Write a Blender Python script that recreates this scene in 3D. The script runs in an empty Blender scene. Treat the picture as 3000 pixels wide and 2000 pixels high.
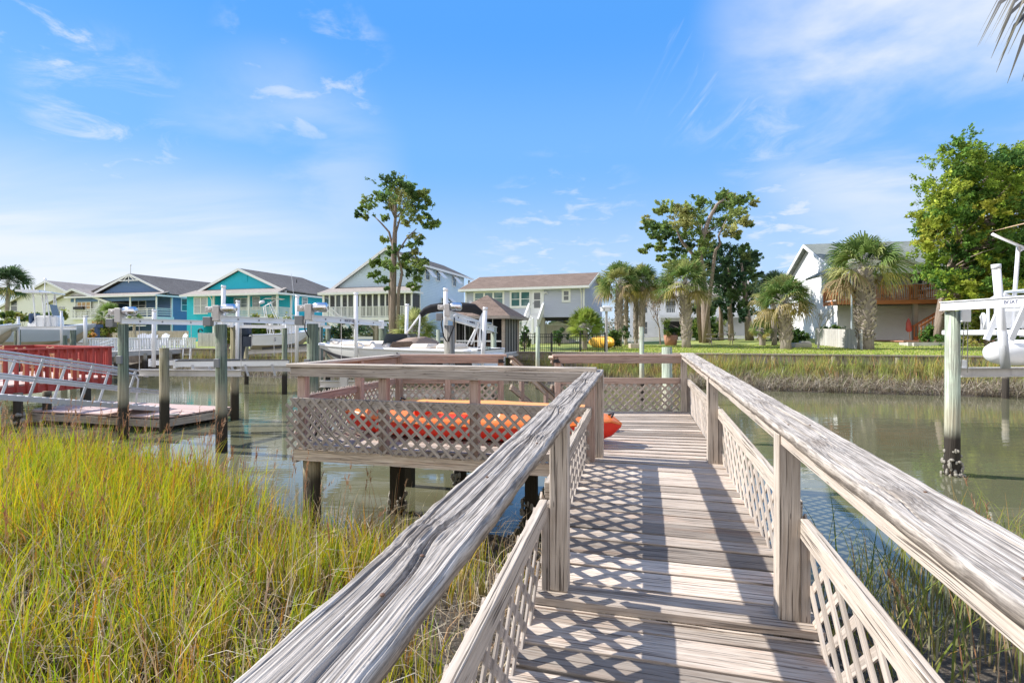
import bpy, math, random
import numpy as np
from mathutils import Vector, Matrix
S = bpy.context.scene
COL = S.collection
R = math.radians
random.seed(7)
RNG = np.random.default_rng(11)

# ------------------------------------------------------------------ camera, sky, sun, exposure
F, HX, HY, H = 1500.0, 1500.0, 976.0, 1.19        # focal length in photo pixels, principal point, eye height above the platform
cam = bpy.data.cameras.new('camera'); camo = bpy.data.objects.new('camera', cam); COL.objects.link(camo)
camo.location = (0, 0, H); camo.rotation_euler = (R(90), 0, 0)
cam.sensor_width = 36.0; cam.lens = 18.0; cam.shift_y = -(1000.0 - HY) / 3000.0
cam.clip_start = 0.05; cam.clip_end = 3000
S.camera = camo
TH = R(14.1); SN, CS = math.sin(TH), math.cos(TH)   # heading of the boardwalk
SUN_EL = R(40.3)
SUN = Vector((-CS * math.cos(SUN_EL), SN * math.cos(SUN_EL), math.sin(SUN_EL)))
sl = bpy.data.lights.new('sun', 'SUN'); sl.energy = 4.9; sl.angle = R(0.53); sl.color = (1.0, 0.96, 0.89)
so = bpy.data.objects.new('sun', sl); COL.objects.link(so)
so.rotation_euler = SUN.to_track_quat('Z', 'Y').to_euler(); so.location = (-20, 10, 30)
S.view_settings.view_transform = 'Standard'; S.view_settings.look = 'None'
S.view_settings.exposure = 0.62; S.view_settings.gamma = 1.0
S.cycles.max_bounces = 6; S.cycles.transparent_max_bounces = 8
S.cycles.caustics_reflective = False; S.cycles.caustics_refractive = False

W = bpy.data.worlds.new('World'); S.world = W; W.use_nodes = True
wn, wl = W.node_tree.nodes, W.node_tree.links
wn.clear()
def wN(t, **k):
    n = wn.new(t)
    for a, b in k.items(): setattr(n, a, b)
    return n
def wM(op, a, b=None, c=None, clamp=False):
    n = wN('ShaderNodeMath', operation=op); n.use_clamp = clamp
    for i, x in enumerate((a, b, c)):
        if x is None: continue
        if isinstance(x, (int, float)): n.inputs[i].default_value = x
        else: wl.new(x, n.inputs[i])
    return n.outputs[0]
wo = wN('ShaderNodeOutputWorld'); bg = wN('ShaderNodeBackground'); bg.inputs[1].default_value = 0.15
wl.new(bg.outputs[0], wo.inputs[0])
sky = wN('ShaderNodeTexSky', sky_type='NISHITA'); sky.sun_disc = False
sky.sun_elevation = SUN_EL; sky.sun_rotation = math.atan2(SUN.x, SUN.y)
sky.air_density = 1.0; sky.dust_density = 0.1; sky.ozone_density = 2.5
hs = wN('ShaderNodeHueSaturation'); hs.inputs['Saturation'].default_value = 1.22; hs.inputs['Value'].default_value = 1.0; hs.inputs['Hue'].default_value = 0.5
wl.new(sky.outputs[0], hs.inputs['Color'])
tc = wN('ShaderNodeTexCoord'); sep = wN('ShaderNodeSeparateXYZ'); wl.new(tc.outputs['Generated'], sep.inputs[0])
zz = wM('MAXIMUM', wM('ADD', sep.outputs[2], 0.12), 0.05)
cv = wN('ShaderNodeCombineXYZ')
wl.new(wM('DIVIDE', sep.outputs[0], zz), cv.inputs[0]); wl.new(wM('DIVIDE', sep.outputs[1], zz), cv.inputs[1])
def wnoise(scale, detail, rough, dist, off, sx=1.0, sy=1.0, rot=0.0):
    mp = wN('ShaderNodeMapping'); mp.inputs['Location'].default_value = off; mp.inputs['Scale'].default_value = (sx, sy, 1)
    mp.inputs['Rotation'].default_value = (0, 0, rot)
    wl.new(cv.outputs[0], mp.inputs[0])
    n = wN('ShaderNodeTexNoise'); n.inputs['Scale'].default_value = scale; n.inputs['Detail'].default_value = detail
    n.inputs['Roughness'].default_value = rough; n.inputs['Distortion'].default_value = dist
    wl.new(mp.outputs[0], n.inputs['Vector']); return n.outputs[0]
def pdir(px, py):
    return Vector(((px - HX) / F, 1.0, (HY - py) / F)).normalized()
def spot(px, py, r0, r1):                                  # a patch of sky round one compass direction
    d = pdir(px, py); vd = wN('ShaderNodeVectorMath', operation='DOT_PRODUCT')
    nn = wN('ShaderNodeVectorMath', operation='NORMALIZE'); wl.new(tc.outputs['Generated'], nn.inputs[0])
    wl.new(nn.outputs[0], vd.inputs[0]); vd.inputs[1].default_value = d
    mr = wN('ShaderNodeMapRange', interpolation_type='SMOOTHSTEP')
    mr.inputs[1].default_value = math.cos(r1); mr.inputs[2].default_value = math.cos(r0)
    wl.new(vd.outputs['Value'], mr.inputs[0]); return mr.outputs[0]
def wramp(x, a, b):
    mr = wN('ShaderNodeMapRange', interpolation_type='SMOOTHSTEP'); mr.inputs[1].default_value = a; mr.inputs[2].default_value = b
    wl.new(x, mr.inputs[0]); return mr.outputs[0]
wisp = wramp(wnoise(3.2, 9, 0.66, 0.9, (3.1, 1.7, 0), 1.0, 1.0, 0.5), 0.42, 0.82)
soft = wramp(wnoise(1.1, 7, 0.55, 0.5, (8.3, 0.4, 0)), 0.33, 0.66)
puff = wramp(wnoise(4.5, 7, 0.6, 0.3, (1.3, 5.2, 0)), 0.5, 0.68)
mask = None
def add(m):
    global mask
    mask = m if mask is None else wM('MAXIMUM', mask, m)
add(wM('MULTIPLY', wM('MULTIPLY', spot(2820, 120, 0.08, 0.34), soft), 0.9))
add(wM('MULTIPLY', wM('MULTIPLY', spot(2500, 60, 0.02, 0.24), soft), 0.62))
add(wM('MULTIPLY', wM('MULTIPLY', spot(3050, 330, 0.03, 0.2), soft), 0.55))
add(wM('MULTIPLY', wM('MULTIPLY', spot(340, 340, 0.03, 0.13), wisp), 0.75))
add(wM('MULTIPLY', wM('MULTIPLY', spot(60, 30, 0.03, 0.12), puff), 0.8))
add(wM('MULTIPLY', wM('MULTIPLY', spot(900, 190, 0.05, 0.15), puff), 0.5))
add(wM('MULTIPLY', wM('MULTIPLY', spot(850, 500, 0.05, 0.22), soft), 0.32))
add(wM('MULTIPLY', wM('MULTIPLY', spot(2350, 690, 0.03, 0.17), puff), 0.6))
add(wM('MULTIPLY', wM('MULTIPLY', spot(2250, 410, 0.02, 0.10), wisp), 0.5))
add(wM('MULTIPLY', wM('MULTIPLY', spot(1650, 720, 0.02, 0.2), puff), 0.45))
add(wM('MULTIPLY', wM('MULTIPLY', wramp(wM('MULTIPLY', sep.outputs[1], -1.0), -0.25, 0.5), wM('ADD', wM('MULTIPLY', soft, 0.4), 0.6)), 0.7))   # unseen cloud bank added behind the camera to whiten and lift the fill
hz = wM('MULTIPLY', wramp(wM('MULTIPLY', sep.outputs[2], -1.0), -0.33, -0.10), wramp(wM('MULTIPLY', sep.outputs[0], -1.0), 0.16, 0.52))
add(wM('MULTIPLY', wM('MULTIPLY', hz, wM('ADD', wM('MULTIPLY', wramp(wnoise(1.0, 7, 0.55, 0.5, (2.2, 9.4, 0), 0.5, 1.6), 0.3, 0.62), 0.6), 0.4)), 0.85))
add(wM('MULTIPLY', wM('MULTIPLY', spot(2100, 180, 0.02, 0.16), wramp(wnoise(2.2, 8, 0.6, 1.2, (5.5, 2.2, 0), 3.0, 0.7, 0.9), 0.5, 0.8)), 0.5))
# thin bright veil low over the horizon
ev = wN('ShaderNodeValToRGB'); ev.color_ramp.interpolation = 'EASE'; wl.new(sep.outputs[2], ev.inputs[0])
e_ = ev.color_ramp.elements; e_[0].position = 0.0; e_[0].color = (0.60, 0.76, 1.0, 1); e_[1].position = 0.75; e_[1].color = (0.07, 0.33, 0.95, 1)
for p_, c_ in ((0.12, (0.47, 0.67, 1.0, 1)), (0.32, (0.205, 0.50, 1.0, 1)), (0.52, (0.105, 0.395, 1.0, 1))):
    q_ = ev.color_ramp.elements.new(p_); q_.color = c_
ev2 = wN('ShaderNodeVectorMath', operation='SCALE'); wl.new(ev.outputs[0], ev2.inputs[0]); ev2.inputs['Scale'].default_value = 4.45
veil = 0.90
mx = wN('ShaderNodeMix', data_type='RGBA'); mx.inputs['Factor'].default_value = veil; wl.new(hs.outputs[0], mx.inputs['A']); wl.new(ev2.outputs[0], mx.inputs['B'])
mx2 = wN('ShaderNodeMix', data_type='RGBA'); wl.new(mask, mx2.inputs['Factor']); wl.new(mx.outputs['Result'], mx2.inputs['A']); mx2.inputs['B'].default_value = (4.05, 4.2, 4.5, 1)
# made-up bright cloud bank low behind the camera, fill light for camera-facing surfaces
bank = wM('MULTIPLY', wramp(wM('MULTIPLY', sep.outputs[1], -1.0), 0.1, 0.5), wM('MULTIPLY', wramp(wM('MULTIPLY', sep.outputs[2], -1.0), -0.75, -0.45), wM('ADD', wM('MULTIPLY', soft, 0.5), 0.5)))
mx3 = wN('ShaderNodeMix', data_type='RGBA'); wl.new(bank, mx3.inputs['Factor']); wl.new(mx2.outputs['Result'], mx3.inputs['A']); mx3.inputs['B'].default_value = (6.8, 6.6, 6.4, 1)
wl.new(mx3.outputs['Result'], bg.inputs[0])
# ------------------------------------------------------------------ helpers
def P(px, py, Z):
    return Vector(((px - HX) / F * Z, Z, H - (py - HY) / F * Z))
def G(px, Z, z=0.0):
    return Vector(((px - HX) / F * Z, Z, z))
def UV2(u, v, z=0.0):                                   # boardwalk frame -> world
    return Vector((SN * u + CS * v, CS * u - SN * v, z))
SD = Vector((0.964, -0.266, 0)); TD = Vector((0.266, 0.964, 0)); T0 = 26.46 * 0.964
def ST(s, t, z=0.0):                                    # far shore frame: s along the bulkhead, t inland
    return SD * s + TD * (t + T0) + Vector((0, 0, z))
def land(x, y):
    t = x * TD.x + y * TD.y - T0
    return 0.22 + 0.006 * min(max(t, 0), 40) + 0.018 * min(max(t, 0), 25) * min(max((x - 12) / 12, 0), 1)
def link(o, parent=None):
    COL.objects.link(o)
    if parent is not None: o.parent = parent
    return o
def tag(o, label=None, cat=None, group=None, kind=None):
    if label: o['label'] = label
    if cat: o['category'] = cat
    if group: o['group'] = group
    if kind: o['kind'] = kind
    return o
def thing(name, label, cat, loc=(0, 0, 0), rz=0.0, group=None):
    o = bpy.data.objects.new(name, None); o.empty_display_size = 0.2; link(o)
    o.location = loc; o.rotation_euler = (0, 0, rz)
    return tag(o, label, cat, group)
def dup(root, label, loc=None, rz=None, parent=None):
    c = root.copy(); COL.objects.link(c); c.parent = parent
    if parent is None:
        c['label'] = label
        if loc is not None: c.location = loc
        if rz is not None: c.rotation_euler = (0, 0, rz)
    for ch in root.children: dup(ch, None, parent=c)
    return c

class MB:
    """Collects boxes, bars and tubes with grain-aligned UVs and a tone per face; builds ONE mesh object."""
    def __init__(s, off=(0, 0, 0), mtx=None):
        s.v = []; s.f = []; s.uv = []; s.t = []; s.off = Vector(off); s.m = mtx
    def _add(s, vs, fs, uvs, tone=None):
        n = len(s.v); s.v.extend(vs); tone = random.random() if tone is None else tone
        for f, u in zip(fs, uvs):
            s.f.append(tuple(i + n for i in f)); s.uv.append(u); s.t.append(tone)
    def poly(s, pts, uvs=None, tone=None):
        pts = [Vector(p) for p in pts]
        if uvs is None:
            e = (pts[1] - pts[0]); L = e.length or 1; e = e / L
            nrm = e.cross(pts[2] - pts[0]); b = nrm.cross(e).normalized() if nrm.length else Vector((0, 0, 1))
            uvs = [((p - pts[0]).dot(e), (p - pts[0]).dot(b)) for p in pts]
        s._add(pts, [tuple(range(len(pts)))], [uvs], tone)
    def obox(s, c, ax, ay, az, tone=None, wall=False, taper=1.0):
        """box from centre and three half-axis vectors; grain runs along the longest"""
        c = Vector(c); A = [Vector(ax), Vector(ay), Vector(az)]
        L = [a.length for a in A]; g = L.index(max(L))
        if wall: g = -1
        vs = []
        for i in (-1, 1):
            for j in (-1, 1):
                for k in (-1, 1):
                    q = taper if k > 0 else 1.0
                    vs.append(c + A[0] * i * q + A[1] * j * q + A[2] * k)
        fs = [(0, 1, 3, 2), (4, 6, 7, 5), (0, 4, 5, 1), (2, 3, 7, 6), (0, 2, 6, 4), (1, 5, 7, 3)]
        ax_of = [(1, 2), (1, 2), (0, 2), (0, 2), (0, 1), (0, 1)]
        ou, ov = (0, 0) if wall else (random.random() * 60, random.random() * 20)
        sg = [(-1, -1, -1), (-1, -1, 1), (-1, 1, -1), (-1, 1, 1), (1, -1, -1), (1, -1, 1), (1, 1, -1), (1, 1, 1)]
        uvs = []
        for f, (p, q) in zip(fs, ax_of):
            if wall: u_, v_ = p, q
            else:
                if g == p: u_, v_ = p, q
                elif g == q: u_, v_ = q, p
                else: u_, v_ = p, q
            if wall:
                uvs.append([((sg[i][u_] + 1) * L[u_], vs[i].z) for i in f])
            else:
                uvs.append([(sg[i][u_] * L[u_] + ou, sg[i][v_] * L[v_] + ov + 0.3 * v_) for i in f])
        s._add(vs, fs, uvs, tone)
    def box(s, c, size, rz=0.0, **k):
        cr, sr = math.cos(rz), math.sin(rz)
        s.obox(c, Vector((cr, sr, 0)) * size[0] / 2, Vector((-sr, cr, 0)) * size[1] / 2, Vector((0, 0, size[2] / 2)), **k)
    def b2(s, p, q, **k):                                 # axis-aligned box from two corners
        p, q = Vector(p), Vector(q); s.box((p + q) / 2, [abs(a) for a in (q - p)], **k)
    def beam(s, p0, p1, w, h, up=(0, 0, 1), roll=0.0, **k):
        p0, p1 = Vector(p0), Vector(p1); d = p1 - p0; L = d.length; d = d / L; up = Vector(up)
        x = d.cross(up)
        if x.length < 1e-4: x = d.cross(Vector((1, 0, 0)))
        x.normalize(); y = x.cross(d).normalized()
        if roll:
            m = Matrix.Rotation(roll, 3, d); x = m @ x; y = m @ y
        s.obox((p0 + p1) / 2, d * L / 2, x * w / 2, y * h / 2, **k)
    def tube(s, pts, r, n=8, cap=True, tone=None):
        pts = [Vector(p) for p in pts]; rs = r if isinstance(r, (list, tuple)) else [r] * len(pts)
        base = len(s.v); tone = random.random() if tone is None else tone
        ou = random.random() * 40; ref = Vector((0, 0, 1)); d0 = (pts[-1] - pts[0])
        if abs(d0.normalized().z) > 0.9: ref = Vector((0, 1, 0))
        acc = 0; us = []
        for i, p in enumerate(pts):
            if i: acc += (p - pts[i - 1]).length
            us.append(acc)
            d = (pts[min(i + 1, len(pts) - 1)] - pts[max(i - 1, 0)]).normalized()
            x = d.cross(ref)
            if x.length < 1e-4: x = d.cross(Vector((1, 0, 0)))
            x.normalize(); y = d.cross(x)
            for k in range(n):
                a = 2 * math.pi * k / n
                s.v.append(p + (x * math.cos(a) + y * math.sin(a)) * rs[i])
        for i in range(len(pts) - 1):
            for k in range(n):
                k2 = (k + 1) % n
                s.f.append((base + i * n + k, base + i * n + k2, base + (i + 1) * n + k2, base + (i + 1) * n + k))
                c = 2 * math.pi * max(rs[i], .01) / n
                s.uv.append([(us[i] + ou, k * c), (us[i] + ou, (k + 1) * c), (us[i + 1] + ou, (k + 1) * c), (us[i + 1] + ou, k * c)]); s.t.append(tone)
        if cap:
            for i, rev in ((0, True), (len(pts) - 1, False)):
                f = [base + i * n + k for k in range(n)]
                if rev: f.reverse()
                s.f.append(tuple(f)); s.uv.append([(0.02 * math.cos(k), 0.02 * math.sin(k)) for k in range(n)]); s.t.append(tone)
    def cyl(s, c, r, z0, z1, n=12, r2=None, tone=None):
        s.tube([(c[0], c[1], z0), (c[0], c[1], z1)], [r, r if r2 is None else r2], n, True, tone)
    def loft(s, secs, closed=True, cap=True, tone=None):
        """skin through rings of equal point count"""
        base = len(s.v); n = len(secs[0]); tone = 0.5 if tone is None else tone
        for q in secs: s.v.extend(Vector(p) for p in q)
        m = n if closed else n - 1
        for i in range(len(secs) - 1):
            for k in range(m):
                k2 = (k + 1) % n
                f = (base + i * n + k, base + i * n + k2, base + (i + 1) * n + k2, base + (i + 1) * n + k)
                s.f.append(f); s.uv.append([(s.v[j].x, s.v[j].z) for j in f]); s.t.append(tone)
        if cap and closed:
            for i in (0, len(secs) - 1):
                f = tuple(base + i * n + k for k in range(n)); f = f if i else f[::-1]
                s.f.append(f); s.uv.append([(s.v[j].x, s.v[j].z) for j in f]); s.t.append(tone)
    def sphere(s, c, r, n=10, m=6, sq=(1, 1, 1), tone=None):
        c = Vector(c); rings = []
        for i in range(m + 1):
            a = -math.pi / 2 + math.pi * i / m; rr = max(math.cos(a), 0.02)
            rings.append([c + Vector((r * sq[0] * rr * math.cos(2 * math.pi * k / n), r * sq[1] * rr * math.sin(2 * math.pi * k / n), r * sq[2] * math.sin(a))) for k in range(n)])
        s.loft(rings, tone=tone)
    def prism(s, pts, d, tone=None):                      # polygon pts extruded by vector d
        pts = [Vector(p) for p in pts]; d = Vector(d); q = [p + d for p in pts]
        s.poly(pts[::-1], tone=tone); s.poly(q, tone=tone)
        for i in range(len(pts)):
            j = (i + 1) % len(pts); s.poly([pts[i], pts[j], q[j], q[i]], tone=tone)
    def build(s, name, m, parent=None, smooth=False, loc=None, bevel=0.0):
        me = bpy.data.meshes.new(name)
        o0 = Vector(loc) if loc is not None else s.off
        if s.m is not None:
            inv = s.m.inverted(); vs = [inv @ v for v in s.v]
        else: vs = [v - o0 for v in s.v]
        me.from_pydata([tuple(v) for v in vs], [], s.f)
        ul = me.uv_layers.new(name='UVMap')
        ul.data.foreach_set('uv', np.array([c for f in s.uv for p in f for c in p], dtype=np.float32))
        at = me.attributes.new('tone', 'FLOAT', 'FACE'); at.data.foreach_set('value', np.array(s.t, dtype=np.float32))
        me.materials.append(m); me.update()
        if smooth:
            for p in me.polygons: p.use_smooth = True
        o = bpy.data.objects.new(name, me); link(o, parent)
        if parent is None and s.m is None: o.location = o0
        if bevel:
            b = o.modifiers.new('bevel', 'BEVEL'); b.width = bevel; b.segments = 1; b.limit_method = 'ANGLE'
        return o

def np_mesh(name, V, Q, C, m, parent=None, loc=None, smooth=False):
    """fast quad mesh: V (n,3), Q (k,4), C (n,3) linear colours per vertex"""
    me = bpy.data.meshes.new(name); V = np.asarray(V, dtype=np.float32)
    if loc is not None: V = V - np.array(loc, dtype=np.float32)
    k = Q.shape[1]
    me.vertices.add(len(V)); me.vertices.foreach_set('co', V.ravel())
    me.loops.add(Q.size); me.loops.foreach_set('vertex_index', Q.astype(np.int32).ravel())
    me.polygons.add(len(Q)); me.polygons.foreach_set('loop_start', np.arange(0, Q.size, k, dtype=np.int32))
    me.polygons.foreach_set('loop_total', np.full(len(Q), k, dtype=np.int32))
    ca = me.attributes.new('Col', 'FLOAT_COLOR', 'POINT')
    ca.data.foreach_set('color', np.concatenate([C, np.ones((len(C), 1))], 1).astype(np.float32).ravel())
    if smooth: me.polygons.foreach_set('use_smooth', np.ones(len(Q), dtype=bool))
    me.update(calc_edges=True); me.validate(); me.materials.append(m)
    o = bpy.data.objects.new(name, me); link(o, parent)
    if parent is None and loc is not None: o.location = loc
    return o

# ------------------------------------------------------------------ materials
class NT:
    def __init__(s, name):
        s.m = bpy.data.materials.new(name); s.m.use_nodes = True; s.n = s.m.node_tree.nodes; s.l = s.m.node_tree.links
        s.b = s.n['Principled BSDF']; s.out = s.n['Material Output']
    def N(s, t, **k):
        n = s.n.new(t)
        for a, b in k.items(): setattr(n, a, b)
        return n
    def put(s, x, sock):
        if isinstance(x, (int, float)): sock.default_value = x
        elif isinstance(x, tuple): sock.default_value = x if len(x) == 4 or sock.type == 'VECTOR' else (*x, 1)
        else: s.l.new(x, sock)
    def math(s, op, a, b=0.0, c=None, clamp=False):
        n = s.N('ShaderNodeMath', operation=op); n.use_clamp = clamp
        s.put(a, n.inputs[0]); s.put(b, n.inputs[1])
        if c is not None: s.put(c, n.inputs[2])
        return n.outputs[0]
    def mix(s, f, a, b, mode='MIX'):
        n = s.N('ShaderNodeMix', data_type='RGBA', blend_type=mode); s.put(f, n.inputs['Factor']); s.put(a, n.inputs['A']); s.put(b, n.inputs['B']); return n.outputs['Result']
    def noise(s, vec, scale, detail=4, rough=0.55, dist=0.0, mp=None):
        if mp is not None:
            q = s.N('ShaderNodeMapping'); q.inputs['Scale'].default_value = mp; s.l.new(vec, q.inputs[0]); vec = q.outputs[0]
        n = s.N('ShaderNodeTexNoise'); n.inputs['Scale'].default_value = scale; n.inputs['Detail'].default_value = detail
        n.inputs['Roughness'].default_value = rough; n.inputs['Distortion'].default_value = dist
        s.l.new(vec, n.inputs['Vector']); return n.outputs[0]
    def ramp(s, x, a, b, smooth=True):
        n = s.N('ShaderNodeMapRange', interpolation_type='SMOOTHSTEP' if smooth else 'LINEAR'); n.inputs[1].default_value = a; n.inputs[2].default_value = b
        s.put(x, n.inputs[0]); return n.outputs[0]
    def uv(s): return s.N('ShaderNodeUVMap').outputs[0]
    def obj(s): return s.N('ShaderNodeTexCoord').outputs['Object']
    def attr(s, name, out='Fac'): return s.N('ShaderNodeAttribute', attribute_name=name).outputs[out]
    def bump(s, h, strength, dist=0.01):
        n = s.N('ShaderNodeBump'); n.inputs['Strength'].default_value = strength; n.inputs['Distance'].default_value = dist
        s.l.new(h, n.inputs['Height']); s.l.new(n.outputs[0], s.b.inputs['Normal']); return n
    def fin(s, col=None, rough=None, metal=None, spec=None):
        if col is not None: s.put(col, s.b.inputs['Base Color'])
        if rough is not None: s.put(rough, s.b.inputs['Roughness'])
        if metal is not None: s.put(metal, s.b.inputs['Metallic'])
        if spec is not None: s.put(spec, s.b.inputs['Specular IOR Level'])
        return s.m
MATS = {}
def wood(name, ca, cb, dark, bump=0.6, crack=0.5, tonevar=0.35, rough=0.85, fine=1.0, stain=None):
    t = NT(name); uv = t.uv(); tone = t.attr('tone')
    warp = t.noise(uv, 1.0, 3, 0.5, 0, (1.1, 5, 1))
    va = t.N('ShaderNodeVectorMath', operation='MULTIPLY_ADD'); cx = t.N('ShaderNodeCombineXYZ'); t.l.new(warp, cx.inputs[1])
    t.l.new(cx.outputs[0], va.inputs[0]); va.inputs[1].default_value = (0, 0.035, 0); t.l.new(uv, va.inputs[2]); w = va.outputs[0]
    g1 = t.noise(w, 1.0, 5, 0.6, 0, (3.0, 78 * fine, 1)); g2 = t.noise(w, 1.0, 3, 0.5, 0, (7, 220 * fine, 1)); big = t.noise(uv, 1.0, 4, 0.6, 0, (1.3, 7, 1))
    ck = t.ramp(t.noise(w, 1.0, 4, 0.5, 0, (1.7, 95 * fine, 1)), 0.36, 0.44)
    vo = t.N('ShaderNodeTexVoronoi'); q = t.N('ShaderNodeMapping'); q.inputs['Scale'].default_value = (1.2, 6.5, 1); t.l.new(uv, q.inputs[0]); t.l.new(q.outputs[0], vo.inputs['Vector'])
    kn = t.ramp(vo.outputs['Distance'], 0.05, 0.13)
    c = t.mix(t.ramp(g1, 0.3, 0.7), ca, cb); c = t.mix(t.math('MULTIPLY', t.ramp(g2, 0.42, 0.62), 0.45), c, cb)
    c = t.mix(t.math('MULTIPLY', t.math('SUBTRACT', 1.0, ck), crack), c, dark)
    c = t.mix(t.math('MULTIPLY', t.math('SUBTRACT', 1.0, kn), 0.65), c, dark)
    if stain: c = t.mix(t.math('MULTIPLY', t.ramp(big, 0.52, 0.75), 0.6), c, stain)
    br = t.math('ADD', t.math('MULTIPLY', tone, tonevar), 1.0 - tonevar * 0.5)
    br = t.math('MULTIPLY', br, t.math('ADD', t.math('MULTIPLY', big, 0.5), 0.75))
    cc = t.N('ShaderNodeCombineColor'); [t.l.new(br, cc.inputs[i]) for i in range(3)]
    c = t.mix(1.0, c, cc.outputs[0], 'MULTIPLY')
    hgt = t.math('ADD', t.math('MULTIPLY', g1, 0.7), t.math('ADD', t.math('MULTIPLY', ck, 0.6), t.math('MULTIPLY', g2, 0.25)))
    t.bump(hgt, bump, 0.006); MATS[name] = t.fin(c, rough, 0, 0.2); return t.m
def plain(name, col, rough=0.5, metal=0.0, var=0.12, scale=6.0, bump=0.0, spec=0.4, dirt=None, dirtamt=0.4, coat=0.0):
    t = NT(name); o = t.obj(); n = t.noise(o, scale, 5, 0.6)
    c = t.mix(n, tuple(x * (1 - var) for x in col), tuple(min(1, x * (1 + var)) for x in col))
    if dirt: c = t.mix(t.math('MULTIPLY', t.ramp(t.noise(o, scale * 0.7, 6, 0.65, 0.3, (1, 1, 0.35)), 0.5, 0.75), dirtamt), c, dirt)
    if bump: t.bump(n, bump, 0.01)
    if coat: t.b.inputs['Coat Weight'].default_value = coat
    MATS[name] = t.fin(c, rough, metal, spec); return t.m
def siding(name, col, pitch=0.13, vertical=False, strength=0.9, var=0.06):
    t = NT(name); uv = t.uv(); sp = t.N('ShaderNodeSeparateXYZ'); t.l.new(uv, sp.inputs[0])
    x = t.math('FRACT', t.math('DIVIDE', sp.outputs[0 if vertical else 1], pitch))
    if vertical: hgt = t.ramp(t.math('ABSOLUTE', t.math('SUBTRACT', x, 0.5)), 0.42, 0.48); hgt = t.math('SUBTRACT', 1.0, hgt)
    else: hgt = t.math('SUBTRACT', 1.0, x)
    n = t.noise(t.obj(), 1.2, 5, 0.6)
    c = t.mix(n, tuple(a * (1 - var) for a in col), tuple(min(1, a * (1 + var)) for a in col))
    t.bump(hgt, strength, 0.03); MATS[name] = t.fin(c, 0.55, 0, 0.3); return t.m
def shingle(name, ca, cb):
    t = NT(name); uv = t.uv(); br = t.N('ShaderNodeTexBrick'); t.l.new(uv, br.inputs['Vector'])
    br.inputs['Scale'].default_value = 1.0; br.inputs['Brick Width'].default_value = 0.34; br.inputs['Row Height'].default_value = 0.15
    br.inputs['Mortar Size'].default_value = 0.008; br.inputs['Color1'].default_value = (*ca, 1); br.inputs['Color2'].default_value = (*cb, 1)
    br.inputs['Mortar'].default_value = (*[c * 0.55 for c in ca], 1)
    n = t.noise(uv, 5, 5, 0.7); c = t.mix(t.math('MULTIPLY', n, 0.5), br.outputs[0], cb); c = t.mix(t.math('MULTIPLY', t.ramp(t.noise(uv, 0.5, 4), 0.4, 0.7), 0.35), c, ca)
    sp = t.N('ShaderNodeSeparateXYZ'); t.l.new(uv, sp.inputs[0])
    t.bump(t.math('FRACT', t.math('DIVIDE', sp.outputs[1], 0.15)), 0.5, 0.02); MATS[name] = t.fin(c, 0.95, 0, 0.1); return t.m
def leafmat(name, trans=0.35, rough=0.55, spec=0.3):
    t = NT(name); c = t.attr('Col', 'Color'); t.fin(c, rough, 0, spec)
    tr = t.N('ShaderNodeBsdfTranslucent'); t.l.new(c, tr.inputs[0]); ms = t.N('ShaderNodeMixShader'); ms.inputs[0].default_value = trans
    t.l.new(t.b.outputs[0], ms.inputs[1]); t.l.new(tr.outputs[0], ms.inputs[2]); t.l.new(ms.outputs[0], t.out.inputs[0]); MATS[name] = t.m; return t.m

wood('grey_wood', (0.35, 0.29, 0.235), (0.54, 0.475, 0.405), (0.055, 0.043, 0.035), 0.85, 0.8, 0.3, stain=(0.30, 0.235, 0.185))
wood('deck_wood', (0.31, 0.24, 0.19), (0.56, 0.485, 0.41), (0.05, 0.037, 0.03), 0.9, 0.7, 0.85, stain=(0.40, 0.245, 0.16))
wood('red_grey_wood', (0.31, 0.205, 0.165), (0.46, 0.35, 0.295), (0.07, 0.045, 0.04), 0.6, 0.5, 0.35)
wood('dark_grey_wood', (0.26, 0.22, 0.19), (0.42, 0.37, 0.325), (0.045, 0.035, 0.03), 0.7, 0.6, 0.35, stain=(0.16, 0.115, 0.085))
wood('lattice_wood', (0.36, 0.30, 0.25), (0.55, 0.485, 0.425), (0.09, 0.07, 0.06), 0.4, 0.35, 0.45)
wood('red_paint', (0.35, 0.048, 0.042), (0.45, 0.10, 0.082), (0.12, 0.02, 0.02), 0.35, 0.3, 0.3, 0.6)
wood('red_deck_boards', (0.52, 0.36, 0.32), (0.64, 0.48, 0.43), (0.25, 0.12, 0.1), 0.35, 0.3, 0.3)
wood('cedar_wood', (0.36, 0.115, 0.045), (0.50, 0.21, 0.09), (0.14, 0.05, 0.025), 0.3, 0.35, 0.4, 0.6)
wood('chair_teak', (0.50, 0.30, 0.15), (0.66, 0.44, 0.25), (0.2, 0.1, 0.05), 0.3, 0.3, 0.3, 0.6)
wood('pier_wood', (0.40, 0.38, 0.36), (0.55, 0.53, 0.5), (0.15, 0.13, 0.12), 0.4, 0.4, 0.3)
wood('bark', (0.20, 0.15, 0.12), (0.36, 0.29, 0.24), (0.05, 0.035, 0.03), 0.9, 0.9, 0.2, 0.95, 0.45)
wood('palm_trunk', (0.27, 0.22, 0.185), (0.44, 0.385, 0.335), (0.08, 0.06, 0.05), 0.8, 0.6, 0.6, 0.95, 0.5)
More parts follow.
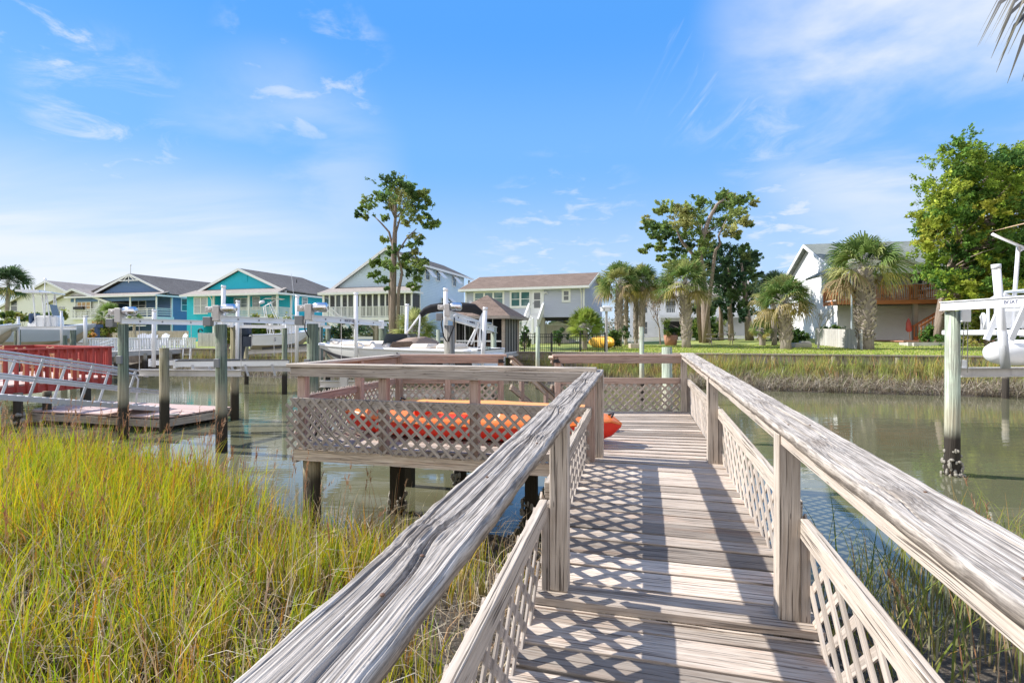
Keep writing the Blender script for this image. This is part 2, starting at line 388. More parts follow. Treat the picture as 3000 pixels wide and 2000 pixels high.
def piling(name, top, wet, zsplit):
    t = NT(name); uv = t.uv(); o = t.N('ShaderNodeNewGeometry').outputs['Position']; sp = t.N('ShaderNodeSeparateXYZ'); t.l.new(o, sp.inputs[0])
    g = t.ramp(t.noise(uv, 1.0, 5, 0.6, 0.4, (1.2, 38, 1)), 0.3, 0.66); big = t.noise(o, 2.2, 4, 0.6)
    c = t.mix(g, tuple(x * 0.42 for x in top), tuple(x * 1.4 for x in top)); c = t.mix(t.math('MULTIPLY', t.ramp(big, 0.5, 0.7), 0.6), c, (0.30, 0.285, 0.235))
    k = t.ramp(t.math('ADD', sp.outputs[2], t.math('MULTIPLY', big, 0.25)), zsplit + 0.1, zsplit + 0.38)
    c = t.mix(k, wet, c)
    alg = t.math('MULTIPLY', t.ramp(t.math('ADD', sp.outputs[2], t.math('MULTIPLY', big, 0.2)), zsplit + 0.9, zsplit + 0.4), t.math('MULTIPLY', k, 0.6))
    c = t.mix(alg, c, (0.44, 0.37, 0.26))
    t.bump(g, 0.7, 0.012); MATS[name] = t.fin(c, 0.85, 0, 0.2); return t.m
piling('green_piling', (0.155, 0.185, 0.135), (0.045, 0.038, 0.03), -0.42)
piling('olive_piling', (0.25, 0.222, 0.135), (0.05, 0.042, 0.03), -0.42)
piling('pale_green_piling', (0.40, 0.45, 0.36), (0.05, 0.042, 0.035), -0.5)
piling('grey_piling', (0.25, 0.24, 0.22), (0.05, 0.042, 0.035), -0.42)
plain('white_paint', (0.78, 0.78, 0.77), 0.5, 0, 0.05, 3, 0, 0.4, (0.5, 0.48, 0.44), 0.25)
plain('white_vinyl', (0.82, 0.82, 0.84), 0.35, 0, 0.03)
plain('aluminium', (0.50, 0.51, 0.53), 0.42, 0.15, 0.12, 4, 0.03, 0.5, (0.42, 0.41, 0.4), 0.35)
plain('pale_aluminium', (0.84, 0.84, 0.85), 0.45, 0.0, 0.08, 4, 0.02, 0.5, (0.5, 0.48, 0.45), 0.3)
plain('dull_aluminium', (0.60, 0.57, 0.545), 0.55, 0.1, 0.15, 5, 0.05, 0.4, (0.30, 0.27, 0.25), 0.5)
plain('chrome', (0.72, 0.72, 0.74), 0.18, 0.95, 0.05)
plain('grey_plastic', (0.23, 0.235, 0.245), 0.5, 0, 0.1)
plain('black_metal', (0.015, 0.015, 0.017), 0.5, 0.0, 0.1)
plain('black_canvas', (0.02, 0.02, 0.023), 0.9, 0, 0.3, 12, 0.4)
plain('carpet', (0.10, 0.10, 0.105), 0.95, 0, 0.2, 30, 0.2)
plain('gelcoat', (0.80, 0.795, 0.785), 0.22, 0, 0.03, 2, 0, 0.5, (0.62, 0.57, 0.48), 0.22)
plain('weathered_gelcoat', (0.74, 0.735, 0.72), 0.32, 0, 0.05, 3, 0, 0.5, (0.38, 0.36, 0.33), 0.42)
plain('hull_tan', (0.50, 0.42, 0.31), 0.45, 0, 0.1, 3, 0, 0.4, (0.36, 0.27, 0.17), 0.5)
plain('hull_grey', (0.46, 0.52, 0.58), 0.3, 0, 0.05, 2)
plain('dark_stripe', (0.035, 0.035, 0.045), 0.4)
plain('teal_stripe', (0.40, 0.56, 0.57), 0.4)
plain('cushion', (0.72, 0.64, 0.55), 0.75, 0, 0.06, 8, 0.1)
plain('brown_canvas', (0.30, 0.215, 0.16), 0.85, 0, 0.2, 6, 0.3)
plain('tan_canvas', (0.55, 0.36, 0.2), 0.85, 0, 0.1)
plain('outboard_navy', (0.035, 0.05, 0.085), 0.3, 0, 0.05, 3, 0, 0.5)
plain('letter_white', (0.8, 0.8, 0.82), 0.5)
plain('letter_navy', (0.05, 0.06, 0.13), 0.5)
plain('kayak_orange', (0.88, 0.20, 0.035), 0.38, 0, 0.06, 3, 0.04, 0.45, (0.9, 0.34, 0.12), 0.4)
plain('kayak_red', (0.78, 0.035, 0.015), 0.4, 0, 0.06, 3, 0.02)
plain('kayak_light_orange', (0.90, 0.36, 0.10), 0.42, 0, 0.06, 3)
plain('kayak_yellow', (0.80, 0.42, 0.05), 0.4, 0, 0.08, 3)
plain('interior', (0.30, 0.29, 0.28), 0.8, 0, 0.15)
plain('screen_mesh', (0.055, 0.055, 0.06), 0.6, 0, 0.15)
plain('soffit', (0.62, 0.62, 0.62), 0.7)
plain('dark_gap', (0.03, 0.03, 0.032), 0.8)
plain('concrete', (0.42, 0.40, 0.37), 0.9, 0, 0.15, 8, 0.2)
plain('terracotta', (0.40, 0.20, 0.13), 0.85, 0, 0.1)
plain('navy_paint', (0.05, 0.085, 0.17), 0.6)
plain('oyster', (0.30, 0.275, 0.235), 0.85, 0, 0.5, 40, 0.6)
plain('red_canvas', (0.55, 0.12, 0.10), 0.8)
plain('rope', (0.45, 0.42, 0.36), 0.9)
plain('brass', (0.14, 0.075, 0.045), 0.6)
siding('blue_siding', (0.125, 0.215, 0.38), 0.18); siding('teal_siding', (0.02, 0.46, 0.60), 0.3, True, 0.6)
siding('pale_blue_siding', (0.55, 0.68, 0.77), 0.15); siding('grey_siding', (0.50, 0.525, 0.63), 0.13)
siding('white_siding', (0.82, 0.82, 0.82), 0.15); siding('cream_siding', (0.62, 0.58, 0.54), 0.2, True)
shingle('grey_shingle', (0.11, 0.10, 0.095), (0.19, 0.175, 0.165)); shingle('brown_shingle', (0.15, 0.11, 0.088), (0.26, 0.195, 0.16))
shingle('green_shingle', (0.17, 0.19, 0.175), (0.27, 0.29, 0.265)); shingle('tan_shingle', (0.30, 0.26, 0.235), (0.40, 0.355, 0.325))
def glassmat(name, col, rough=0.06):
    t = NT(name); MATS[name] = t.fin(t.mix(t.noise(t.obj(), 0.8, 3), tuple(c * 0.6 for c in col), tuple(c * 1.3 for c in col)), rough, 0, 0.8)
glassmat('glass', (0.075, 0.09, 0.10)); glassmat('teal_glass', (0.06, 0.15, 0.16)); glassmat('blind_glass', (0.34, 0.36, 0.38), 0.15)
t_ = NT('screen_see'); t_.fin((0.09, 0.09, 0.095, 1), 0.7, 0, 0.2); tr_ = t_.N('ShaderNodeBsdfTransparent'); ms_ = t_.N('ShaderNodeMixShader'); ms_.inputs[0].default_value = 0.5
t_.l.new(t_.b.outputs[0], ms_.inputs[1]); t_.l.new(tr_.outputs[0], ms_.inputs[2]); t_.l.new(ms_.outputs[0], t_.out.inputs[0]); MATS['screen_see'] = t_.m
leafmat('leaf', 0.42, 0.6, 0.15); leafmat('blade', 0.38, 0.65, 0.12); leafmat('dry_blade', 0.2, 0.8, 0.1)
M = MATS
# ------------------------------------------------------------------ ground, water, bulkhead
WATER_Z = -1.10
SHX = [-60, -14, -9, -6, -4.2, -3, -2.2, -1.4, -0.8, 0.2, 1.2, 2.2, 3.4, 5, 8, 60]
SHY = [13, 9.6, 9.0, 8.2, 7.3, 6.4, 5.9, 6.0, 5.9, 5.6, 5.0, 4.4, 4.1, 4.0, 3.9, 3.6]
def shore(x): return np.interp(x, SHX, SHY)
def bank_z(x, y):                                         # near bank and canal bed
    d = shore(x) - y
    return np.where(d > 0, WATER_Z + np.minimum(d * 0.10, 0.32), WATER_Z + np.maximum(d * 0.16, -1.2))
def make_ground():
    def axis(lo, hi, fine0, fine1, fs, cs):
        a = list(np.arange(fine0, fine1, fs)); x = fine0
        left = []; st = cs
        while x > lo: x -= st; left.append(max(x, lo)); st *= 1.35
        x = fine1; right = [fine1]; st = cs
        while x < hi: x += st; right.append(min(x, hi)); st *= 1.35
        return np.array(left[::-1] + a + right)
    s = axis(-1500, 1500, -45, 45, 0.4, 1.5)
    t = np.concatenate([axis(-120, -24, -30.5, -12, 0.25, 1.5)[:-1], np.arange(-12, -4.2, 0.8), np.arange(-4.2, 0, 0.15), [-0.01, 0.0], np.arange(0.5, 34, 0.6), axis(34, 2200, 34, 40, 1.5, 3)])
    t = np.unique(np.round(t, 4))
    Sg, Tg = np.meshgrid(s, t); X = SD.x * Sg + TD.x * (Tg + T0); Y = SD.y * Sg + TD.y * (Tg + T0)
    Z = bank_z(X, Y)
    mud = WATER_Z + np.clip((Tg + 3.1) * 0.16, -1.2, 0.42); far = Tg > -7
    Z = np.where(far, np.maximum(Z, mud), Z)
    tt = np.clip(Tg, 0, 40); ld = 0.22 + 0.006 * tt + 0.018 * np.minimum(tt, 25) * np.clip((X - 12) / 12, 0, 1)
    Z = np.where(Tg >= 0, ld, Z)
    nz = (np.sin(X * 3.1 + Y * 1.7) + np.sin(X * 1.3 - Y * 4.1) + np.sin(X * 7.7 + 1) * np.sin(Y * 6.1)) * 0.012
    Z = Z + np.where(Tg < -0.02, nz, nz * 0.4)
    n, m_ = Sg.shape; idx = np.arange(n * m_).reshape(n, m_)
    Q = np.stack([idx[:-1, :-1], idx[:-1, 1:], idx[1:, 1:], idx[1:, :-1]], -1).reshape(-1, 4)
    V = np.stack([X, Y, Z], -1).reshape(-1, 3)
    t1 = NT('mud'); o = t1.obj(); a = t1.noise(o, 4, 8, 0.75); b = t1.noise(o, 34, 6, 0.75)
    c = t1.mix(a, (0.075, 0.058, 0.042), (0.155, 0.125, 0.095)); c = t1.mix(t1.math('MULTIPLY', t1.ramp(b, 0.5, 0.62), 0.75), c, (0.33, 0.285, 0.225))
    c = t1.mix(t1.ramp(b, 0.42, 0.3), c, (0.035, 0.028, 0.022)); t1.bump(t1.math('ADD', a, b), 0.9, 0.05); mud_m = t1.fin(c, 0.75, 0, 0.35)
    t2 = NT('lawn'); o = t2.obj(); a = t2.noise(o, 0.5, 6, 0.7); b = t2.noise(o, 16, 5, 0.75); q = t2.noise(o, 2.2, 5, 0.6)
    c = t2.mix(t2.ramp(a, 0.35, 0.65), (0.23, 0.285, 0.075), (0.36, 0.38, 0.13)); c = t2.mix(t2.math('MULTIPLY', t2.ramp(q, 0.55, 0.72), 0.65), c, (0.46, 0.37, 0.18))
    c = t2.mix(t2.math('MULTIPLY', t2.ramp(b, 0.45, 0.7), 0.5), c, (0.15, 0.20, 0.04)); t2.bump(b, 0.5, 0.03); lawn_m = t2.fin(c, 0.95, 0, 0.1)
    o = np_mesh('ground', V, Q, np.ones((len(V), 3)) * 0.5, mud_m, smooth=True)
    o.data.materials.append(lawn_m)
    t3 = NT('sandy_ground'); a = t3.noise(t3.obj(), 0.3, 6, 0.7); o.data.materials.append(t3.fin(t3.mix(t3.ramp(a, 0.4, 0.6), (0.30, 0.28, 0.24), (0.20, 0.21, 0.13)), 0.95, 0, 0.1))
    tq = Tg.reshape(-1)[Q].min(1); o.data.polygons.foreach_set('material_index', (tq >= -0.001).astype(np.int32) + (tq > 24).astype(np.int32))
    tag(o, kind='structure')
make_ground()
def make_water():
    t = NT('water'); o = t.obj()
    n1 = t.noise(o, 1.0, 3, 0.55, 0.8, (0.9, 3.4, 1)); n2 = t.noise(o, 1.0, 3, 0.5, 0.3, (7, 16, 1)); n3 = t.noise(o, 0.35, 3, 0.5)
    hgt = t.math('ADD', n1, t.math('MULTIPLY', t.math('MULTIPLY', n2, 0.10), t.ramp(n3, 0.35, 0.65)))
    bp = t.bump(hgt, 0.07, 0.05)
    c = t.mix(t.ramp(n3, 0.3, 0.7), (0.125, 0.125, 0.070), (0.155, 0.150, 0.090))
    t.b.inputs['IOR'].default_value = 1.9; t.fin(c, 0.02, 0, 0.6)
    # shallow water lets the bed show through along the near bank
    tr = t.N('ShaderNodeBsdfTransparent'); tr.inputs[0].default_value = (0.80, 0.76, 0.62, 1)
    ms = t.N('ShaderNodeMixShader'); fr = t.N('ShaderNodeFresnel'); fr.inputs[0].default_value = 1.33; t.l.new(bp.outputs[0], fr.inputs[1])
    sh = t.attr('shallow'); k = t.math('MULTIPLY', sh, t.math('SUBTRACT', 1.0, t.math('MULTIPLY', fr.outputs[0], 1.6, clamp=True)), clamp=True)
    t.l.new(k, ms.inputs[0]); t.l.new(t.b.outputs[0], ms.inputs[1]); t.l.new(tr.outputs[0], ms.inputs[2]); t.l.new(ms.outputs[0], t.out.inputs[0])
    xs = np.unique(np.concatenate([np.linspace(-200, -16, 12), np.arange(-16, 16, 0.4), np.linspace(16, 200, 12)])); ys = np.unique(np.concatenate([np.linspace(-60, 1, 6), np.arange(1, 14, 0.2), np.linspace(14, 90, 30)]))
    X, Y = np.meshgrid(xs, ys); n, m_ = X.shape; idx = np.arange(n * m_).reshape(n, m_)
    Q = np.stack([idx[:-1, :-1], idx[:-1, 1:], idx[1:, 1:], idx[1:, :-1]], -1).reshape(-1, 4)
    o = np_mesh('water', np.stack([X, Y, np.full_like(X, WATER_Z)], -1).reshape(-1, 3), Q, np.ones((n * m_, 3)), t.m, smooth=True)
    d = Y - shore(X); a = o.data.attributes.new('shallow', 'FLOAT', 'POINT')
    a.data.foreach_set('value', np.clip(0.62 - d * 0.42, 0, 0.62).astype(np.float32).ravel())
    tag(o, kind='structure')
make_water()
def bulkhead():
    c = ST(0, 0); t = thing('bulkhead', 'long weathered wooden bulkhead with square cap holding up the lawn', 'bulkhead', (c.x, c.y, WATER_Z))
    b = MB(t.location)
    for k in range(-34, 30):
        b.beam(ST(k * 1.0 + .01, -0.05, -0.62), ST(k * 1.0 + .99, -0.05, -0.62), 0.06, 1.66)
    b.build('sheet_wall', M['dark_grey_wood'], t)
    b = MB(t.location)
    for k in range(-9, 8): b.beam(ST(k * 3.6 + .01, -0.06, 0.235), ST(k * 3.6 + 3.59, -0.06, 0.235), 0.26, 0.06)
    b.build('cap', M['grey_wood'], t)
    b = MB(t.location)
    for k in range(-9, 8): b.beam(ST(k * 3.6, -0.15, -0.12), ST(k * 3.6 + 3.55, -0.15, -0.12), 0.10, 0.16)
    b.build('waler', M['dark_grey_wood'], t)
    for k in range(-14, 13):
        b = MB(t.location); p = ST(k * 2.4 + 0.4, -0.19); b.cyl(p, 0.10, -1.6, 0.16, 9); b.build('piling', M['grey_piling'], t)
bulkhead()
# ------------------------------------------------------------------ the near boardwalk, platform and rails
def wz(u):                                                # top of the boardwalk
    return -0.034 * max(0.0, 5.0 - u) - (0.042 if u < 2.43 else 0.0)
dock = thing('boardwalk', 'weathered grey boardwalk and platform with lattice railings, kayaks lying on it', 'boardwalk', (0, 0, 0))
def rail_mesh(name, path, v0, v1, zf, thick, seed, du=0.013, nv=150, knots=()):
    """a thick weathered hand-rail plank modelled with its grooves, splits, knots and worn edges"""
    rng = np.random.default_rng(seed); u0, u1 = path
    us = np.arange(u0, u1, du); vs = np.linspace(0, 1, nv); U, Vv = np.meshgrid(us, vs, indexing='ij')
    wdt = v1 - v0
    warp = sum(a * np.sin(f * U + p) for a, f, p in zip((.022, .010, .005), (1.3, 3.7, 8.1), rng.random(3) * 6))
    kz = np.zeros_like(U)
    for ku, kv, kr in knots:
        d2 = ((U - ku) / (kr * 2.2)) ** 2 + ((Vv - kv) * wdt / kr) ** 2
        warp = warp + 0.9 * (Vv - kv) * np.exp(-d2 * 0.8) ; kz += 0.006 * np.exp(-d2 * 1.2) * (1 + .5 * np.sin(d2 * 14))
    q = Vv + warp
    g = np.zeros_like(U)
    for f, a, p in zip((23, 47, 83, 139), (.55, 1.0, 1.0, .7), rng.random(4) * 6):
        g += a * (np.abs(np.sin(q * f + p + 0.25 * np.sin(U * 2.1 + p))) ** 0.6)
    g /= 3.15
    dz = -0.0042 * (1 - g)
    for _ in range(16):                                   # drying splits
        cu, cv, ln = rng.uniform(u0, u1), rng.uniform(.15, .85), rng.uniform(.25, .9)
        along = np.clip(1 - np.abs(U - cu) / ln, 0, 1); dz -= 0.016 * np.sqrt(along) * np.exp(-((q - cv) * wdt / 0.0028) ** 2)
    edge = np.minimum(Vv, 1 - Vv); rough = 0.5 + 0.5 * np.sin(U * 31 + 5 * np.sin(U * 7 + seed)) * np.sin(U * 13.3 + 1)
    dz -= np.exp(-(edge * wdt / 0.0045) ** 2) * (0.003 + 0.006 * rough)
    dz += kz
    wob = 0.002 * np.sin(U * 9 + seed) + 0.0012 * np.sin(U * 37 + 1)
    VV = v0 + Vv * wdt + wob * (2 * Vv - 1)
    zt = np.array([zf(u) for u in us])[:, None] + dz
    X = SN * U + CS * VV; Y = CS * U - SN * VV
    n, m_ = U.shape; top = np.stack([X, Y, zt], -1).reshape(-1, 3)
    bot = np.stack([X, Y, np.array([zf(u) for u in us])[:, None] - thick + 0 * dz], -1).reshape(-1, 3)
    idx = np.arange(n * m_).reshape(n, m_); N0 = n * m_
    Q = [np.stack([idx[:-1, :-1], idx[1:, :-1], idx[1:, 1:], idx[:-1, 1:]], -1).reshape(-1, 4),
         np.stack([idx[:-1, :-1], idx[:-1, 1:], idx[1:, 1:], idx[1:, :-1]], -1).reshape(-1, 4) + N0]
    for e, fl in ((0, 0), (m_ - 1, 1)):
        a = np.stack([idx[:-1, e], idx[:-1, e] + N0, idx[1:, e] + N0, idx[1:, e]], -1); Q.append(a[:, ::-1] if fl else a)
    for e, fl in ((0, 1), (n - 1, 0)):
        a = np.stack([idx[e, :-1], idx[e, :-1] + N0, idx[e, 1:] + N0, idx[e, 1:]], -1); Q.append(a[:, ::-1] if fl else a)
    Q = np.concatenate(Q)
    V = np.concatenate([top, bot])
    base = np.array([0.50, 0.445, 0.39]); crv = np.clip((g - .16) * 2.6, 0, 1)[..., None]
    fibre = rng.random((1, m_, 1)) * .25 + .8 + .12 * np.sin(U * 5 + q * 90)[..., None]
    C = (np.array([0.15, 0.12, 0.10]) * (1 - crv) + base * 1.12 * crv) * fibre
    kn = np.clip(kz / 0.006, 0, 1)[..., None]; C = C * (1 - .55 * kn) + np.array([.16, .125, .10]) * .55 * kn
    C = np.concatenate([C.reshape(-1, 3), np.full((N0, 3), 1.0) * np.array([.40, .34, .28]) * (rng.random((1, m_, 1)) * .2 + .9 + np.zeros((n, m_, 1))).reshape(-1, 1)])
    return np_mesh(name, V, Q, C, M['rail_wood'], dock, None, False)
t_ = NT('rail_wood'); uo = t_.obj(); q_ = t_.N('ShaderNodeMapping'); q_.inputs['Rotation'].default_value = (0, 0, TH); t_.l.new(uo, q_.inputs[0])
n_ = t_.noise(q_.outputs[0], 1.0, 6, 0.65, 0.2, (140, 3.0, 60)); n2_ = t_.noise(uo, 9, 5, 0.7); n3_ = t_.noise(q_.outputs[0], 1.0, 4, 0.6, 0, (420, 9, 300))
c_ = t_.mix(t_.math('MULTIPLY', t_.ramp(n_, 0.58, 0.36), 0.8), t_.attr('Col', 'Color'), (0.13, 0.11, 0.095)); c_ = t_.mix(t_.math('MULTIPLY', t_.ramp(n2_, 0.5, 0.75), 0.25), c_, (0.62, 0.58, 0.53))
c_ = t_.mix(t_.math('MULTIPLY', t_.ramp(n3_, 0.52, 0.32), 0.65), c_, (0.1, 0.085, 0.07))
t_.bump(t_.math('ADD', n_, t_.math('MULTIPLY', n3_, 0.5)), 0.55, 0.004); MATS['rail_wood'] = t_.fin(c_, 0.9, 0, 0.15)

LZ = lambda u: 0.735 + 0.0206 * u
RZ = lambda u: 0.735 + 0.0185 * u
def rail_run(pts, w, h, z0, name, m, wob=0.0, **k):
    b = MB()
    for a, c in zip(pts[:-1], pts[1:]): b.beam(a, c, w, h, **k)
    return b.build(name, m, dock, bevel=0.004)
rail_mesh('handrail', (0.05, 5.07), -0.508, -0.348, LZ, 0.040, 3, knots=((1.02, .25, .05), (2.0, .6, .04), (2.72, .35, .05), (3.35, .7, .05), (4.1, .4, .05), (.45, .75, .02)))
b = MB(); b.beam(UV2(.05, .625, RZ(.05) - .064), UV2(8.2, .625, RZ(8.2) - .064), .038, .046); b.build('rail_fascia', M['grey_wood'], dock, bevel=.003)
rail_mesh('handrail', (0.05, 8.36), 0.597, 0.787, RZ, 0.040, 9, knots=((2.15, .3, .05), (1.55, .35, .045), (1.0, .75, .03), (3.2, .4, .05), (4.6, .6, .05), (6.2, .5, .05), (.75, .3, .03)))
# nail heads on the left hand-rail
for u, v in ((1.1, .66), (1.6, .74), (2.1, .68), (2.52, .64), (2.53, .73), (3.4, .7), (4.2, .66), (5.0, .7), (3.2, -.43), (3.9, -.39), (1.9, -.38), (.78, -.42), (.93, -.415), (1.45, -.44), (2.6, -.40), (2.62, -.46), (5.0, -.4)):
    p = UV2(u, v); b = MB(); b.sphere((p.x, p.y, (LZ(u) if v < 0 else RZ(u)) + .001), .0052, 8, 4, (1, 1, .45)); b.build('nail_head', M['brass'], dock, True)
# walkway boards
b = MB(); u = -0.6; rng = random.Random(4)
while u < 5.0:
    w = rng.choice((0.138, 0.14, 0.139, 0.186)); 
    if u < 2.43 < u + w + 0.03: w = 2.43 - u - 0.004
    z = wz(u + w / 2) + rng.uniform(-.002, .0025); e0, e1 = rng.uniform(-.012, .012), rng.uniform(-.015, .012); sk = rng.uniform(-.006, .006)
    if w > 0.03: b.beam(UV2(u + w / 2 - sk, -0.515 + e0, z - .019), UV2(u + w / 2 + sk, 0.755 + e1, z - .019), w, 0.038, roll=rng.uniform(-.012, .012))
    u += w + rng.uniform(.004, .008)
b.beam(UV2(2.428, -.5, wz(2.5) - .062), UV2(2.428, .74, wz(2.5) - .062), .012, .05)
b.build('walkway_boards', M['deck_wood'], dock, bevel=0.003)
# platform: corners front-left, front-right, back-right, back-left
FL, FR = P(868, 976, 5.52), UV2(4.83, 0.72); BR = Vector((2.70, 7.86, 0)); BL = Vector((-1.77, 7.90, 0))
FL.z = FR.z = 0
b = MB(); n = 22; A0, A1 = FL.lerp(BL, 0), BL
for i in range(n):
    f0, f1 = i / n, (i + 1) / n - .0025; rr = (FR.lerp(BR, f0), FR.lerp(BR, f1)); ll = (FL.lerp(BL, f0), FL.lerp(BL, f1))
    tl, tr = ll[0].lerp(ll[1], .5), rr[0].lerp(rr[1], .5); w = (ll[1] - ll[0]).length * .975
    z = rng.uniform(-.0025, .002); k1 = rng.uniform(.3, .7); md = tl.lerp(tr, k1); g = (tr - tl).normalized() * .0025
    for p, q in ((tl, md - g), (md + g, tr)):
        b.beam(p + Vector((0, 0, z - .019)), q + Vector((0, 0, z - .019)), w, .038, roll=rng.uniform(-.01, .01))
b.build('platform_boards', M['deck_wood'], dock, bevel=0.003)
def skirt(p, q, z0, z1, th, m, name, out=0.0):
    d = (q - p).normalized(); nrm = Vector((d.y, -d.x, 0)); b = MB()
    b.beam(p + nrm * out + Vector((0, 0, (z0 + z1) / 2)), q + nrm * out + Vector((0, 0, (z0 + z1) / 2)), th, z1 - z0)
    return b.build(name, m, dock)
FM = UV2(4.83, -0.50)
skirt(FL, FM, -.165, -.042, .04, M['deck_wood'], 'rim_joist', 0.02); skirt(BL, FL, -.2, -.042, .04, M['dark_grey_wood'], 'rim_joist', 0.02)
skirt(BR, BL, -.2, -.042, .04, M['dark_grey_wood'], 'rim_joist', 0.02); skirt(FR, BR, -.2, -.042, .04, M['grey_wood'], 'rim_joist', 0.02)
for v in (-.46, .10, .70):
    b = MB(); b.beam(UV2(-.6, v, wz(-.6) - .13), UV2(2.4, v, wz(2.35) - .13), .045, .17); b.beam(UV2(2.41, v, wz(2.44) - .13), UV2(4.82, v, -.13), .045, .17); b.build('joist', M['dark_grey_wood'], dock)
for i in range(1, 6):
    b = MB(); b.beam(FL.lerp(FR, i / 6) + Vector((0, .1, -.11)), BL.lerp(BR, i / 6) + Vector((0, -.05, -.11)), .045, .14); b.build('joist', M['dark_grey_wood'], dock)
# lattice panels: two layers of diagonal strips
def lattice(org, ex, L, z0, z1, side, name, m, zt=None, pitch=.114, sw=.029, th=.009, ph=0.0, over=.008):
    """org start point on the panel plane, ex unit direction, vertical extent z0..z1 (functions of distance allowed)"""
    ex = ex.normalized(); nrm = Vector((ex.y, -ex.x, 0)) * side; b = MB()
    f0 = z0 if callable(z0) else (lambda s: z0); f1 = z1 if callable(z1) else (lambda s: z1)
    for lay, sgn in ((0, 1), (1, -1)):
        off = nrm * (th * (0.5 + lay * 1.05)); hm = f1(0) - f0(0); s = -hm + ph
        while s < L + hm:
            # strip runs from (s, bottom) to (s + sgn*h, top)
            pts = []
            a, c = s, s + sgn * (f1(min(max(s, 0), L)) - f0(min(max(s, 0), L)))
            t0, t1 = 0.0, 1.0; dx = c - a
            for lim, up in ((0.0, False), (L, True)):
                if abs(dx) > 1e-6:
                    tt = (lim - a) / dx
                    if (dx > 0) == up: t1 = min(t1, tt)
                    else: t0 = max(t0, tt)
            if t1 - t0 > .06:
                xa, xb = a + dx * t0, a + dx * t1; za = f0(xa) + (f1(xa) - f0(xa)) * t0; zb = f0(xb) + (f1(xb) - f0(xb)) * t1
                pa = org + ex * xa + off + Vector((0, 0, za)); pb = org + ex * xb + off + Vector((0, 0, zb))
                j = random.uniform(-.006, .006); pb = pb + ex * j
                dd = (pb - pa).normalized(); e0 = random.uniform(0, over); b.beam(pa - dd * e0 * .4, pb + dd * e0, th, sw, up=nrm.cross(dd))
            s += pitch + random.uniform(-.004, .004)
    return b.build(name, m, dock)
ru = Vector((SN, CS, 0)); vdir = Vector((CS, -SN, 0))
# boardwalk lower rails, lattice, posts
def wlow(u): return wz(max(u, 2.44) if u > 2.3 else u) + 0.505
for side, vr, vl, vp in ((-1, -.462, -.484, -.392), (1, .702, .722, .640)):
    segs = ((-.5, 2.48), (2.60, 4.90)) if side < 0 else ((-.5, 2.50), (2.60, 5.0), (5.06, 8.2))
    for ua, ub in segs:
        za, zb = wz(min(max(ua, 2.44) if ua > 2.3 else ua, 9)) , wz(ub if ub > 2.5 else 2.42)
        hh = .505 if ub < 5.5 else .50
        b = MB(); b.beam(UV2(ua, vr, za + hh - .045), UV2(ub, vr, zb + hh - .045), .038, .09); b.build('lower_rail', M['grey_wood'], dock, bevel=.003)
        fz0 = lambda s, za=za, zb=zb, L=ub - ua: za + (zb - za) * s / L - (.045 if L else 0)
        fz1 = lambda s, za=za, zb=zb, L=ub - ua, hh=hh: za + (zb - za) * s / L + hh - .036
        lattice(UV2(ua, vl), ru, ub - ua, fz0, fz1, side, 'lattice_panel', M['lattice_wood'], pitch=.164, sw=.037)
    for up in ((.12, 2.545, 5.0) if side < 0 else (.12, 2.545, 5.02, 8.22)):
        zf = LZ if side < 0 else RZ
        b = MB(); b.beam(UV2(up, vp, wz(up + .1) - (0.0 if side < 0 else .22)), UV2(up, vp, zf(up) - .041), .09, .09, up=ru); b.build('post', M['grey_wood'], dock, bevel=.004)
        if up > 2:
            b = MB(); b.beam(UV2(up + .0, vp + side * .0665, wz(up) - .2), UV2(up + .0, vp + side * .0665, wz(up) + .415), .09, .038, up=vdir); b.build('nailer', M['dark_grey_wood'], dock, bevel=.003)
# platform rails -------------------------------------------------
RT = .868
fdir = (FM - FL).normalized(); fn = Vector((fdir.y, -fdir.x, 0))
def hrail(p, q, name='handrail', m='grey_wood', w=.15, n=1, dz=0.0, cap=True):
    d = (q - p).normalized(); sd = Vector((d.y, -d.x, 0)); b = MB()
    for i in range(n):
        a, c = p.lerp(q, i / n), p.lerp(q, (i + 1) / n); b.beam(a + Vector((0, 0, RT - .02 + dz)), c + Vector((0, 0, RT - .02 + dz)), w, .038)
    return b.build(name, M[m], dock, bevel=.006)
def under(p, q, m, out, z0=RT - .135, z1=RT - .042):
    d = (q - p).normalized(); sd = Vector((d.y, -d.x, 0)) * out; b = MB()
    b.beam(p + sd + Vector((0, 0, (z0 + z1) / 2)), q + sd + Vector((0, 0, (z0 + z1) / 2)), .038, z1 - z0); return b.build('rail_fascia', M[m], dock, bevel=.003)
F2 = FL + fdir * 3.62
hrail(FL - fdir * .06 + fn * .02, UV2(4.86, -.40)); under(FL - fdir * .02, UV2(4.83, -.36), 'dark_grey_wood', .055)
low_z = .505
b = MB(); b.beam(FL + fn * .062 + Vector((0, 0, low_z - .045)), FM + fdir * .06 + fn * .062 + Vector((0, 0, low_z - .045)), .038, .09); b.build('lower_rail', M['dark_grey_wood'], dock, bevel=.003)
mid = FL + fdir * 1.0
lattice(FL + fn * .083 - fdir * .05, fdir, 1.06, -.03, low_z - .004, 1, 'lattice_panel', M['dark_grey_wood'], ph=.03, pitch=.122, sw=.03)
lattice(mid + fn * .083 + fdir * .02, fdir, (FM - mid).length + .02, -.035, low_z - .010, 1, 'lattice_panel', M['dark_grey_wood'], ph=.07, pitch=.125, sw=.03)
def ppost(p, m, z0=-.16, z1=RT - .042, rz=None, s=.09):
    d = fdir if rz is None else rz; b = MB(); b.beam(Vector((p.x, p.y, z0)), Vector((p.x, p.y, z1)), s, s, up=d); return b.build('post', M[m], dock, bevel=.004)
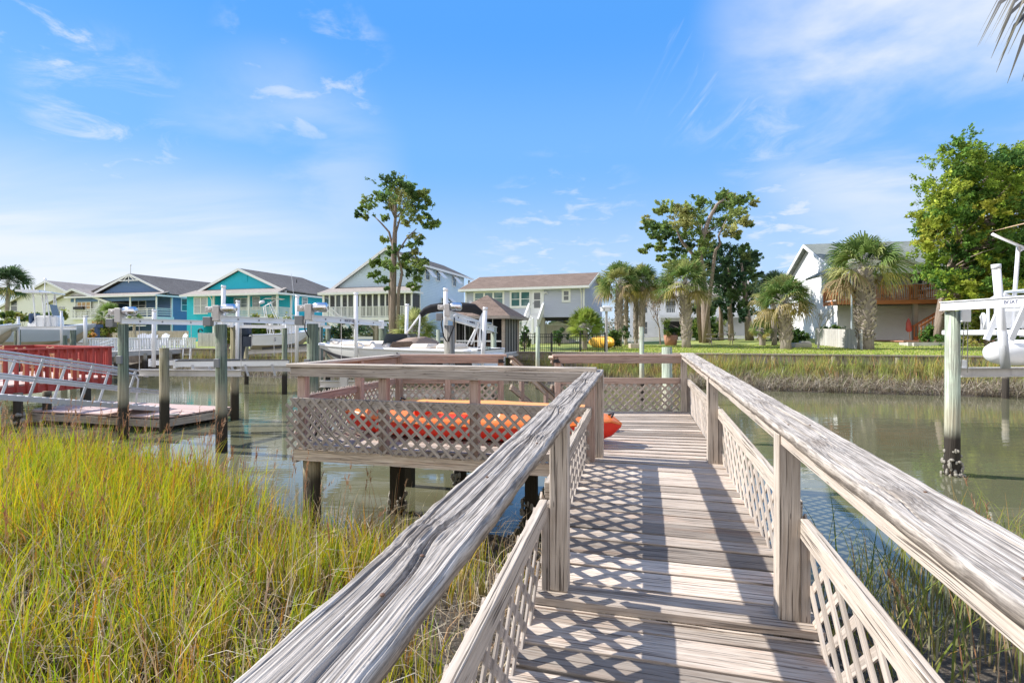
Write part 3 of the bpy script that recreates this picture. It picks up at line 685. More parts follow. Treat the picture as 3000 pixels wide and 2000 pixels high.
for px_ in (886, 1123, 1390):
    # where the line of sight meets the front edge
    k = (px_ - HX) / F; s = (k * FL.y - FL.x) / (fdir.x - k * fdir.y); ppost(FL + fdir * s - fn * .02, 'red_grey_wood')
ppost(FL + fdir * 3.14 - fn * .02, 'red_grey_wood')
# left side
ldir = (BL - FL).normalized(); ln = Vector((-ldir.y, ldir.x, 0))
hrail(FL + fdir * .02 + ldir * .08, BL); under(FL + ldir * .1, BL, 'red_grey_wood', .02)
ppost(FL.lerp(BL, .52) + fdir * .03, 'red_grey_wood'); ppost(BL + Vector((.04, -.06, 0)), 'red_grey_wood')
b = MB()
for a, c in ((.05, .5), (.54, .97)): b.beam(FL.lerp(BL, a) + Vector((0, 0, low_z - .045)) + fdir * .01, FL.lerp(BL, c) + Vector((0, 0, low_z - .045)) + fdir * .01, .038, .09)
b.build('lower_rail', M['red_grey_wood'], dock, bevel=.003)
lattice(FL + ldir * .05 - fdir * .04, ldir, (BL - FL).length - .1, -.03, low_z, -1, 'lattice_panel', M['lattice_wood'])
# back side, open at the stairs
bd = (BR - BL).normalized(); G0 = G(1473, 7.88); G1 = G(1634, 7.87)
hrail(BL - bd * .06, G0 + bd * .06, 'handrail', 'red_grey_wood'); under(BL, G0, 'red_grey_wood', .055)
hrail(G1 - bd * .08, BR + bd * .04, 'handrail', 'red_grey_wood'); under(G1, BR - bd * .06, 'red_grey_wood', .055)
ppost(G0 - bd * .03, 'red_grey_wood', rz=bd); ppost(G1, 'red_grey_wood', rz=bd); ppost(BL.lerp(G0, .48), 'red_grey_wood', z1=low_z + .0, rz=bd)
for p, q in ((BL + bd * .05, G0 - bd * .07), (G1 + bd * .05, BR - bd * .12)):
    b = MB(); b.beam(p + Vector((0, 0, low_z - .045)), q + Vector((0, 0, low_z - .045)), .038, .09); b.build('lower_rail', M['red_grey_wood'], dock, bevel=.003)
    lattice(p + Vector((0, .03, 0)), bd, (q - p).length, .005, low_z - .05, -1, 'lattice_panel', M['lattice_wood'])
for p in (G0, G1):
    b = MB(); b.box((p.x - .03, p.y - .075, RT - .10), (.075, .03, .055)); b.tube([(p.x - .06, p.y - .085, RT - .115), (p.x + .03, p.y - .085, RT - .115)], .012, 6); b.build('hinge', M['black_metal'], dock)
# stair down to the water beyond the gap
b = MB(); s0 = Vector((-.02, 7.95, 0)); sdn = Vector((.62, .78, 0)).normalized()
for off, nm in ((Vector((0, 0, 0)), 0), (Vector((.62, -.05, 0)), 1)):
    top = s0 + off; end = top + sdn * 1.55
    b = MB(); b.beam(top + Vector((0, 0, .83)), end + Vector((0, 0, -.12)), .09, .038); b.beam(top + Vector((0, .0, .77)) + sdn * .02, end + Vector((0, 0, -.19)), .038, .09)
    b.build('stair_handrail', M['deck_wood'], dock, bevel=.003)
    b = MB(); b.beam(top + Vector((0, 0, .36)), end + Vector((0, 0, -.58)), .038, .09); b.build('stair_lower_rail', M['deck_wood'], dock)
    for f in (.18, .62, .95):
        q = top.lerp(end, f); b = MB(); b.beam(q + Vector((0, 0, -.12 - .95 * f)), q + Vector((0, 0, .80 - .95 * f)), .045, .085, up=sdn); b.build('stair_post', M['red_grey_wood'], dock)
    b = MB(); b.beam(top + Vector((0, 0, -.1)), end + Vector((0, 0, -1.06)), .04, .2); b.build('stair_stringer', M['dark_grey_wood'], dock)
for i in range(5):
    q = s0 + sdn * (.12 + .3 * i) + Vector((.03, 0, -.16 - .19 * i)); b = MB(); b.beam(q, q + Vector((.56, -.045, 0)), .24, .038, up=(0, 0, 1)); b.build('stair_tread', M['deck_wood'], dock)
# pilings under the dock
def under_pile(p, r, m, z1=-.17, sq=True, oys=False):
    b = MB()
    if sq: b.beam((p[0], p[1], -2.2), (p[0], p[1], z1), r * 2, r * 2, up=fdir)
    else: b.tube([(p[0], p[1], -2.2), (p[0], p[1], -1), (p[0], p[1], z1)], [r * 1.05, r, r * .97], 12)
    o = b.build('piling', M[m], dock, smooth=not sq)
    if oys:
        b = MB()
        for i in range(26):
            a = random.uniform(0, 6.3); h = random.uniform(-1.12, -.86); rr = r * 1.25 + random.uniform(0, .035)
            c = Vector((p[0] + math.cos(a) * rr, p[1] + math.sin(a) * rr, h)); b.sphere(c, random.uniform(.022, .042), 6, 4, (random.uniform(.5, 1), random.uniform(.5, 1), random.uniform(.7, 1.5)))
        b.build('oyster_cluster', M['oyster'], o)['kind'] = 'stuff'
g_ = G(914, 5.62); under_pile((g_.x, g_.y), .095, 'olive_piling', sq=False)
for px_, Z_ in ((1164, 6.55), (1557, 6.3)): g_ = G(px_, Z_); under_pile((g_.x, g_.y), .07, 'olive_piling', oys=True)
g_ = G(1350, 7.7); under_pile((g_.x, g_.y), .09, 'olive_piling', sq=False, oys=True)
for p in ((-1.55, 7.7), (2.3, 7.55), (.9, 7.6)): under_pile(p, .07, 'olive_piling')
for u, v in ((.4, -.36), (2.5, -.36), (.4, .6), (2.5, .62), (5.0, .62), (5.0, -.3)): q = UV2(u, v); under_pile((q.x, q.y), .07, 'olive_piling', z1=wz(u) - .2, oys=u > 2)
g_ = UV2(3.05, -.47); 
# ------------------------------------------------------------------ kayaks
def kayak(name, label, ctr, yaw, L, Wd, Hh, main, low, seat, roll=0.0):
    k = thing(name, label, 'kayak', ctr, yaw, 'kayaks lying on the platform')
    def prof(x):
        q = abs(x); wq = max(0.0, 1 - q ** 3.0) ** .64; return max(wq, .03)
    xs = np.linspace(-1, 1, 34); hull = MB(); secs = []; deck = []
    for x in xs:
        w = Wd / 2 * prof(x); keel = .01 + .07 * abs(x) ** 6 * Hh / .3 + .10 * abs(x) ** 22; sh = Hh * (.62 + .26 * abs(x) ** 3 - .26 * abs(x) ** 22)
        ring = []
        for a in np.linspace(0, math.pi, 12):
            yy = -math.cos(a) * w; zz_ = sh - (sh - keel) * math.sin(a) ** .55; ring.append((x * L / 2, yy, zz_))
        secs.append(ring)
        crown = Hh * (.16 + .14 * (1 - abs(x))) * prof(x)
        ring = []
        for a in np.linspace(0, math.pi, 12):
            yy = math.cos(a) * w; dz_ = crown * math.sin(a) ** .8
            if seat and -.34 < x < .2: dz_ -= max(0, (crown + Hh * .34) * (1 - (yy / (w * .74)) ** 4)) if abs(yy) < w * .74 else 0
            ring.append((x * L / 2, yy, sh + dz_ + .002))
        deck.append(ring)
    hull.loft(secs, closed=False); h = hull.build('hull', M[low], k, True)
    d = MB(); d.loft(deck, closed=False); d.build('deck', M[main], k, True)
    rim = MB()
    for sgn in (-1, 1):
        rim.tube([(x * L / 2, sgn * Wd / 2 * prof(x) * 1.005, Hh * (.62 + .26 * abs(x) ** 3 - .26 * abs(x) ** 22)) for x in xs], .012, 6)
    rim.build('gunwale', M[main], k, True)
    if seat: s = MB(); s.box((-.1 * L, 0, Hh * .52), (.42, Wd * .62, .05)); s.box((-.19 * L, 0, Hh * .72), (.05, Wd * .58, .2)); s.build('seat', M[seat], k, bevel=.015)
    for sx in (-1, 1):
        q = MB(); q.tube([(sx * L * .47, -.05, Hh * .86), (sx * L * .475, 0, Hh * .93), (sx * L * .46, .05, Hh * .86)], .012, 6); q.build('carry_handle', M['black_metal'], k, True)
    k.rotation_euler = (roll, 0, yaw); return k
ya = math.atan2(fdir.y, fdir.x)
kayak('kayak', 'bright orange kayak nearest the front lattice with its pointed end on the walkway', (-.43, 5.84, .004), ya, 3.28, .62, .36, 'kayak_orange', 'kayak_red', 'kayak_red', roll=0.12)
kayak('kayak', 'lighter orange kayak behind the red-bottomed one, only its curved top showing over the rail', (-.25, 6.62, .004), ya, 2.7, .7, .335, 'kayak_light_orange', 'kayak_orange', None)
# ------------------------------------------------------------------ pilings, lifts, the red deck, gangway and float
def text_mesh(txt, size, m, parent, loc, rx, name='lettering', depth=.002, bold=0.0):
    c = bpy.data.curves.new(name, 'FONT'); c.body = txt; c.size = size; c.extrude = depth; c.offset = bold; c.align_x = 'CENTER'; c.align_y = 'CENTER'
    o = bpy.data.objects.new('tmp', c); COL.objects.link(o); dg = bpy.context.evaluated_depsgraph_get(); me = bpy.data.meshes.new_from_object(o.evaluated_get(dg))
    bpy.data.objects.remove(o); me.materials.clear(); me.materials.append(m); n = bpy.data.objects.new(name, me); link(n, parent); n.matrix_local = Matrix.Translation(loc) @ rx; return n
def face_rot(xdir, up=(0, 0, 1)):                        # text frame: x along xdir, y along up
    x = Vector(xdir).normalized(); z = x.cross(Vector(up)).normalized(); y = z.cross(x)
    return Matrix((x, y, z)).transposed().to_4x4()
def pile_part(parent, p, r, z0, z1, m, name='piling', cap=None):
    b = MB(parent.location); lean = random.uniform(-.02, .02)
    b.tube([(p[0] + lean, p[1], z0), (p[0] + lean * .5, p[1], (z0 + z1) / 2), (p[0], p[1], z1)], [r * 1.06, r * 1.02, r * .97], 14)
    return b.build(name, M[m], parent, True)
def loose_pile(label, p, r, z1, m, group=None, z0=-2.6):
    t = thing('piling', label, 'piling', (p[0], p[1], WATER_Z), 0, group)
    pile_part(t, p, r, z0, z1, m, 'post'); return t
def ibeam(b, p, q, h, w, th=.014):
    p, q = Vector(p), Vector(q); up = Vector((0, 0, 1)); d = (q - p).normalized(); u = d.cross(up).normalized().cross(d)
    b.beam(p, q, th, h - 2 * th - .002); b.beam(p + u * (h / 2 - th / 2), q + u * (h / 2 - th / 2), w, th); b.beam(p - u * (h / 2 - th / 2), q - u * (h / 2 - th / 2), w, th)
def channel(b, p, q, h, w=.06):                          # beam with a flat face, as these lifts have
    b.beam(p, q, w, h); up = Vector((0, 0, h / 2 + .007)); b.beam(Vector(p) + up, Vector(q) + up, w + .05, .012); b.beam(Vector(p) - up, Vector(q) - up, w + .05, .012)
def motor(parent, p, d, s=1.0):
    """gearbox, chrome motor and control box on the near end of a top beam; d points along the beam"""
    d = Vector(d).normalized(); sd = Vector((1, 0, 0)); p = Vector(p)
    b = MB(parent.location); b.box(p + Vector((-.20 * s, 0, .20 * s)), (.22 * s, .16 * s, .13 * s)); b.box(p + Vector((-.06 * s, -.02, .12 * s)), (.14 * s, .2 * s, .34 * s)); b.tube([p + Vector((-.20 * s, -.08 * s, .2 * s)), p + Vector((-.20 * s, -.11 * s, .2 * s))], .035 * s, 10)
    b.build('gearbox', M['dull_aluminium'], parent, bevel=.01)
    b = MB(parent.location); b.tube([p + Vector((.03 * s, -.02, .22 * s)), p + Vector((.05 * s, -.02, .22 * s)), p + Vector((.30 * s, -.02, .22 * s)), p + Vector((.34 * s, -.02, .22 * s))], [.07 * s, .105 * s, .105 * s, .06 * s], 16)
    o = b.build('electric_motor', M['chrome'], parent, True)
    b = MB(parent.location); b.box(p + Vector((-.27 * s, -.02, -.06 * s)), (.17 * s, .15 * s, .20 * s)); b.build('control_box', M['grey_plastic'], parent, bevel=.008)
def pvc(parent, a, c, r=.045):
    b = MB(parent.location); b.tube([a, c], r, 10); d = (Vector(c) - Vector(a)).normalized()
    b.tube([Vector(c) - d * .06, Vector(c)], r * 1.12, 10); b.build('guide_pole', M['white_vinyl'], parent, True)
def conduit(parent, pts, r=.012, m='dull_aluminium', name='conduit'):
    b = MB(parent.location); b.tube(pts, r, 6); b.build(name, M[m], parent, True)

# empty lift on the left (two top beams, empty cradle)
A1, A2 = G(361, 11.1), G(648, 9.9); A1f, A2f = G(687, 13.6), G(935, 13.6); B1, B2 = G(916, 9.7), G(1317, 9.7); B1f, B2f = G(1121, 13.6), G(1446, 13.6)
LA = thing('boat_lift', 'empty boat lift with two bare carpeted bunks hanging between green pilings', 'boat lift', (A2.x, A2.y, WATER_Z), 0, 'boat lifts along the canal')
for p, r, m, zt in ((A1, .1, 'green_piling', 1.38), (A2, .102, 'green_piling', 1.36), (A1f, .1, 'olive_piling', 1.36), (A2f, .1, 'green_piling', 1.36)): pile_part(LA, p, r, -2.6, zt, m)
def topbeam(parent, p, pf, z, zf, h=.095, ov=.25):
    d = (pf - p).normalized(); b = MB(parent.location); channel(b, p - d * .05 + Vector((0, 0, z)), pf + d * ov + Vector((0, 0, zf)), h); o = b.build('top_beam', M['pale_aluminium'], parent)
    for f in (.12, .3, .55, .8):
        q = MB(parent.location); c = p.lerp(pf, f) + Vector((0, 0, z + (zf - z) * f)); sd = Vector((d.y, -d.x, 0)); q.tube([c + sd * .03, c + sd * .045], .018, 8); q.build('bolt_head', M['grey_plastic'], parent)
    q = MB(parent.location); sd = Vector((d.y, -d.x, 0)); q.tube([p + d * .2 - sd * .1 + Vector((0, 0, z - .01)), pf - sd * .1 + Vector((0, 0, zf - .01))], .028, 8); q.build('drive_shaft', M['dull_aluminium'], parent, True)
    return d
dA = topbeam(LA, A1, A1f, 1.455, 1.45); topbeam(LA, A2, A2f, 1.47, 1.46)
motor(LA, A1 + Vector((0, 0, 1.47)), dA, .9); motor(LA, A2 + Vector((0, 0, 1.47)), dA, .88)
cr = []
for (pa, za), (pb, zb), y in (((408, 12.2), (706, 12.0), 1091), ((560, 13.6), (854, 13.5), 1078)):
    b = MB(LA.location); a = P(pa, y, za); c = P(pb, y, zb); c.z = a.z; ibeam(b, a, c, .155, .12); b.build('cradle_beam', M['dull_aluminium'], LA); cr.append((a, c))
for i, (pa, za, ya_, pb, zb, yb) in enumerate(((443, 13.0, 1062, 720, 13.2, 1060), (515, 12.2, 1066, 846, 12.6, 1059))):
    a, c = P(pa, ya_, za), P(pb, yb, zb); c.z = a.z; b = MB(LA.location); b.beam(a, c, .1, .13); bo = b.build('bunk', M['pale_aluminium'], LA)
    b = MB(LA.location); b.beam(a + Vector((0, 0, .075)), c + Vector((0, 0, .075)), .12, .02); b.build('carpet_strip', M['carpet'], bo)
    b = MB(LA.location); d = (c - a).normalized(); b.beam(a - d * .03, a + d * .02, .14, .19); b.build('end_cap', M['pale_aluminium'], bo)
    for f in (.16, .62, .86):
        b = MB(LA.location); q = a.lerp(c, f); b.beam(q + Vector((0, -.09, -.02)), q + Vector((.10, -.12, -.30)), .06, .02); b.build('bracket', M['dull_aluminium'], bo)
for px_, y0, y1, Z_ in ((653, 836, 1055, 11.5), (695, 880, 1060, 13.3), (869, 865, 1062, 12.9), (450, 906, 1075, 12.5)): pvc(LA, P(px_, y1, Z_), P(px_ + 2, y0, Z_))
for px_, Z_ in ((350, 11.05), (636, 9.85)):
    conduit(LA, [G(px_, Z_, -.9), G(px_, Z_, .55), G(px_ - 1, Z_, 1.2)], .02); b = MB(LA.location); c = G(px_, Z_ - .06, .62); b.box(c, (.1, .07, .17)); b.build('junction_box', M['grey_plastic'], LA, bevel=.006)
for (a, c) in cr:
    for q, tp in ((a, A1.lerp(A1f, .5)), (c, A2.lerp(A2f, .45))):
        b = MB(LA.location); b.tube([q + Vector((0, 0, .07)), Vector((q.x, q.y, 1.40))], .008, 5); b.build('cable', M['dull_aluminium'], LA)
for px_, Z_ in ((674, 13.45), (931, 13.4)):
    b = MB(LA.location); c = P(px_, 945, Z_); b.box(c, (.14, .02, .24)); b.build('end_plate', M['pale_aluminium'], LA)
d_ = (A2f - A2).normalized()

# lift holding the bowrider
LB = thing('boat_lift', 'boat lift with motors and white guide poles carrying the open white boat', 'boat lift', (B1.x, B1.y, WATER_Z), 0, 'boat lifts along the canal')
for p, r, m, zt in ((B1, .104, 'green_piling', 1.37), (B2, .104, 'grey_piling', 1.34), (B1f, .105, 'green_piling', 1.34), (B2f, .075, 'pale_green_piling', 1.34)): pile_part(LB, p, r, -2.6, zt, m)
d1 = topbeam(LB, B1, B1f, 1.475, 1.44); d2 = topbeam(LB, B2, B2f, 1.53, 1.28, h=.135)
motor(LB, B1 + Vector((0, 0, 1.485)), d1, .88); motor(LB, B2 + Vector((0, 0, 1.54)), d2, .7)
sd1 = Vector((d1.y, -d1.x, 0)); sd2 = Vector((d2.y, -d2.x, 0))
text_mesh('BOAT LIFT U.S.', .075, M['letter_navy'], LB, B1.lerp(B1f, .42) + sd1 * .034 + Vector((0, 0, 1.462)) - LB.location, face_rot(d1))
text_mesh('BOAT LIFT U.S.', .07, M['letter_navy'], LB, B2.lerp(B2f, .40) + sd2 * .034 + Vector((0, 0, 1.43)) - LB.location, face_rot((d2 + Vector((0, 0, -.062))).normalized()))
for y, za, pa, pb in ((1124, 12.6, 938, 1420), (1150, 11.2, 1000, 1400)):
    a, c = P(pa, y, za), P(pb, y, za - .2); c.z = a.z; b = MB(LB.location); ibeam(b, a, c, .16, .12); b.build('cradle_beam', M['dull_aluminium'], LB)
    b = MB(LB.location); b.box(P(pa + 8, y - 32, za), (.16, .1, .2)); b.build('pulley_block', M['dull_aluminium'], LB)
    for q in (a, c): b = MB(LB.location); b.tube([q, Vector((q.x, q.y, 1.42))], .008, 5); b.build('cable', M['dull_aluminium'], LB)
for px_, y0, y1, dx, Z_ in ((1043, 857, 1105, 0, 11.6), (1187, 890, 1105, 6, 13.0), (1306, 844, 1010, 0, 10.2), (1412, 900, 1100, 10, 10.6)): pvc(LB, P(px_, y1, Z_), P(px_ + dx, y0, Z_))
conduit(LB, [G(1303, 9.62, -.7), G(1303, 9.62, .5), G(1303, 9.62, .72)], .02); conduit(LB, [P(1296, 925, 9.6), P(1293, 950, 9.55), P(1300, 985, 9.58), P(1308, 1000, 9.6)], .012, 'black_metal', 'cable_hose'); conduit(LB, [P(1331, 930, 9.6), P(1331, 955, 9.58), P(1318, 985, 9.58), P(1313, 1000, 9.6)], .012, 'black_metal', 'cable_hose')
conduit(LB, [P(1330, 925, 9.55), P(1336, 921, 9.6), P(1360, 936, 10.3), P(1440, 947, 13)], .014, 'pale_aluminium', 'cable_hose')
b = MB(LB.location); b.box(G(1306, 9.55, .63), (.1, .07, .17)); b.build('junction_box', M['grey_plastic'], LB, bevel=.006)
conduit(LB, [G(899, 9.62, -.9), G(899, 9.62, .6)], .02); conduit(LB, [P(893, 935, 9.6), P(893, 965, 9.55), P(903, 985, 9.58), P(902, 1005, 9.6)], .012, 'black_metal', 'cable_hose')
b = MB(LB.location); b.box(G(900, 9.55, .62), (.1, .07, .17)); b.build('junction_box', M['grey_plastic'], LB, bevel=.006)
for px_, y_, Z_ in ((1117, 950, 13.4), (1434, 963, 13.4)): b = MB(LB.location); b.box(P(px_, y_, Z_), (.14, .02, .22)); b.build('end_plate', M['pale_aluminium'], LB)

loose_pile('short grey-green piling standing at the corner of the floating dock', G(481, 11.85), .1, .85, 'olive_piling')
loose_pile('tall slim green piling with a white sleeve in front of the grey house', G(1575.5, 21), .085, 1.45, 'pale_green_piling')
loose_pile('slim green piling standing in front of the lawn beside the planter', G(1880, 17), .078, 1.40, 'pale_green_piling')
loose_pile('stout pale green piling just behind the back rail of the platform', G(1954, 11), .112, .89, 'pale_green_piling')
loose_pile('short stout green piling in front of the screened gazebo', G(1425, 11.5), .1, .89, 'pale_green_piling')
loose_pile('pale green piling beside the pointed bow of the open white boat', G(1284, 14.5), .055, 1.29, 'pale_green_piling')

# ---- red deck
RD = [Vector((-12.1, 15.4, 0)), Vector((-13.0, 9.6, 0)), Vector((-17.6, 10.6, 0)), Vector((-16.4, 17.6, 0))]   # front right, front left (out of view), back left, far corner
rd = thing('red_deck', 'raised red painted deck with slatted red railings standing in the canal', 'deck', (-13.5, 13.5, WATER_Z))
zf, zr = -.10, .775
b = MB(rd.location)
for i in range(34):
    f0, f1 = (i + .03) / 34, (i + .97) / 34; a, c = RD[0].lerp(RD[1], (f0 + f1) / 2), RD[3].lerp(RD[2], (f0 + f1) / 2); w = (RD[0] - RD[1]).length / 35.5
    b.beam(a + Vector((0, 0, zf - .02)), c + Vector((0, 0, zf - .02)), w, .04)
b.build('deck_boards', M['red_deck_boards'], rd)
for (p, q) in ((RD[0], RD[1]), (RD[0], RD[3]), (RD[3], RD[2])):
    d = (q - p).normalized(); L = (q - p).length; cen = sum(RD, Vector()) / 4; nrm = Vector((d.y, -d.x, 0)); nrm = nrm if nrm.dot(p - cen) > 0 else -nrm
    b = MB(rd.location); b.beam(p - d * .06 + nrm * .02 + Vector((0, 0, zr)), q + d * .06 + nrm * .02 + Vector((0, 0, zr)), .15, .04); b.build('top_rail', M['red_paint'], rd)
    b = MB(rd.location); b.beam(p + Vector((0, 0, zr - .07)), q + Vector((0, 0, zr - .07)), .04, .095); b.build('sub_rail', M['red_paint'], rd)
    b = MB(rd.location); b.beam(p + nrm * .01 + Vector((0, 0, zf - .155)), q + nrm * .01 + Vector((0, 0, zf - .155)), .045, .22); b.build('rim_board', M['red_paint'], rd)
    n = int(L / .235)
    for i in range(n):
        s = (i + .5) / n * L; b = MB(rd.location); c = p + d * s + nrm * .055; b.beam(c + Vector((0, 0, zf - .24)), c + Vector((0, 0, zr - .022)), .10, .035, up=d, tone=random.random()); b.build('baluster', M['red_paint'], rd)
    for i in range(4):
        c = p.lerp(q, i / 3) - nrm * .06; b = MB(rd.location); b.beam(c + Vector((0, 0, zf)), c + Vector((0, 0, zr - .022)), .09, .09, up=d); b.build('post', M['red_paint'], rd)
for px_, Z_, zt, rr in ((53, 12.8, -.3, .095), (138, 13.2, -.3, .095), (251, 14.6, -.28, .125)):
    g_ = G(px_, Z_); po = pile_part(rd, g_, rr, -2.6, zt, 'olive_piling')
b = MB(rd.location)
for i in range(22):
    g_ = G(53, 12.8); a = random.uniform(0, 6.3); b.sphere((g_.x + .11 * math.cos(a), g_.y + .11 * math.sin(a), random.uniform(-1.1, -.8)), random.uniform(.03, .07), 6, 4)
b.build('oyster_cluster', M['oyster'], rd)['kind'] = 'stuff'
def deck_chair(label, loc, rz, src=[None]):
    if src[0]: return dup(src[0], label, loc, rz)
    c = thing('deck_chair', label, 'chair', loc, rz, 'wooden chairs on the red deck'); c.scale = (.86, .86, .86); m = M['chair_teak']
    for sx in (-1, 1):
        b = MB(); b.beam((sx * .24, -.25, 0), (sx * .24, -.22, .42), .045, .05); b.build('front_leg', m, c); b = MB(); b.beam((sx * .24, .24, 0), (sx * .24, .20, .45), .045, .05); b.build('rear_leg', m, c)
        b = MB(); b.beam((sx * .26, -.27, .62), (sx * .26, .22, .62), .07, .03); b.beam((sx * .26, -.25, .42), (sx * .26, -.25, .61), .04, .04); b.build('arm', m, c)
        b = MB(); b.beam((sx * .22, .20, .44), (sx * .22, .42, 1.06), .04, .05); b.build('back_post', m, c)
    b = MB(); [b.beam((-.24, -.24 + i * .085, .43), (.24, -.24 + i * .085, .43), .07, .02) for i in range(6)]; b.build('seat', m, c)
    b = MB(); [b.beam((-.22, .22 + i * .034, .52 + i * .095), (.22, .22 + i * .034, .52 + i * .095), .06, .02, up=(0, -1, .3)) for i in range(6)]; b.build('backrest', m, c)
    src[0] = c; return c
deck_chair('teak slatted chair in the far corner of the red deck, tilted back above the rail', (-15.6, 15.4, zf), -2.3)
deck_chair('teak slatted chair at the left edge, seen over the red rail', (-15.1, 14.3, zf), -2.6)
deck_chair('teak slatted chair with a straight back behind middle red balusters', (-12.9, 13.9, zf), 1.9)
deck_chair('teak slatted chair nearest the right end of the red deck', (-12.85, 14.75, zf), 2.6)

# ---- aluminium gangway and float
gw = thing('gangway', 'sloping aluminium gangway with truss sides leading down to the floating dock', 'gangway', (-9.4, 11.6, WATER_Z))
ga, gb = Vector((-10.9, 7.3, .70)), Vector((-8.8, 13.25, -.80)); ga = Vector((-10.0, 10.0, -.06)) + (Vector((-10.0, 10.0, -.06)) - gb) * .6
gd = (gb - ga).normalized(); gs = Vector((gd.y, -gd.x, 0)).normalized(); LG = (gb - ga).length; up = Vector((0, 0, 1))
for side in (0, 1):
    o = -gs * (.95 * side)
    b = MB(gw.location); b.beam(ga + o, gb + o + gd * .25, .05, .10); b.build('stringer', M['aluminium'], gw)
    e = gb - gd * .62
    b = MB(gw.location)
    b.tube([ga + o + up * .9, e + o + up * .9], .024, 8); b.tube([ga + o + up * .79, e + o + up * .79], .018, 8); b.build('top_rail', M['aluminium'], gw, True)
    b = MB(gw.location); b.tube([ga + o + up * .46, e + gd * .45 + o + up * .46], .02, 8); b.tube([ga + o + up * .40, e + gd * .45 + o + up * .40], .015, 8); b.build('mid_rail', M['aluminium'], gw, True)
    b = MB(gw.location); b.tube([e + o + up * .9, e + gd * .3 + o + up * .86, e + gd * .4 + o + up * .75, e + gd * .34 + o + up * .06], .022, 8); b.build('end_post', M['aluminium'], gw, True)
    n = 6
    for i in range(n + 1):
        q = ga + gd * (LG * (i / n) - .25); 
        if (q + gd * .25 - e).dot(gd) < 0: b = MB(gw.location); b.beam(q + o, q + o + gd * .27 + up * .9, .03, .045); b.build('post', M['aluminium'], gw)
b = MB(gw.location)
for i in range(40): q = ga + gd * (LG * (i + .5) / 40); b.beam(q - gs * .03 + up * .05, q - gs * .92 + up * .05, LG / 42, .025)
b.build('tread_plates', M['dull_aluminium'], gw)
fd = [Vector((-8.18, 12.0, 0)), Vector((-7.51, 13.75, 0)), Vector((-11.95, 14.95, 0)), Vector((-12.3, 13.1, 0))]
fl = thing('floating_dock', 'low floating dock with pinkish boards at the foot of the gangway', 'floating dock', (-10, 13.4, WATER_Z)); zt = -.80
b = MB(fl.location); n = 20
for i in range(n):
    f = (i + .5) / n; b.beam(fd[0].lerp(fd[1], f) + Vector((0, 0, zt)), fd[3].lerp(fd[2], f) + Vector((0, 0, zt)), (fd[0] - fd[1]).length / n * .95, .035)
b.build('deck_boards', M['red_deck_boards'], fl)
b = MB(fl.location)
for i in range(4): p, q = fd[i], fd[(i + 1) % 4]; b.beam(p + Vector((0, 0, zt - .13)), q + Vector((0, 0, zt - .13)), .06, .17)
b.build('frame', M['grey_wood'], fl)
b = MB(fl.location); c = sum(fd, Vector()) / 4
for i in range(5):
    for j in (.25, .75): q = fd[0].lerp(fd[1], j).lerp(fd[3].lerp(fd[2], j), .1 + .2 * i); b.box((q.x, q.y, -1.08), (.6, .5, .25))
b.build('floats', M['black_metal'], fl)
for f0, f1 in ((fd[3] + Vector((.05, .05, 0)), fd[2]), (fd[0] - Vector((.35, -.1, 0)), fd[0] + Vector((.15, .35, 0)))):
    b = MB(fl.location); b.beam(f0 + Vector((0, 0, zt + .035)), f1 + Vector((0, 0, zt + .035)), .12, .035); b.build('edge_board', M['pier_wood'], fl)
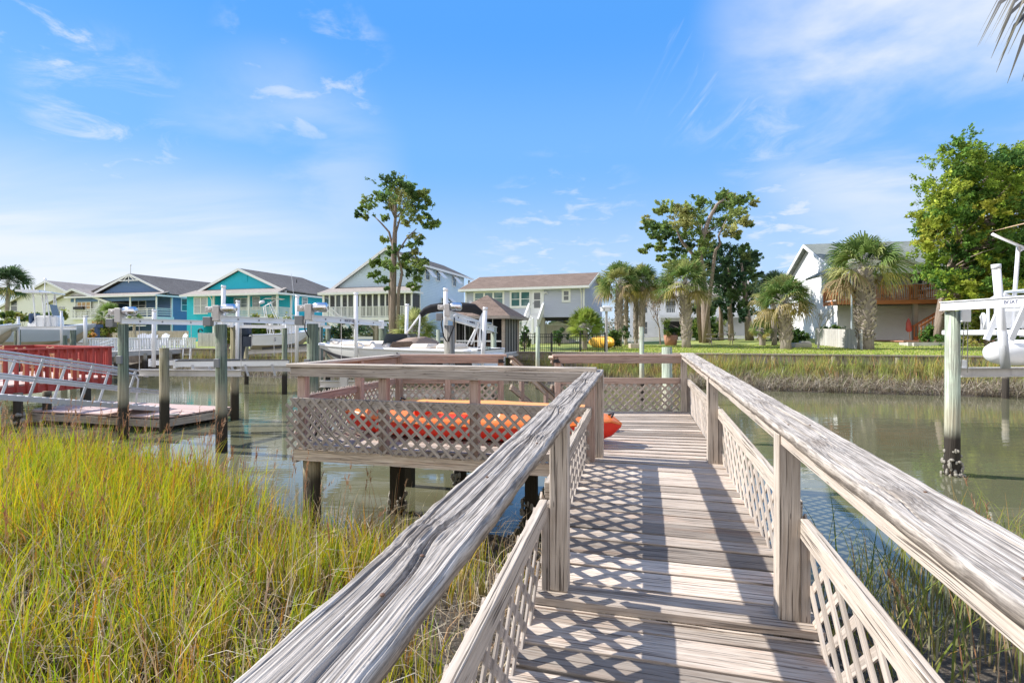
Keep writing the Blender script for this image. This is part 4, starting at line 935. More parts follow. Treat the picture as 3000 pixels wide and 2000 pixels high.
# ------------------------------------------------------------------ boats
def hull(parent, L, B, fb, mats, rise=.25, rake=.12, full=2.6, chine=.42, deadrise=.24, stripe=None, n=26, stern=1.0):
    """stern at x=0, bow at x=L, keel at z=0; returns half-breadth and sheer functions"""
    def hb(x): q = max(0, min(1, x / L)); return max(B / 2 * (stern + (1 - stern) * min(1, q * 2.5)) * (1 - q ** full) ** .62, .012)
    def sheer(x): q = x / L; return fb + rise * q ** 2
    def keel(x): q = x / L; return (fb * .80) * max(0, (q - .62) / .38) ** 2.2
    def ch(x): q = x / L; return deadrise * (1 - .3 * q) + keel(x) * .75 + .18 * q ** 2
    xs = [L * i / (n - 1) for i in range(n)]; top, bot, st = [], [], []
    for x in xs:
        w, s, k, c = hb(x), sheer(x), keel(x), ch(x); xr = x + rake * (x / L) ** 3; c = min(c, s - .05); wc = w * (.90 - .25 * (x / L) ** 3)
        top.append([(xr, -w, s), (xr, -w * 1.01, s - .07), (xr - .02, -(w + wc) / 2, (s + c) / 2), (x, -wc, c), (x, wc, c), (xr - .02, (w + wc) / 2, (s + c) / 2), (xr, w * 1.01, s - .07), (xr, w, s)])
        bot.append([(x, -wc, c), (x - .02, -wc * .5, (c + k) / 2 + .01), (x, 0, k), (x - .02, wc * .5, (c + k) / 2 + .01), (x, wc, c)])
    for sgn, rng_ in ((0, (0, 4)), (1, (4, 8))):
        b = MB(); b.loft([r[rng_[0]:rng_[1]] for r in top], closed=False); b.build('topsides', M[mats[0]], parent, True)
    b = MB(); b.loft(bot, closed=False); b.build('hull_bottom', M[mats[1]], parent, True)
    b = MB(); t0, b0 = top[0], bot[0]; b.poly([t0[0], t0[1], t0[2], b0[0], b0[1], b0[2], b0[3], b0[4], t0[5], t0[6], t0[7]]); b.build('transom', M[mats[0]], parent)
    b = MB()
    for sgn in (-1, 1): b.tube([(x + rake * (x / L) ** 3, sgn * hb(x), sheer(x)) for x in xs], .035, 6)
    b.build('rub_rail', M[mats[2]], parent, True)
    if stripe:
        b = MB()
        for sgn in (-1, 1):
            for i in range(n - 1):
                q = []
                for x, f in ((xs[i], stripe[1]), (xs[i + 1], stripe[1]), (xs[i + 1], stripe[2]), (xs[i], stripe[2])):
                    w = hb(x); s = sheer(x); xr = x + rake * (x / L) ** 3; c = min(ch(x), s - .05); wc = w * (.90 - .25 * (x / L) ** 3); g = 1 - f
                    q.append((xr - .02 * f, sgn * ((w + (wc - w) * f) + .012), s + (c - s) * f))
                b.poly(q if sgn > 0 else q[::-1], tone=.5)
        b.build('stripe', M[stripe[0]], parent)
    return hb, sheer
def cockpit(parent, hb, sheer, L, x0, x1, inset, depth, mdeck, mfloor):
    """gunwale deck with a sunk well between x0 and x1"""
    xs = [L * i / 24 for i in range(25)]; g = []
    well = lambda x: x0 <= x <= x1
    b = MB()
    for sgn in (-1, 1):
        b.loft([[(x, sgn * hb(x) * .99, sheer(x) + .005), (x, sgn * max(hb(x) - inset, .0), sheer(x) + .03)] for x in xs], closed=False)
    b.build('gunwale', M[mdeck], parent)
    b = MB(); q = [x for x in xs if x > x1 - .01]
    b.loft([[(x, -max(hb(x) - inset, 0), sheer(x) + .031), (x, 0, sheer(x) + .07), (x, max(hb(x) - inset, 0), sheer(x) + .031)] for x in q], closed=False); b.build('aft_deck', M[mdeck], parent); b = MB(); q = [x for x in xs if x < x0 + .01]
    if len(q) > 1: b.loft([[(x, -max(hb(x) - inset, 0), sheer(x) + .031), (x, max(hb(x) - inset, 0), sheer(x) + .031)] for x in q], closed=False); b.build('aft_deck', M[mdeck], parent)
    b = MB(); q = [x for x in xs if x0 - .01 < x < x1 + .2]
    b.loft([[(x, -max(hb(x) - inset, 0), sheer(x) + .03), (x, -max(hb(x) - inset, 0) * .97, sheer(x) - depth), (x, max(hb(x) - inset, 0) * .97, sheer(x) - depth), (x, max(hb(x) - inset, 0), sheer(x) + .03)] for x in q], closed=False)
    b.build('cockpit_liner', M[mfloor], parent)
def boat(label, stern, bow, z, name='motor_boat', cat='boat', group='boats on lifts'):
    s, e = Vector(stern), Vector(bow); d = e - s; t = thing(name, label, cat, (s.x, s.y, z), math.atan2(d.y, d.x), group); return t, d.length
# open white deck boat on the near lift
bt, L = boat('white open boat with tan seats and a folded black canopy on the lift', P(1432, 1000, 11.2), P(958, 1000, 12.9), -.02)
fbz = .84
hbf, shf = hull(bt, L, 1.75, fbz, ('weathered_gelcoat', 'hull_tan', 'white_vinyl'), rise=.10, rake=.22, full=3.2, stripe=('dark_stripe', .42, .62), deadrise=.3)
cockpit(bt, hbf, shf, L, .5, L * .86, .26, .42, 'weathered_gelcoat', 'gelcoat')
def cush(parent, c, size, m='cushion', rz=0, name='seat_cushion'):
    b = MB(); b.box(c, size, rz); b.build(name, M[m], parent, bevel=min(size) * .3)
for c, s in (((L * .70, .50, fbz + .05), (1.0, .22, .26)), ((L * .70, -.50, fbz + .05), (1.0, .22, .26)), ((L * .55, .52, fbz + .02), (.55, .24, .22)), ((L * .30, .45, fbz + .04), (.5, .5, .2)), ((L * .2, 0, fbz + .02), (.3, 1.1, .24)), ((L * .90, 0, fbz + .10), (.3, .55, .16))): cush(bt, c, s)
b = MB(); b.loft([[(L * .50, y, fbz + .04), (L * .47, y, fbz + .26 - abs(y) * .15), (L * .36, y, fbz + .30 - abs(y) * .2), (L * .33, y, fbz + .05)] for y in np.linspace(-.55, .55, 9)], closed=False); b.build('helm_cover', M['brown_canvas'], bt, True)
b = MB(); b.loft([[(L * .53, y, fbz + .06), (L * .50, y, fbz + .36)] for y in np.linspace(-.62, .62, 7)], closed=False); b.build('windscreen', M['glass'], bt)
for sgn in (-1, 1):
    b = MB(); b.tube([(L * .62, sgn * hbf(L * .62) * .9, fbz + .05), (L * .66, sgn * hbf(L * .66) * .86, fbz + .16), (L * .92, sgn * hbf(L * .92) * .8, fbz + .2), (L * .97, 0, fbz + .22)], .014, 6); b.build('bow_rail', M['chrome'], bt, True)
bm = bt.matrix_world if False else Matrix.Translation(bt.location) @ Matrix.Rotation(bt.rotation_euler.z, 4, 'Z')
def wl(b): b.m = bm; return b
for yy, m_ in ((0, 0), (1, 1)):
    Zc = 11.6 + .9 * yy
    b = MB(mtx=bm); pts = [(1232, 921), (1246, 909), (1264, 902), (1292, 898), (1330, 898), (1360, 899), (1388, 902), (1412, 916)]; b.tube([P(x, y + yy * 4, Zc) for x, y in pts], [.05, .07, .085, .09, .095, .105, .10, .05], 10); b.build('folded_canopy', M['black_canvas'], bt, True)
    for a, c in (((1232, 921), (1190, 978)), ((1231, 925), (1226, 995)), ((1404, 944), (1368, 1012)), ((1410, 925), (1380, 1010)), ((1412, 916), (1402, 1015))): b = MB(mtx=bm); b.tube([P(a[0], a[1], Zc), P(c[0], c[1], Zc)], .02, 6); b.build('canopy_pole', M['pale_aluminium'], bt, True)
b = MB(); b.box((.18, 0, fbz - .12), (.5, 1.35, .08)); b.box((-.12, 0, fbz - .42), (.42, 1.3, .07)); b.build('swim_platform', M['weathered_gelcoat'], bt, bevel=.02)
b = MB()
for sgn in (-1, 1): b.tube([(L * .40, sgn * (hbf(L * .4) + .02), fbz - .05), (L * .33, sgn * (hbf(L * .33) + .015), fbz - .4)], .016, 5); b.tube([(.5, sgn * (hbf(.5) + .02), fbz - .06), (.9, sgn * (hbf(.9) + .02), fbz - .35)], .014, 5)
b.build('fender_rope', M['carpet'], bt)
b = MB()
for sgn in (-1, 1): b.prism([(L * .36, sgn * (hbf(L * .36) + .004), fbz - .30), (L * .22, sgn * (hbf(L * .22) + .004), fbz - .32), (L * .18, sgn * (hbf(L * .18) + .004), fbz - .22), (L * .24, sgn * (hbf(L * .24) + .004), fbz - .18)], (0, sgn * .01, 0))
b.build('side_graphic', M['dark_stripe'], bt)
b = MB(); b.tube([(L * .1, -.5, fbz), (L * .1, -.5, fbz + .6)], .016, 6); b.sphere((L * .1, -.5, fbz + .63), .05); b.build('stern_light', M['white_vinyl'], bt, True)

# fishing boat with a big dark outboard, across the canal
ft, L = boat('small cream fishing boat with a large dark blue outboard by the turquoise house', P(735, 1000, 20.4), P(905, 1000, 21.6), .52)
hbf, shf = hull(ft, L, 1.15, .60, ('gelcoat', 'hull_tan', 'white_vinyl'), rise=.16, rake=.1, full=3.0, deadrise=.2)
cockpit(ft, hbf, shf, L, .35, L * .62, .16, .26, 'gelcoat', 'gelcoat')
ob = MB(); ob.loft([[(x + dx, y, z) for x, y in [(-.16, -.0), (-.10, -.15), (.08, -.16), (.2, -.1), (.2, .1), (.08, .16), (-.10, .15)] for x, y in [(x * s, y * s)]] for z, s, dx in ((.62, .75, -.22), (.72, 1.25, -.24), (.95, 1.35, -.26), (1.12, 1.15, -.25), (1.19, .6, -.22))]); o1 = ob.build('outboard_cowling', M['outboard_navy'], ft, True); o1.scale = (1.35,) * 3; o1.location = (0, 0, -.3)
ob = MB(); ob.loft([[(x + dx, y, z) for x, y in [(-.12 * s, -.07 * s), (.1 * s, -.06 * s), (.1 * s, .06 * s), (-.12 * s, .07 * s)]] for z, s, dx in ((.62, 1.4, -.22), (.45, 1.2, -.24), (.15, 1.0, -.28), (-.1, 1.0, -.33))]); ob.box((-.12, 0, .48), (.2, .3, .3)); ob.box((-.36, 0, -.12), (.5, .2, .025)); ob.tube([(-.52, 0, -.24), (-.18, 0, -.22)], [.05, .07], 8); ob.box((-.33, 0, -.34), (.16, .02, .22)); o2 = ob.build('outboard_leg', M['outboard_navy'], ft); o2.scale = (1.35,) * 3; o2.location = (0, 0, -.3)
inv = Matrix.Rotation(0, 4, 'Z')
text_mesh('YAMAHA', .165, M['letter_white'], ft, Vector((-.34, -.30, .96)), face_rot((1, 0, 0)))
text_mesh('S', .2, M['letter_navy'], ft, Vector((L * .36, -hbf(L * .36) - .012, .42)), face_rot((1, -.02, 0)))
b = MB(); b.box((L * .63, 0, .80), (.5, .5, .5)); b.box((L * .66, 0, 1.08), (.2, .5, .1)); b.build('console', M['gelcoat'], ft, bevel=.04)
b = MB(); b.loft([[(L * .70, y, 1.0), (L * .66, y, 1.32)] for y in (-.26, 0, .26)], closed=False); b.build('windscreen', M['glass'], ft)
cush(ft, (L * .40, 0, .90), (.55, .62, .14), 'gelcoat'); cush(ft, (L * .33, 0, 1.02), (.1, .62, .2), 'gelcoat', name='seat_back')
b = MB()
for y in (-.28, .28): b.tube([(L * .36, y, .55), (L * .34, y, .88)], .015, 5); b.tube([(L * .30, y, .6), (L * .22, y, 1.75), (L * .4, y, 2.0)], .016, 5); b.tube([(L * .56, y, .6), (L * .30, y, 1.95)], .016, 5); b.tube([(L * .66, y, 1.1), (L * .60, y, 1.4), (L * .78, y, 1.42), (L * .82, y, .9)], .014, 5)
b.build('canopy_frame', M['pale_aluminium'], ft, True)
b = MB(); b.tube([(L * .18, -.3, 1.92), (L * .18, .3, 1.92)], .07, 8); b.loft([[(x, y, 2.02 + .06 * math.cos((x / L - .36) * 5)) for y in (-.4, .4)] for x in np.linspace(L * .22, L * .55, 6)], closed=False); b.build('canopy', M['white_vinyl'], ft, True)
b = MB(); b.tube([(L * .76, -.3, .9), (L * .66, -.32, 3.1)], .008, 5); b.build('aerial', M['white_vinyl'], ft)
# its lift
LT = thing('boat_lift', 'far boat lift with thin green pilings holding the cream fishing boat', 'boat lift', (-10, 20.5, WATER_Z), 0, 'boat lifts along the canal')
for px_, Z_, m in ((690, 19.8, 'olive_piling'), (834, 19.3, 'green_piling'), (961, 20.5, 'green_piling'), (722, 23, 'olive_piling')): pile_part(LT, G(px_, Z_), .093, -2.6, 1.38 if px_ != 722 else .7, m)
for (pa, za, pb, zb) in ((692, 19.8, 836, 19.4), (836, 19.2, 968, 20.4)):
    b = MB(LT.location); channel(b, G(pa, za, 1.46), G(pb, zb, 1.44), .1); b.build('top_beam', M['pale_aluminium'], LT)
for pa, pb, y, Z_ in ((728, 905, 1032, 20.3), (735, 930, 1022, 21.6)):
    b = MB(LT.location); a, c = P(pa, y, Z_), P(pb, y - 8, Z_ + .5); ibeam(b, a, c, .14, .1); b.build('cradle_beam', M['dull_aluminium'], LT)
b = MB(LT.location); b.beam(P(768, 1022, 20.4), P(910, 1008, 21.2), .1, .08); b.build('bunk', M['carpet'], LT)
for px_, Z_, y0, y1 in ((803, 19.6, 955, 1040), (845, 20, 960, 1030)): b = MB(LT.location); b.tube([P(px_, y1, Z_), P(px_, y0, Z_)], .012, 5); b.build('cable', M['dull_aluminium'], LT)

# big grey-hulled centre consoles far left
def console_boat(label, stern, bow, z, hullm, B, fb, ttop, canopy=False):
    t, L = boat(label, stern, bow, z); hb, sh = hull(t, L, B, fb, (hullm, 'hull_tan', 'white_vinyl'), rise=.28, rake=.3, full=3.2, deadrise=.34)
    cockpit(t, hb, sh, L, .5, L * .66, .2, .4, 'gelcoat', 'gelcoat')
    b = MB(); b.box((L * .52, 0, fb + .25), (.9, .8, .9)); b.build('console', M['gelcoat'], t, bevel=.08)
    b = MB(); b.loft([[(L * .60, y, fb + .65), (L * .56, y, fb + 1.25)] for y in (-.42, -.2, .2, .42)], closed=False); b.build('windscreen', M['glass'], t)
    cush(t, (L * .36, 0, fb + .18), (.5, .9, .5), 'gelcoat'); cush(t, (L * .33, 0, fb + .55), (.12, .9, .5), 'navy_paint', name='seat_back')
    if ttop:
        b = MB()
        for y in (-.45, .45):
            for x0, x1 in ((.40, .37), (.50, .52), (.58, .53)): b.tube([(L * x0, y, fb + .1), (L * x1, y * 1.05, fb + 1.75)], .03, 6)
        b.build('canopy_frame', M['pale_aluminium'], t, True)
        b = MB(); b.box((L * .45, 0, fb + 1.80), (L * .36, 1.6, .07)); b.build('hard_top', M['gelcoat'], t, bevel=.03)
        b = MB(); b.box((L * .33, 0, fb + 1.88), (.9, 1.5, .1)); [b.tube([(L * .26, y, fb + 1.9), (L * .24, y, fb + 2.2)], .03, 6) for y in (-.6, -.2, .2, .6)]; b.build('rod_holders', M['gelcoat'], t)
        b = MB(); b.tube([(L * .45, 0, fb + 1.83), (L * .46, 0, fb + 2.5)], .015, 5); b.sphere((L * .46, 0, fb + 2.5), .07); b.build('mast_light', M['white_vinyl'], t)
    else:
        b = MB()
        for y in (-.55, .55):
            for x0, x1 in ((.3, .45), (.42, .34), (.55, .44)): b.tube([(L * x0, y, fb + .1), (L * x1, y, fb + 1.32)], .022, 6)
        b.build('canopy_frame', M['pale_aluminium'], t, True)
        b = MB(); b.loft([[(x, y, fb + 1.36 + .08 * math.cos(y * 2)) for y in np.linspace(-.75, .75, 7)] for x in np.linspace(L * .1, L * .62, 5)], closed=False); b.build('canopy', M['hull_grey'], t, True)
    return t
console_boat('large pale grey centre-console boat with a hard top, high bow pointing right', P(20, 985, 25.0), P(258, 985, 26.2), .45, 'hull_grey', 1.9, .92, True)
console_boat('white open boat with a low canopy at the left edge, nearer than the grey one', P(-190, 990, 22.0), P(34, 990, 22.8), .45, 'gelcoat', 1.7, .85, False)
LL = thing('boat_lift', 'boat lift on dark green pilings around the grey centre-console boat', 'boat lift', (-22, 24, WATER_Z), 0, 'boat lifts along the canal')
for px_, Z_, zt in ((51, 23.4, 1.35), (188, 23.6, 1.1), (214, 24.0, 1.33)): pile_part(LL, G(px_, Z_), .12, -2.6, zt, 'green_piling')
b = MB(LL.location); channel(b, G(42, 23.4, 1.43), G(224, 24.0, 1.43), .12); b.build('top_beam', M['pale_aluminium'], LL)
for px_, Z_, y0 in ((180, 23.3, 910), (250, 23.5, 925), (54, 23.2, 928)): pvc(LL, P(px_, 1012, Z_), P(px_, y0, Z_), .05 if px_ != 250 else .07)
b = MB(LL.location); ibeam(b, P(-30, 1010, 25), P(262, 1008, 25.6), .2, .14); b.build('cradle_beam', M['dull_aluminium'], LL)

# pontoon boat on the right-hand lift
pt, L = boat('white pontoon boat with silver float tubes and teal side panels on the right lift', (14.6, 9.2, 0), (8.35, 9.75, 0), .62, 'pontoon_boat')
for yy in (-.80, .80):
    b = MB(); b.tube([(x - (1.5 if yy < 0 else 0), yy, .23) for x in (1.5, L - .42, L - .26, L - .13, L - .05, L)], [.225, .225, .215, .18, .13, .03], 20); b.build('float_tube', M['pale_aluminium'], pt, True)
    b = MB()
    for x in np.arange(.8, L - (1.9 if yy < 0 else .4), .9): b.box((x, yy, .47), (.25, .12, .12)); b.box((x, yy, .515), (.6, .3, .02))
    b.build('tube_brackets', M['aluminium'], pt)
    b = MB(); b.tube([(L * .5, yy * 1.0, .232), (L * .97, yy, .232)], .229, 16)
b = MB(); b.box((L * .45, 0, .58), (L * .92, 2.1, .10)); b.build('deck_frame', M['pale_aluminium'], pt, bevel=.02)
for yy in (-1.0, 1.0):
    b = MB(); b.box((L * .40, yy, .98), (L * .70, .05, .62)); b.build('side_panel', M['gelcoat'], pt, bevel=.01)
    s_ = 1 if yy > 0 else -1
    for z0, z1, m_ in ((1.0, 1.16, 'teal_stripe'), (.88, .93, 'dark_stripe')): b = MB(); b.prism([(L * .06, yy + s_ * .027, z0), (L * .74, yy + s_ * .027, z0 + .05), (L * .74, yy + s_ * .027, z1), (L * .06, yy + s_ * .027, z1 + .03)], (0, s_ * .006, 0)); b.build('panel_stripe', M[m_], pt)
    b = MB(); b.tube([(L * .05, yy, 1.33), (L * .75, yy, 1.33), (L * .77, yy, 1.25), (L * .77, yy, .64)], .025, 8); b.build('fence_rail', M['pale_aluminium'], pt, True)
b = MB()
for y in (.45, .95): b.beam((L * .955, y, .45), (L * .90, y, 1.28), .04, .09)
b.beam((L * .92, .45, .98), (L * .92, .95, .98), .06, .03); b.beam((L * .915, .45, 1.2), (L * .915, .95, 1.2), .05, .03); b.build('boarding_ladder', M['pale_aluminium'], pt)
b = MB(); b.tube([(L * .94, .3, .63), (L * .94, .3, .88), (L * .92, .1, .93), (L * .90, -.1, .88), (L * .9, -.1, .63)], .03, 8); b.build('grab_rail', M['pale_aluminium'], pt, True)
for y in (-.98, .98):
    for p, q, r_ in (((L * .70, y, .64), (L * .68, y, 2.35), .035), ((L * .52, y, 1.9), (L * .76, y, 2.62), .03), ((L * .68, y, 2.25), (L * .55, y, 2.75), .025)): b = MB(); b.tube([p, q], r_, 8); b.build('canopy_pole', M['white_vinyl'], pt, True)
b = MB(); b.loft([[(x, y, 2.64 + .35 * math.sin((.78 - x / L) / .6 * 3.1)) for y in (-1.05, 0, 1.05)] for x in np.linspace(L * .2, L * .76, 9)], closed=False); b.build('canopy', M['tan_canvas'], pt, True)
b = MB(); b.box((L * .5, 0, 1.42), (L * .45, 2.0, .05)); b.build('cover', M['hull_grey'], pt, bevel=.02)
LR = thing('boat_lift', 'white beamed boat lift on one pale oyster-crusted piling, holding the pontoon boat', 'boat lift', (7.1, 8.3, WATER_Z), 0, 'boat lifts along the canal')
pr = G(2791, 8.3); p_ = pile_part(LR, pr, .103, -2.8, 1.55, 'pale_green_piling'); pile_part(LR, G(2946, 18), .1, -2.6, .4, 'grey_piling')
b = MB(LR.location); rg = random.Random(5)
for i in range(60):
    a = rg.uniform(0, 6.3); z = WATER_Z + rg.random() ** 1.6 * .42; rr = .1 + rg.uniform(0, .05) * (1.2 - (z - WATER_Z) * 2); b.sphere((pr.x + rr * math.cos(a), pr.y + rr * math.sin(a), z), rg.uniform(.018, .04), 6, 4, (rg.uniform(.5, 1), rg.uniform(.5, 1), rg.uniform(.6, 1.5)))
b.build('oyster_cluster', M['oyster'], p_)['kind'] = 'stuff'
b = MB(LR.location); ra, rb = Vector((pr.x - .12, pr.y + .05, 1.63)), Vector((pr.x + .1, 4.2, 1.63)); channel(b, ra, rb, .12, .07); b.build('top_beam', M['pale_aluminium'], LR)
dr = (rb - ra).normalized(); text_mesh('BOAT', .075, M['letter_navy'], LR, ra.lerp(rb, .27) + Vector((-.038, 0, 0)) - LR.location, face_rot(dr))
b = MB(LR.location); b.box(pr + Vector((.09, -.14, 1.47)), (.15, .03, .20)); b.build('end_plate', M['pale_aluminium'], LR, bevel=.006)
b = MB(LR.location); b.tube([pr + Vector((.16, -.05, 1.5)), pr + Vector((.13, 0, .55))], .008, 5); b.tube([pr + Vector((.2, -.05, 1.5)), pr + Vector((.24, 0, .55))], .008, 5); b.build('cable', M['rope'], LR)
b = MB(LR.location); a = P(2806, 1090, 8.5); c = Vector((12.5, 8.9, a.z)); ibeam(b, a, c, .155, .13, .018); b.build('cradle_beam', M['dull_aluminium'], LR)
b = MB(LR.location); b.box(a + Vector((.06, 0, .14)), (.11, .1, .12)); b.box(a + Vector((.02, 0, .075)), (.2, .14, .02)); b.build('pulley_block', M['pale_aluminium'], LR)
b = MB(LR.location); a2 = P(2900, 1090, 10.6); b.beam(a2, a2 + Vector((5, .4, 0)), .1, .15); b.build('cradle_beam', M['dull_aluminium'], LR)
b = MB(LR.location); b.tube([P(2946, 1078, 8.3), P(2918, 776, 8.3)], .058, 12); b.tube([P(2919, 788, 8.3), P(2918, 774, 8.3)], .064, 12); b.build('guide_pole', M['white_vinyl'], LR, True)
b = MB(LR.location); b.tube([P(2946, 1078, 8.29), P(2936, 970, 8.29)], .064, 12); b.build('guide_sleeve', M['aluminium'], LR, True)
# ------------------------------------------------------------------ houses across the canal
EX, EY = Vector((1, 0, 0)), Vector((0, 1, 0))
class House:
    def __init__(s, name, label, cat, corner, ang, left=False, group='houses across the canal'):
        s.a = R(ang); s.ex = Vector((math.cos(s.a), -math.sin(s.a), 0)); s.ey = Vector((math.sin(s.a), math.cos(s.a), 0)); s.O = Vector(corner)
        s.t = thing(name, label, cat, s.O, -s.a, group)
    def fr(s, px, py, y=0.0):                            # point seen at a photo pixel on the plane y = const
        k = (px - HX) / F; O = s.O + s.ey * y; x = (k * O.y - O.x) / (s.ex.x - k * s.ex.y); Z = O.y + s.ex.y * x
        return x, H - (py - HY) / F * Z - s.O.z
    def sd(s, px, py, x=0.0):                            # the same on the plane x = const
        k = (px - HX) / F; O = s.O + s.ex * x; y = (k * O.y - O.x) / (s.ey.x - k * s.ey.y); Z = O.y + s.ey.y * y
        return y, H - (py - HY) / F * Z - s.O.z
    def local(s, w): d = Vector(w) - s.O; return Vector((d.dot(s.ex), d.dot(s.ey), d.z))
def wb(b, p, q): b.b2(p, q, wall=True, tone=.5)
def wprism(b, pts, d):
    pts = [Vector(p) for p in pts]; d = Vector(d); q = [p + d for p in pts]; uv = lambda P_: [(v.x + v.y, v.z) for v in P_]
    b.poly(pts[::-1], uv(pts[::-1]), .5); b.poly(q, uv(q), .5)
    for i in range(len(pts)):
        j = (i + 1) % len(pts); r = [pts[i], pts[j], q[j], q[i]]; b.poly(r, uv(r), .5)
def slab(b, a, c, d, e, th=.14):
    """roof plane: a-c along the eave, d-e along the ridge (c to d, e back to a)"""
    a, c, d, e = map(Vector, (a, c, d, e)); n = (c - a).cross(e - a).normalized(); n = n if n.z > 0 else -n
    u = (c - a).normalized(); v = n.cross(u); uv = lambda P_: [((p - a).dot(u) + 40, (p - a).dot(v) + 40) for p in P_]
    T = [a, c, d, e]; Bt = [p - n * th for p in T]
    b.poly(T, uv(T), .5); b.poly(Bt[::-1], uv(Bt[::-1]), .5)
    for i in range(4): j = (i + 1) % 4; r = [T[i], Bt[i], Bt[j], T[j]]; b.poly(r, uv(r), .5)
def window(h, c, w, hh, ex=EX, out=-EY, frame='white_paint', glass='glass', cols=1, rail=True, t=.10, name='window', shut=None):
    """c = centre on the wall; frame with child panes"""
    c = Vector(c); up = Vector((0, 0, 1)); ex = Vector(ex); out = Vector(out); b = MB()
    def bar(x0, x1, z0, z1, o0, o1): b.obox(c + ex * (x0 + x1) / 2 + up * (z0 + z1) / 2 + out * (o0 + o1) / 2, ex * (x1 - x0) / 2, out * (o1 - o0) / 2, up * (z1 - z0) / 2)
    W2, H2 = w / 2, hh / 2
    bar(-W2 - t, W2 + t, H2, H2 + t, 0, .05); bar(-W2 - t, W2 + t, -H2 - t, -H2, 0, .06); bar(-W2 - t, -W2, -H2, H2, 0, .05); bar(W2, W2 + t, -H2, H2, 0, .05)
    cw = w / cols
    for i in range(1, cols): x = -W2 + cw * i; bar(x - t * .5, x + t * .5, -H2, H2, 0, .05)
    if rail:
        for i in range(cols): x0 = -W2 + cw * i + (t * .5 if i else 0); x1 = -W2 + cw * (i + 1) - (t * .5 if i < cols - 1 else 0); bar(x0, x1, -.025, .025, 0, .035)
    f = b.build(name, M[frame], h)
    b = MB(); b.obox(c + out * .008, ex * W2, out * .008, up * H2); b.build('pane', M[glass], f); return f
def railing(h, p, q, hh, m='white_paint', sp=.13, bw=.035, name='railing', posts=2.0, botgap=.08):
    p, q = Vector(p), Vector(q); d = (q - p); L = d.length; d.normalize(); up = Vector((0, 0, 1)); b = MB()
    b.beam(p + up * hh, q + up * hh, .09, .04); b.beam(p + up * botgap, q + up * botgap, .04, .06)
    n = max(2, int(L / sp))
    for i in range(1, n): c = p + (q - p) * (i / n); b.beam(c + up * (botgap + .03), c + up * (hh - .02), bw, bw, up=Vector((d.x, d.y, 0)))
    k = max(1, round(L / posts))
    for i in range(k + 1): c = p + (q - p) * (i / k); b.beam(c + up * -.02, c + up * (hh - .021), .10, .10, up=Vector((d.x, d.y, 0)))
    return b.build(name, M[m], h)
def boxpart(h, name, m, *boxes, bevel=0):
    for p, q in boxes: b = MB(); wb(b, p, q); o = b.build(name, M[m], h, bevel=bevel)
    return o
def downpipe(h, x, y, z0, z1, kick=(.25, .35)):
    b = MB(); b.tube([(x, y - kick[0] - .2, z1 + .3), (x, y - kick[0], z1 + .2), (x, y - .05, z1 - .1), (x, y - .05, z0)], .05, 6); b.build('downpipe', M['white_paint'], h)

# ---------- grey house (centre) : gable roof parallel to the canal
gz = land(2, 44)
h = House('house', 'grey sided house on stilts with a brown shingle roof and white stairs to its door', 'house', (5.94 - 10.73 * math.cos(R(20)), 42 + 10.73 * math.sin(R(20)), gz), 20)
Wd, D, zb, ze = 10.73, 8.2, 2.2, 4.75; t = h.t
b = MB(); wb(b, (0, 0, zb), (Wd, .15, ze)); wb(b, (0, D - .15, zb), (Wd, D, ze)); wb(b, (.001, .151, zb), (.15, D - .151, ze))
for x in (0, Wd - .15): wprism(b, [(x, .152 if x else .152, ze - .3 if x == 0 else zb), (x, D - .152, ze - .3 if x == 0 else zb), (x, D - .152, ze), (x, D / 2, ze + 1.35), (x, .152, ze)], (.149, 0, 0))
b.build('wall', M['grey_siding'], t)
rd_, rise = .45, 1.5; k_ = (rise) / (D / 2 + .45)
b = MB(); slab(b, (-.45, -.45, ze + .02), (Wd + .45, -.45, ze + .02), (Wd + .45, D / 2, ze + 1.55), (-.45 + 0, D / 2, ze + 1.55)); slab(b, (Wd + .45, D + .45, ze + .02), (-.45, D + .45, ze + .02), (-.45, D / 2 + .002, ze + 1.55), (Wd + .45, D / 2 + .002, ze + 1.55)); rf = b.build('roof', M['brown_shingle'], t)
b = MB(); b.b2((-.5, -.53, ze - .2), (Wd + .5, -.46, ze + .0)); b.build('gutter', M['white_paint'], rf)
b = MB(); wb(b, (-.4, -.45, ze - .22), (Wd + .4, 0, ze - .19)); b.build('soffit', M['soffit'], rf)
b = MB()
for y0, y1 in ((-.47, D / 2), (D + .47, D / 2)): b.beam((Wd + .47, y0, ze - .12), (Wd + .47, y1, ze + 1.43), .04, .22); b.beam((-.47, y0, ze - .12), (-.47, y1, ze + 1.43), .04, .22)
b.build('rake_board', M['white_paint'], rf)
for px0, px1, y0, y1, cols in ((1386.5, 1477.5, 853, 896, 3), (1493, 1556, 851, 901, 2)):
    (x0, z1), (x1, _) = h.fr(px0 + 6, y0 + 6), h.fr(px1 - 5, y0); z0 = h.fr((px0 + px1) / 2, y1 - 5)[1]; window(t, ((x0 + x1) / 2, 0, (z0 + z1) / 2), x1 - x0, z1 - z0, glass='teal_glass', cols=cols, t=.17)
x0, z1 = h.fr(1652, 853); x1, z0 = h.fr(1666, 879); window(t, ((x0 + x1) / 2, 0, (z0 + z1) / 2), x1 - x0, z1 - z0, t=.17)
x0, z1 = h.fr(1560, 854); x1, z0 = h.fr(1588, 921)
dr_ = boxpart(t, 'door', 'white_paint', ((x0, -.06, z0), (x1, -.001, z1))); w_ = x1 - x0
boxpart(dr_, 'pane', 'glass', ((x0 + .16, -.075, z0 + .55), (x1 - .14, -.061, z1 - .12))); boxpart(dr_, 'mullion', 'white_paint', ((x0 + .14, -.085, z0 + 1.18), (x1 - .14, -.0605, z0 + 1.25)))
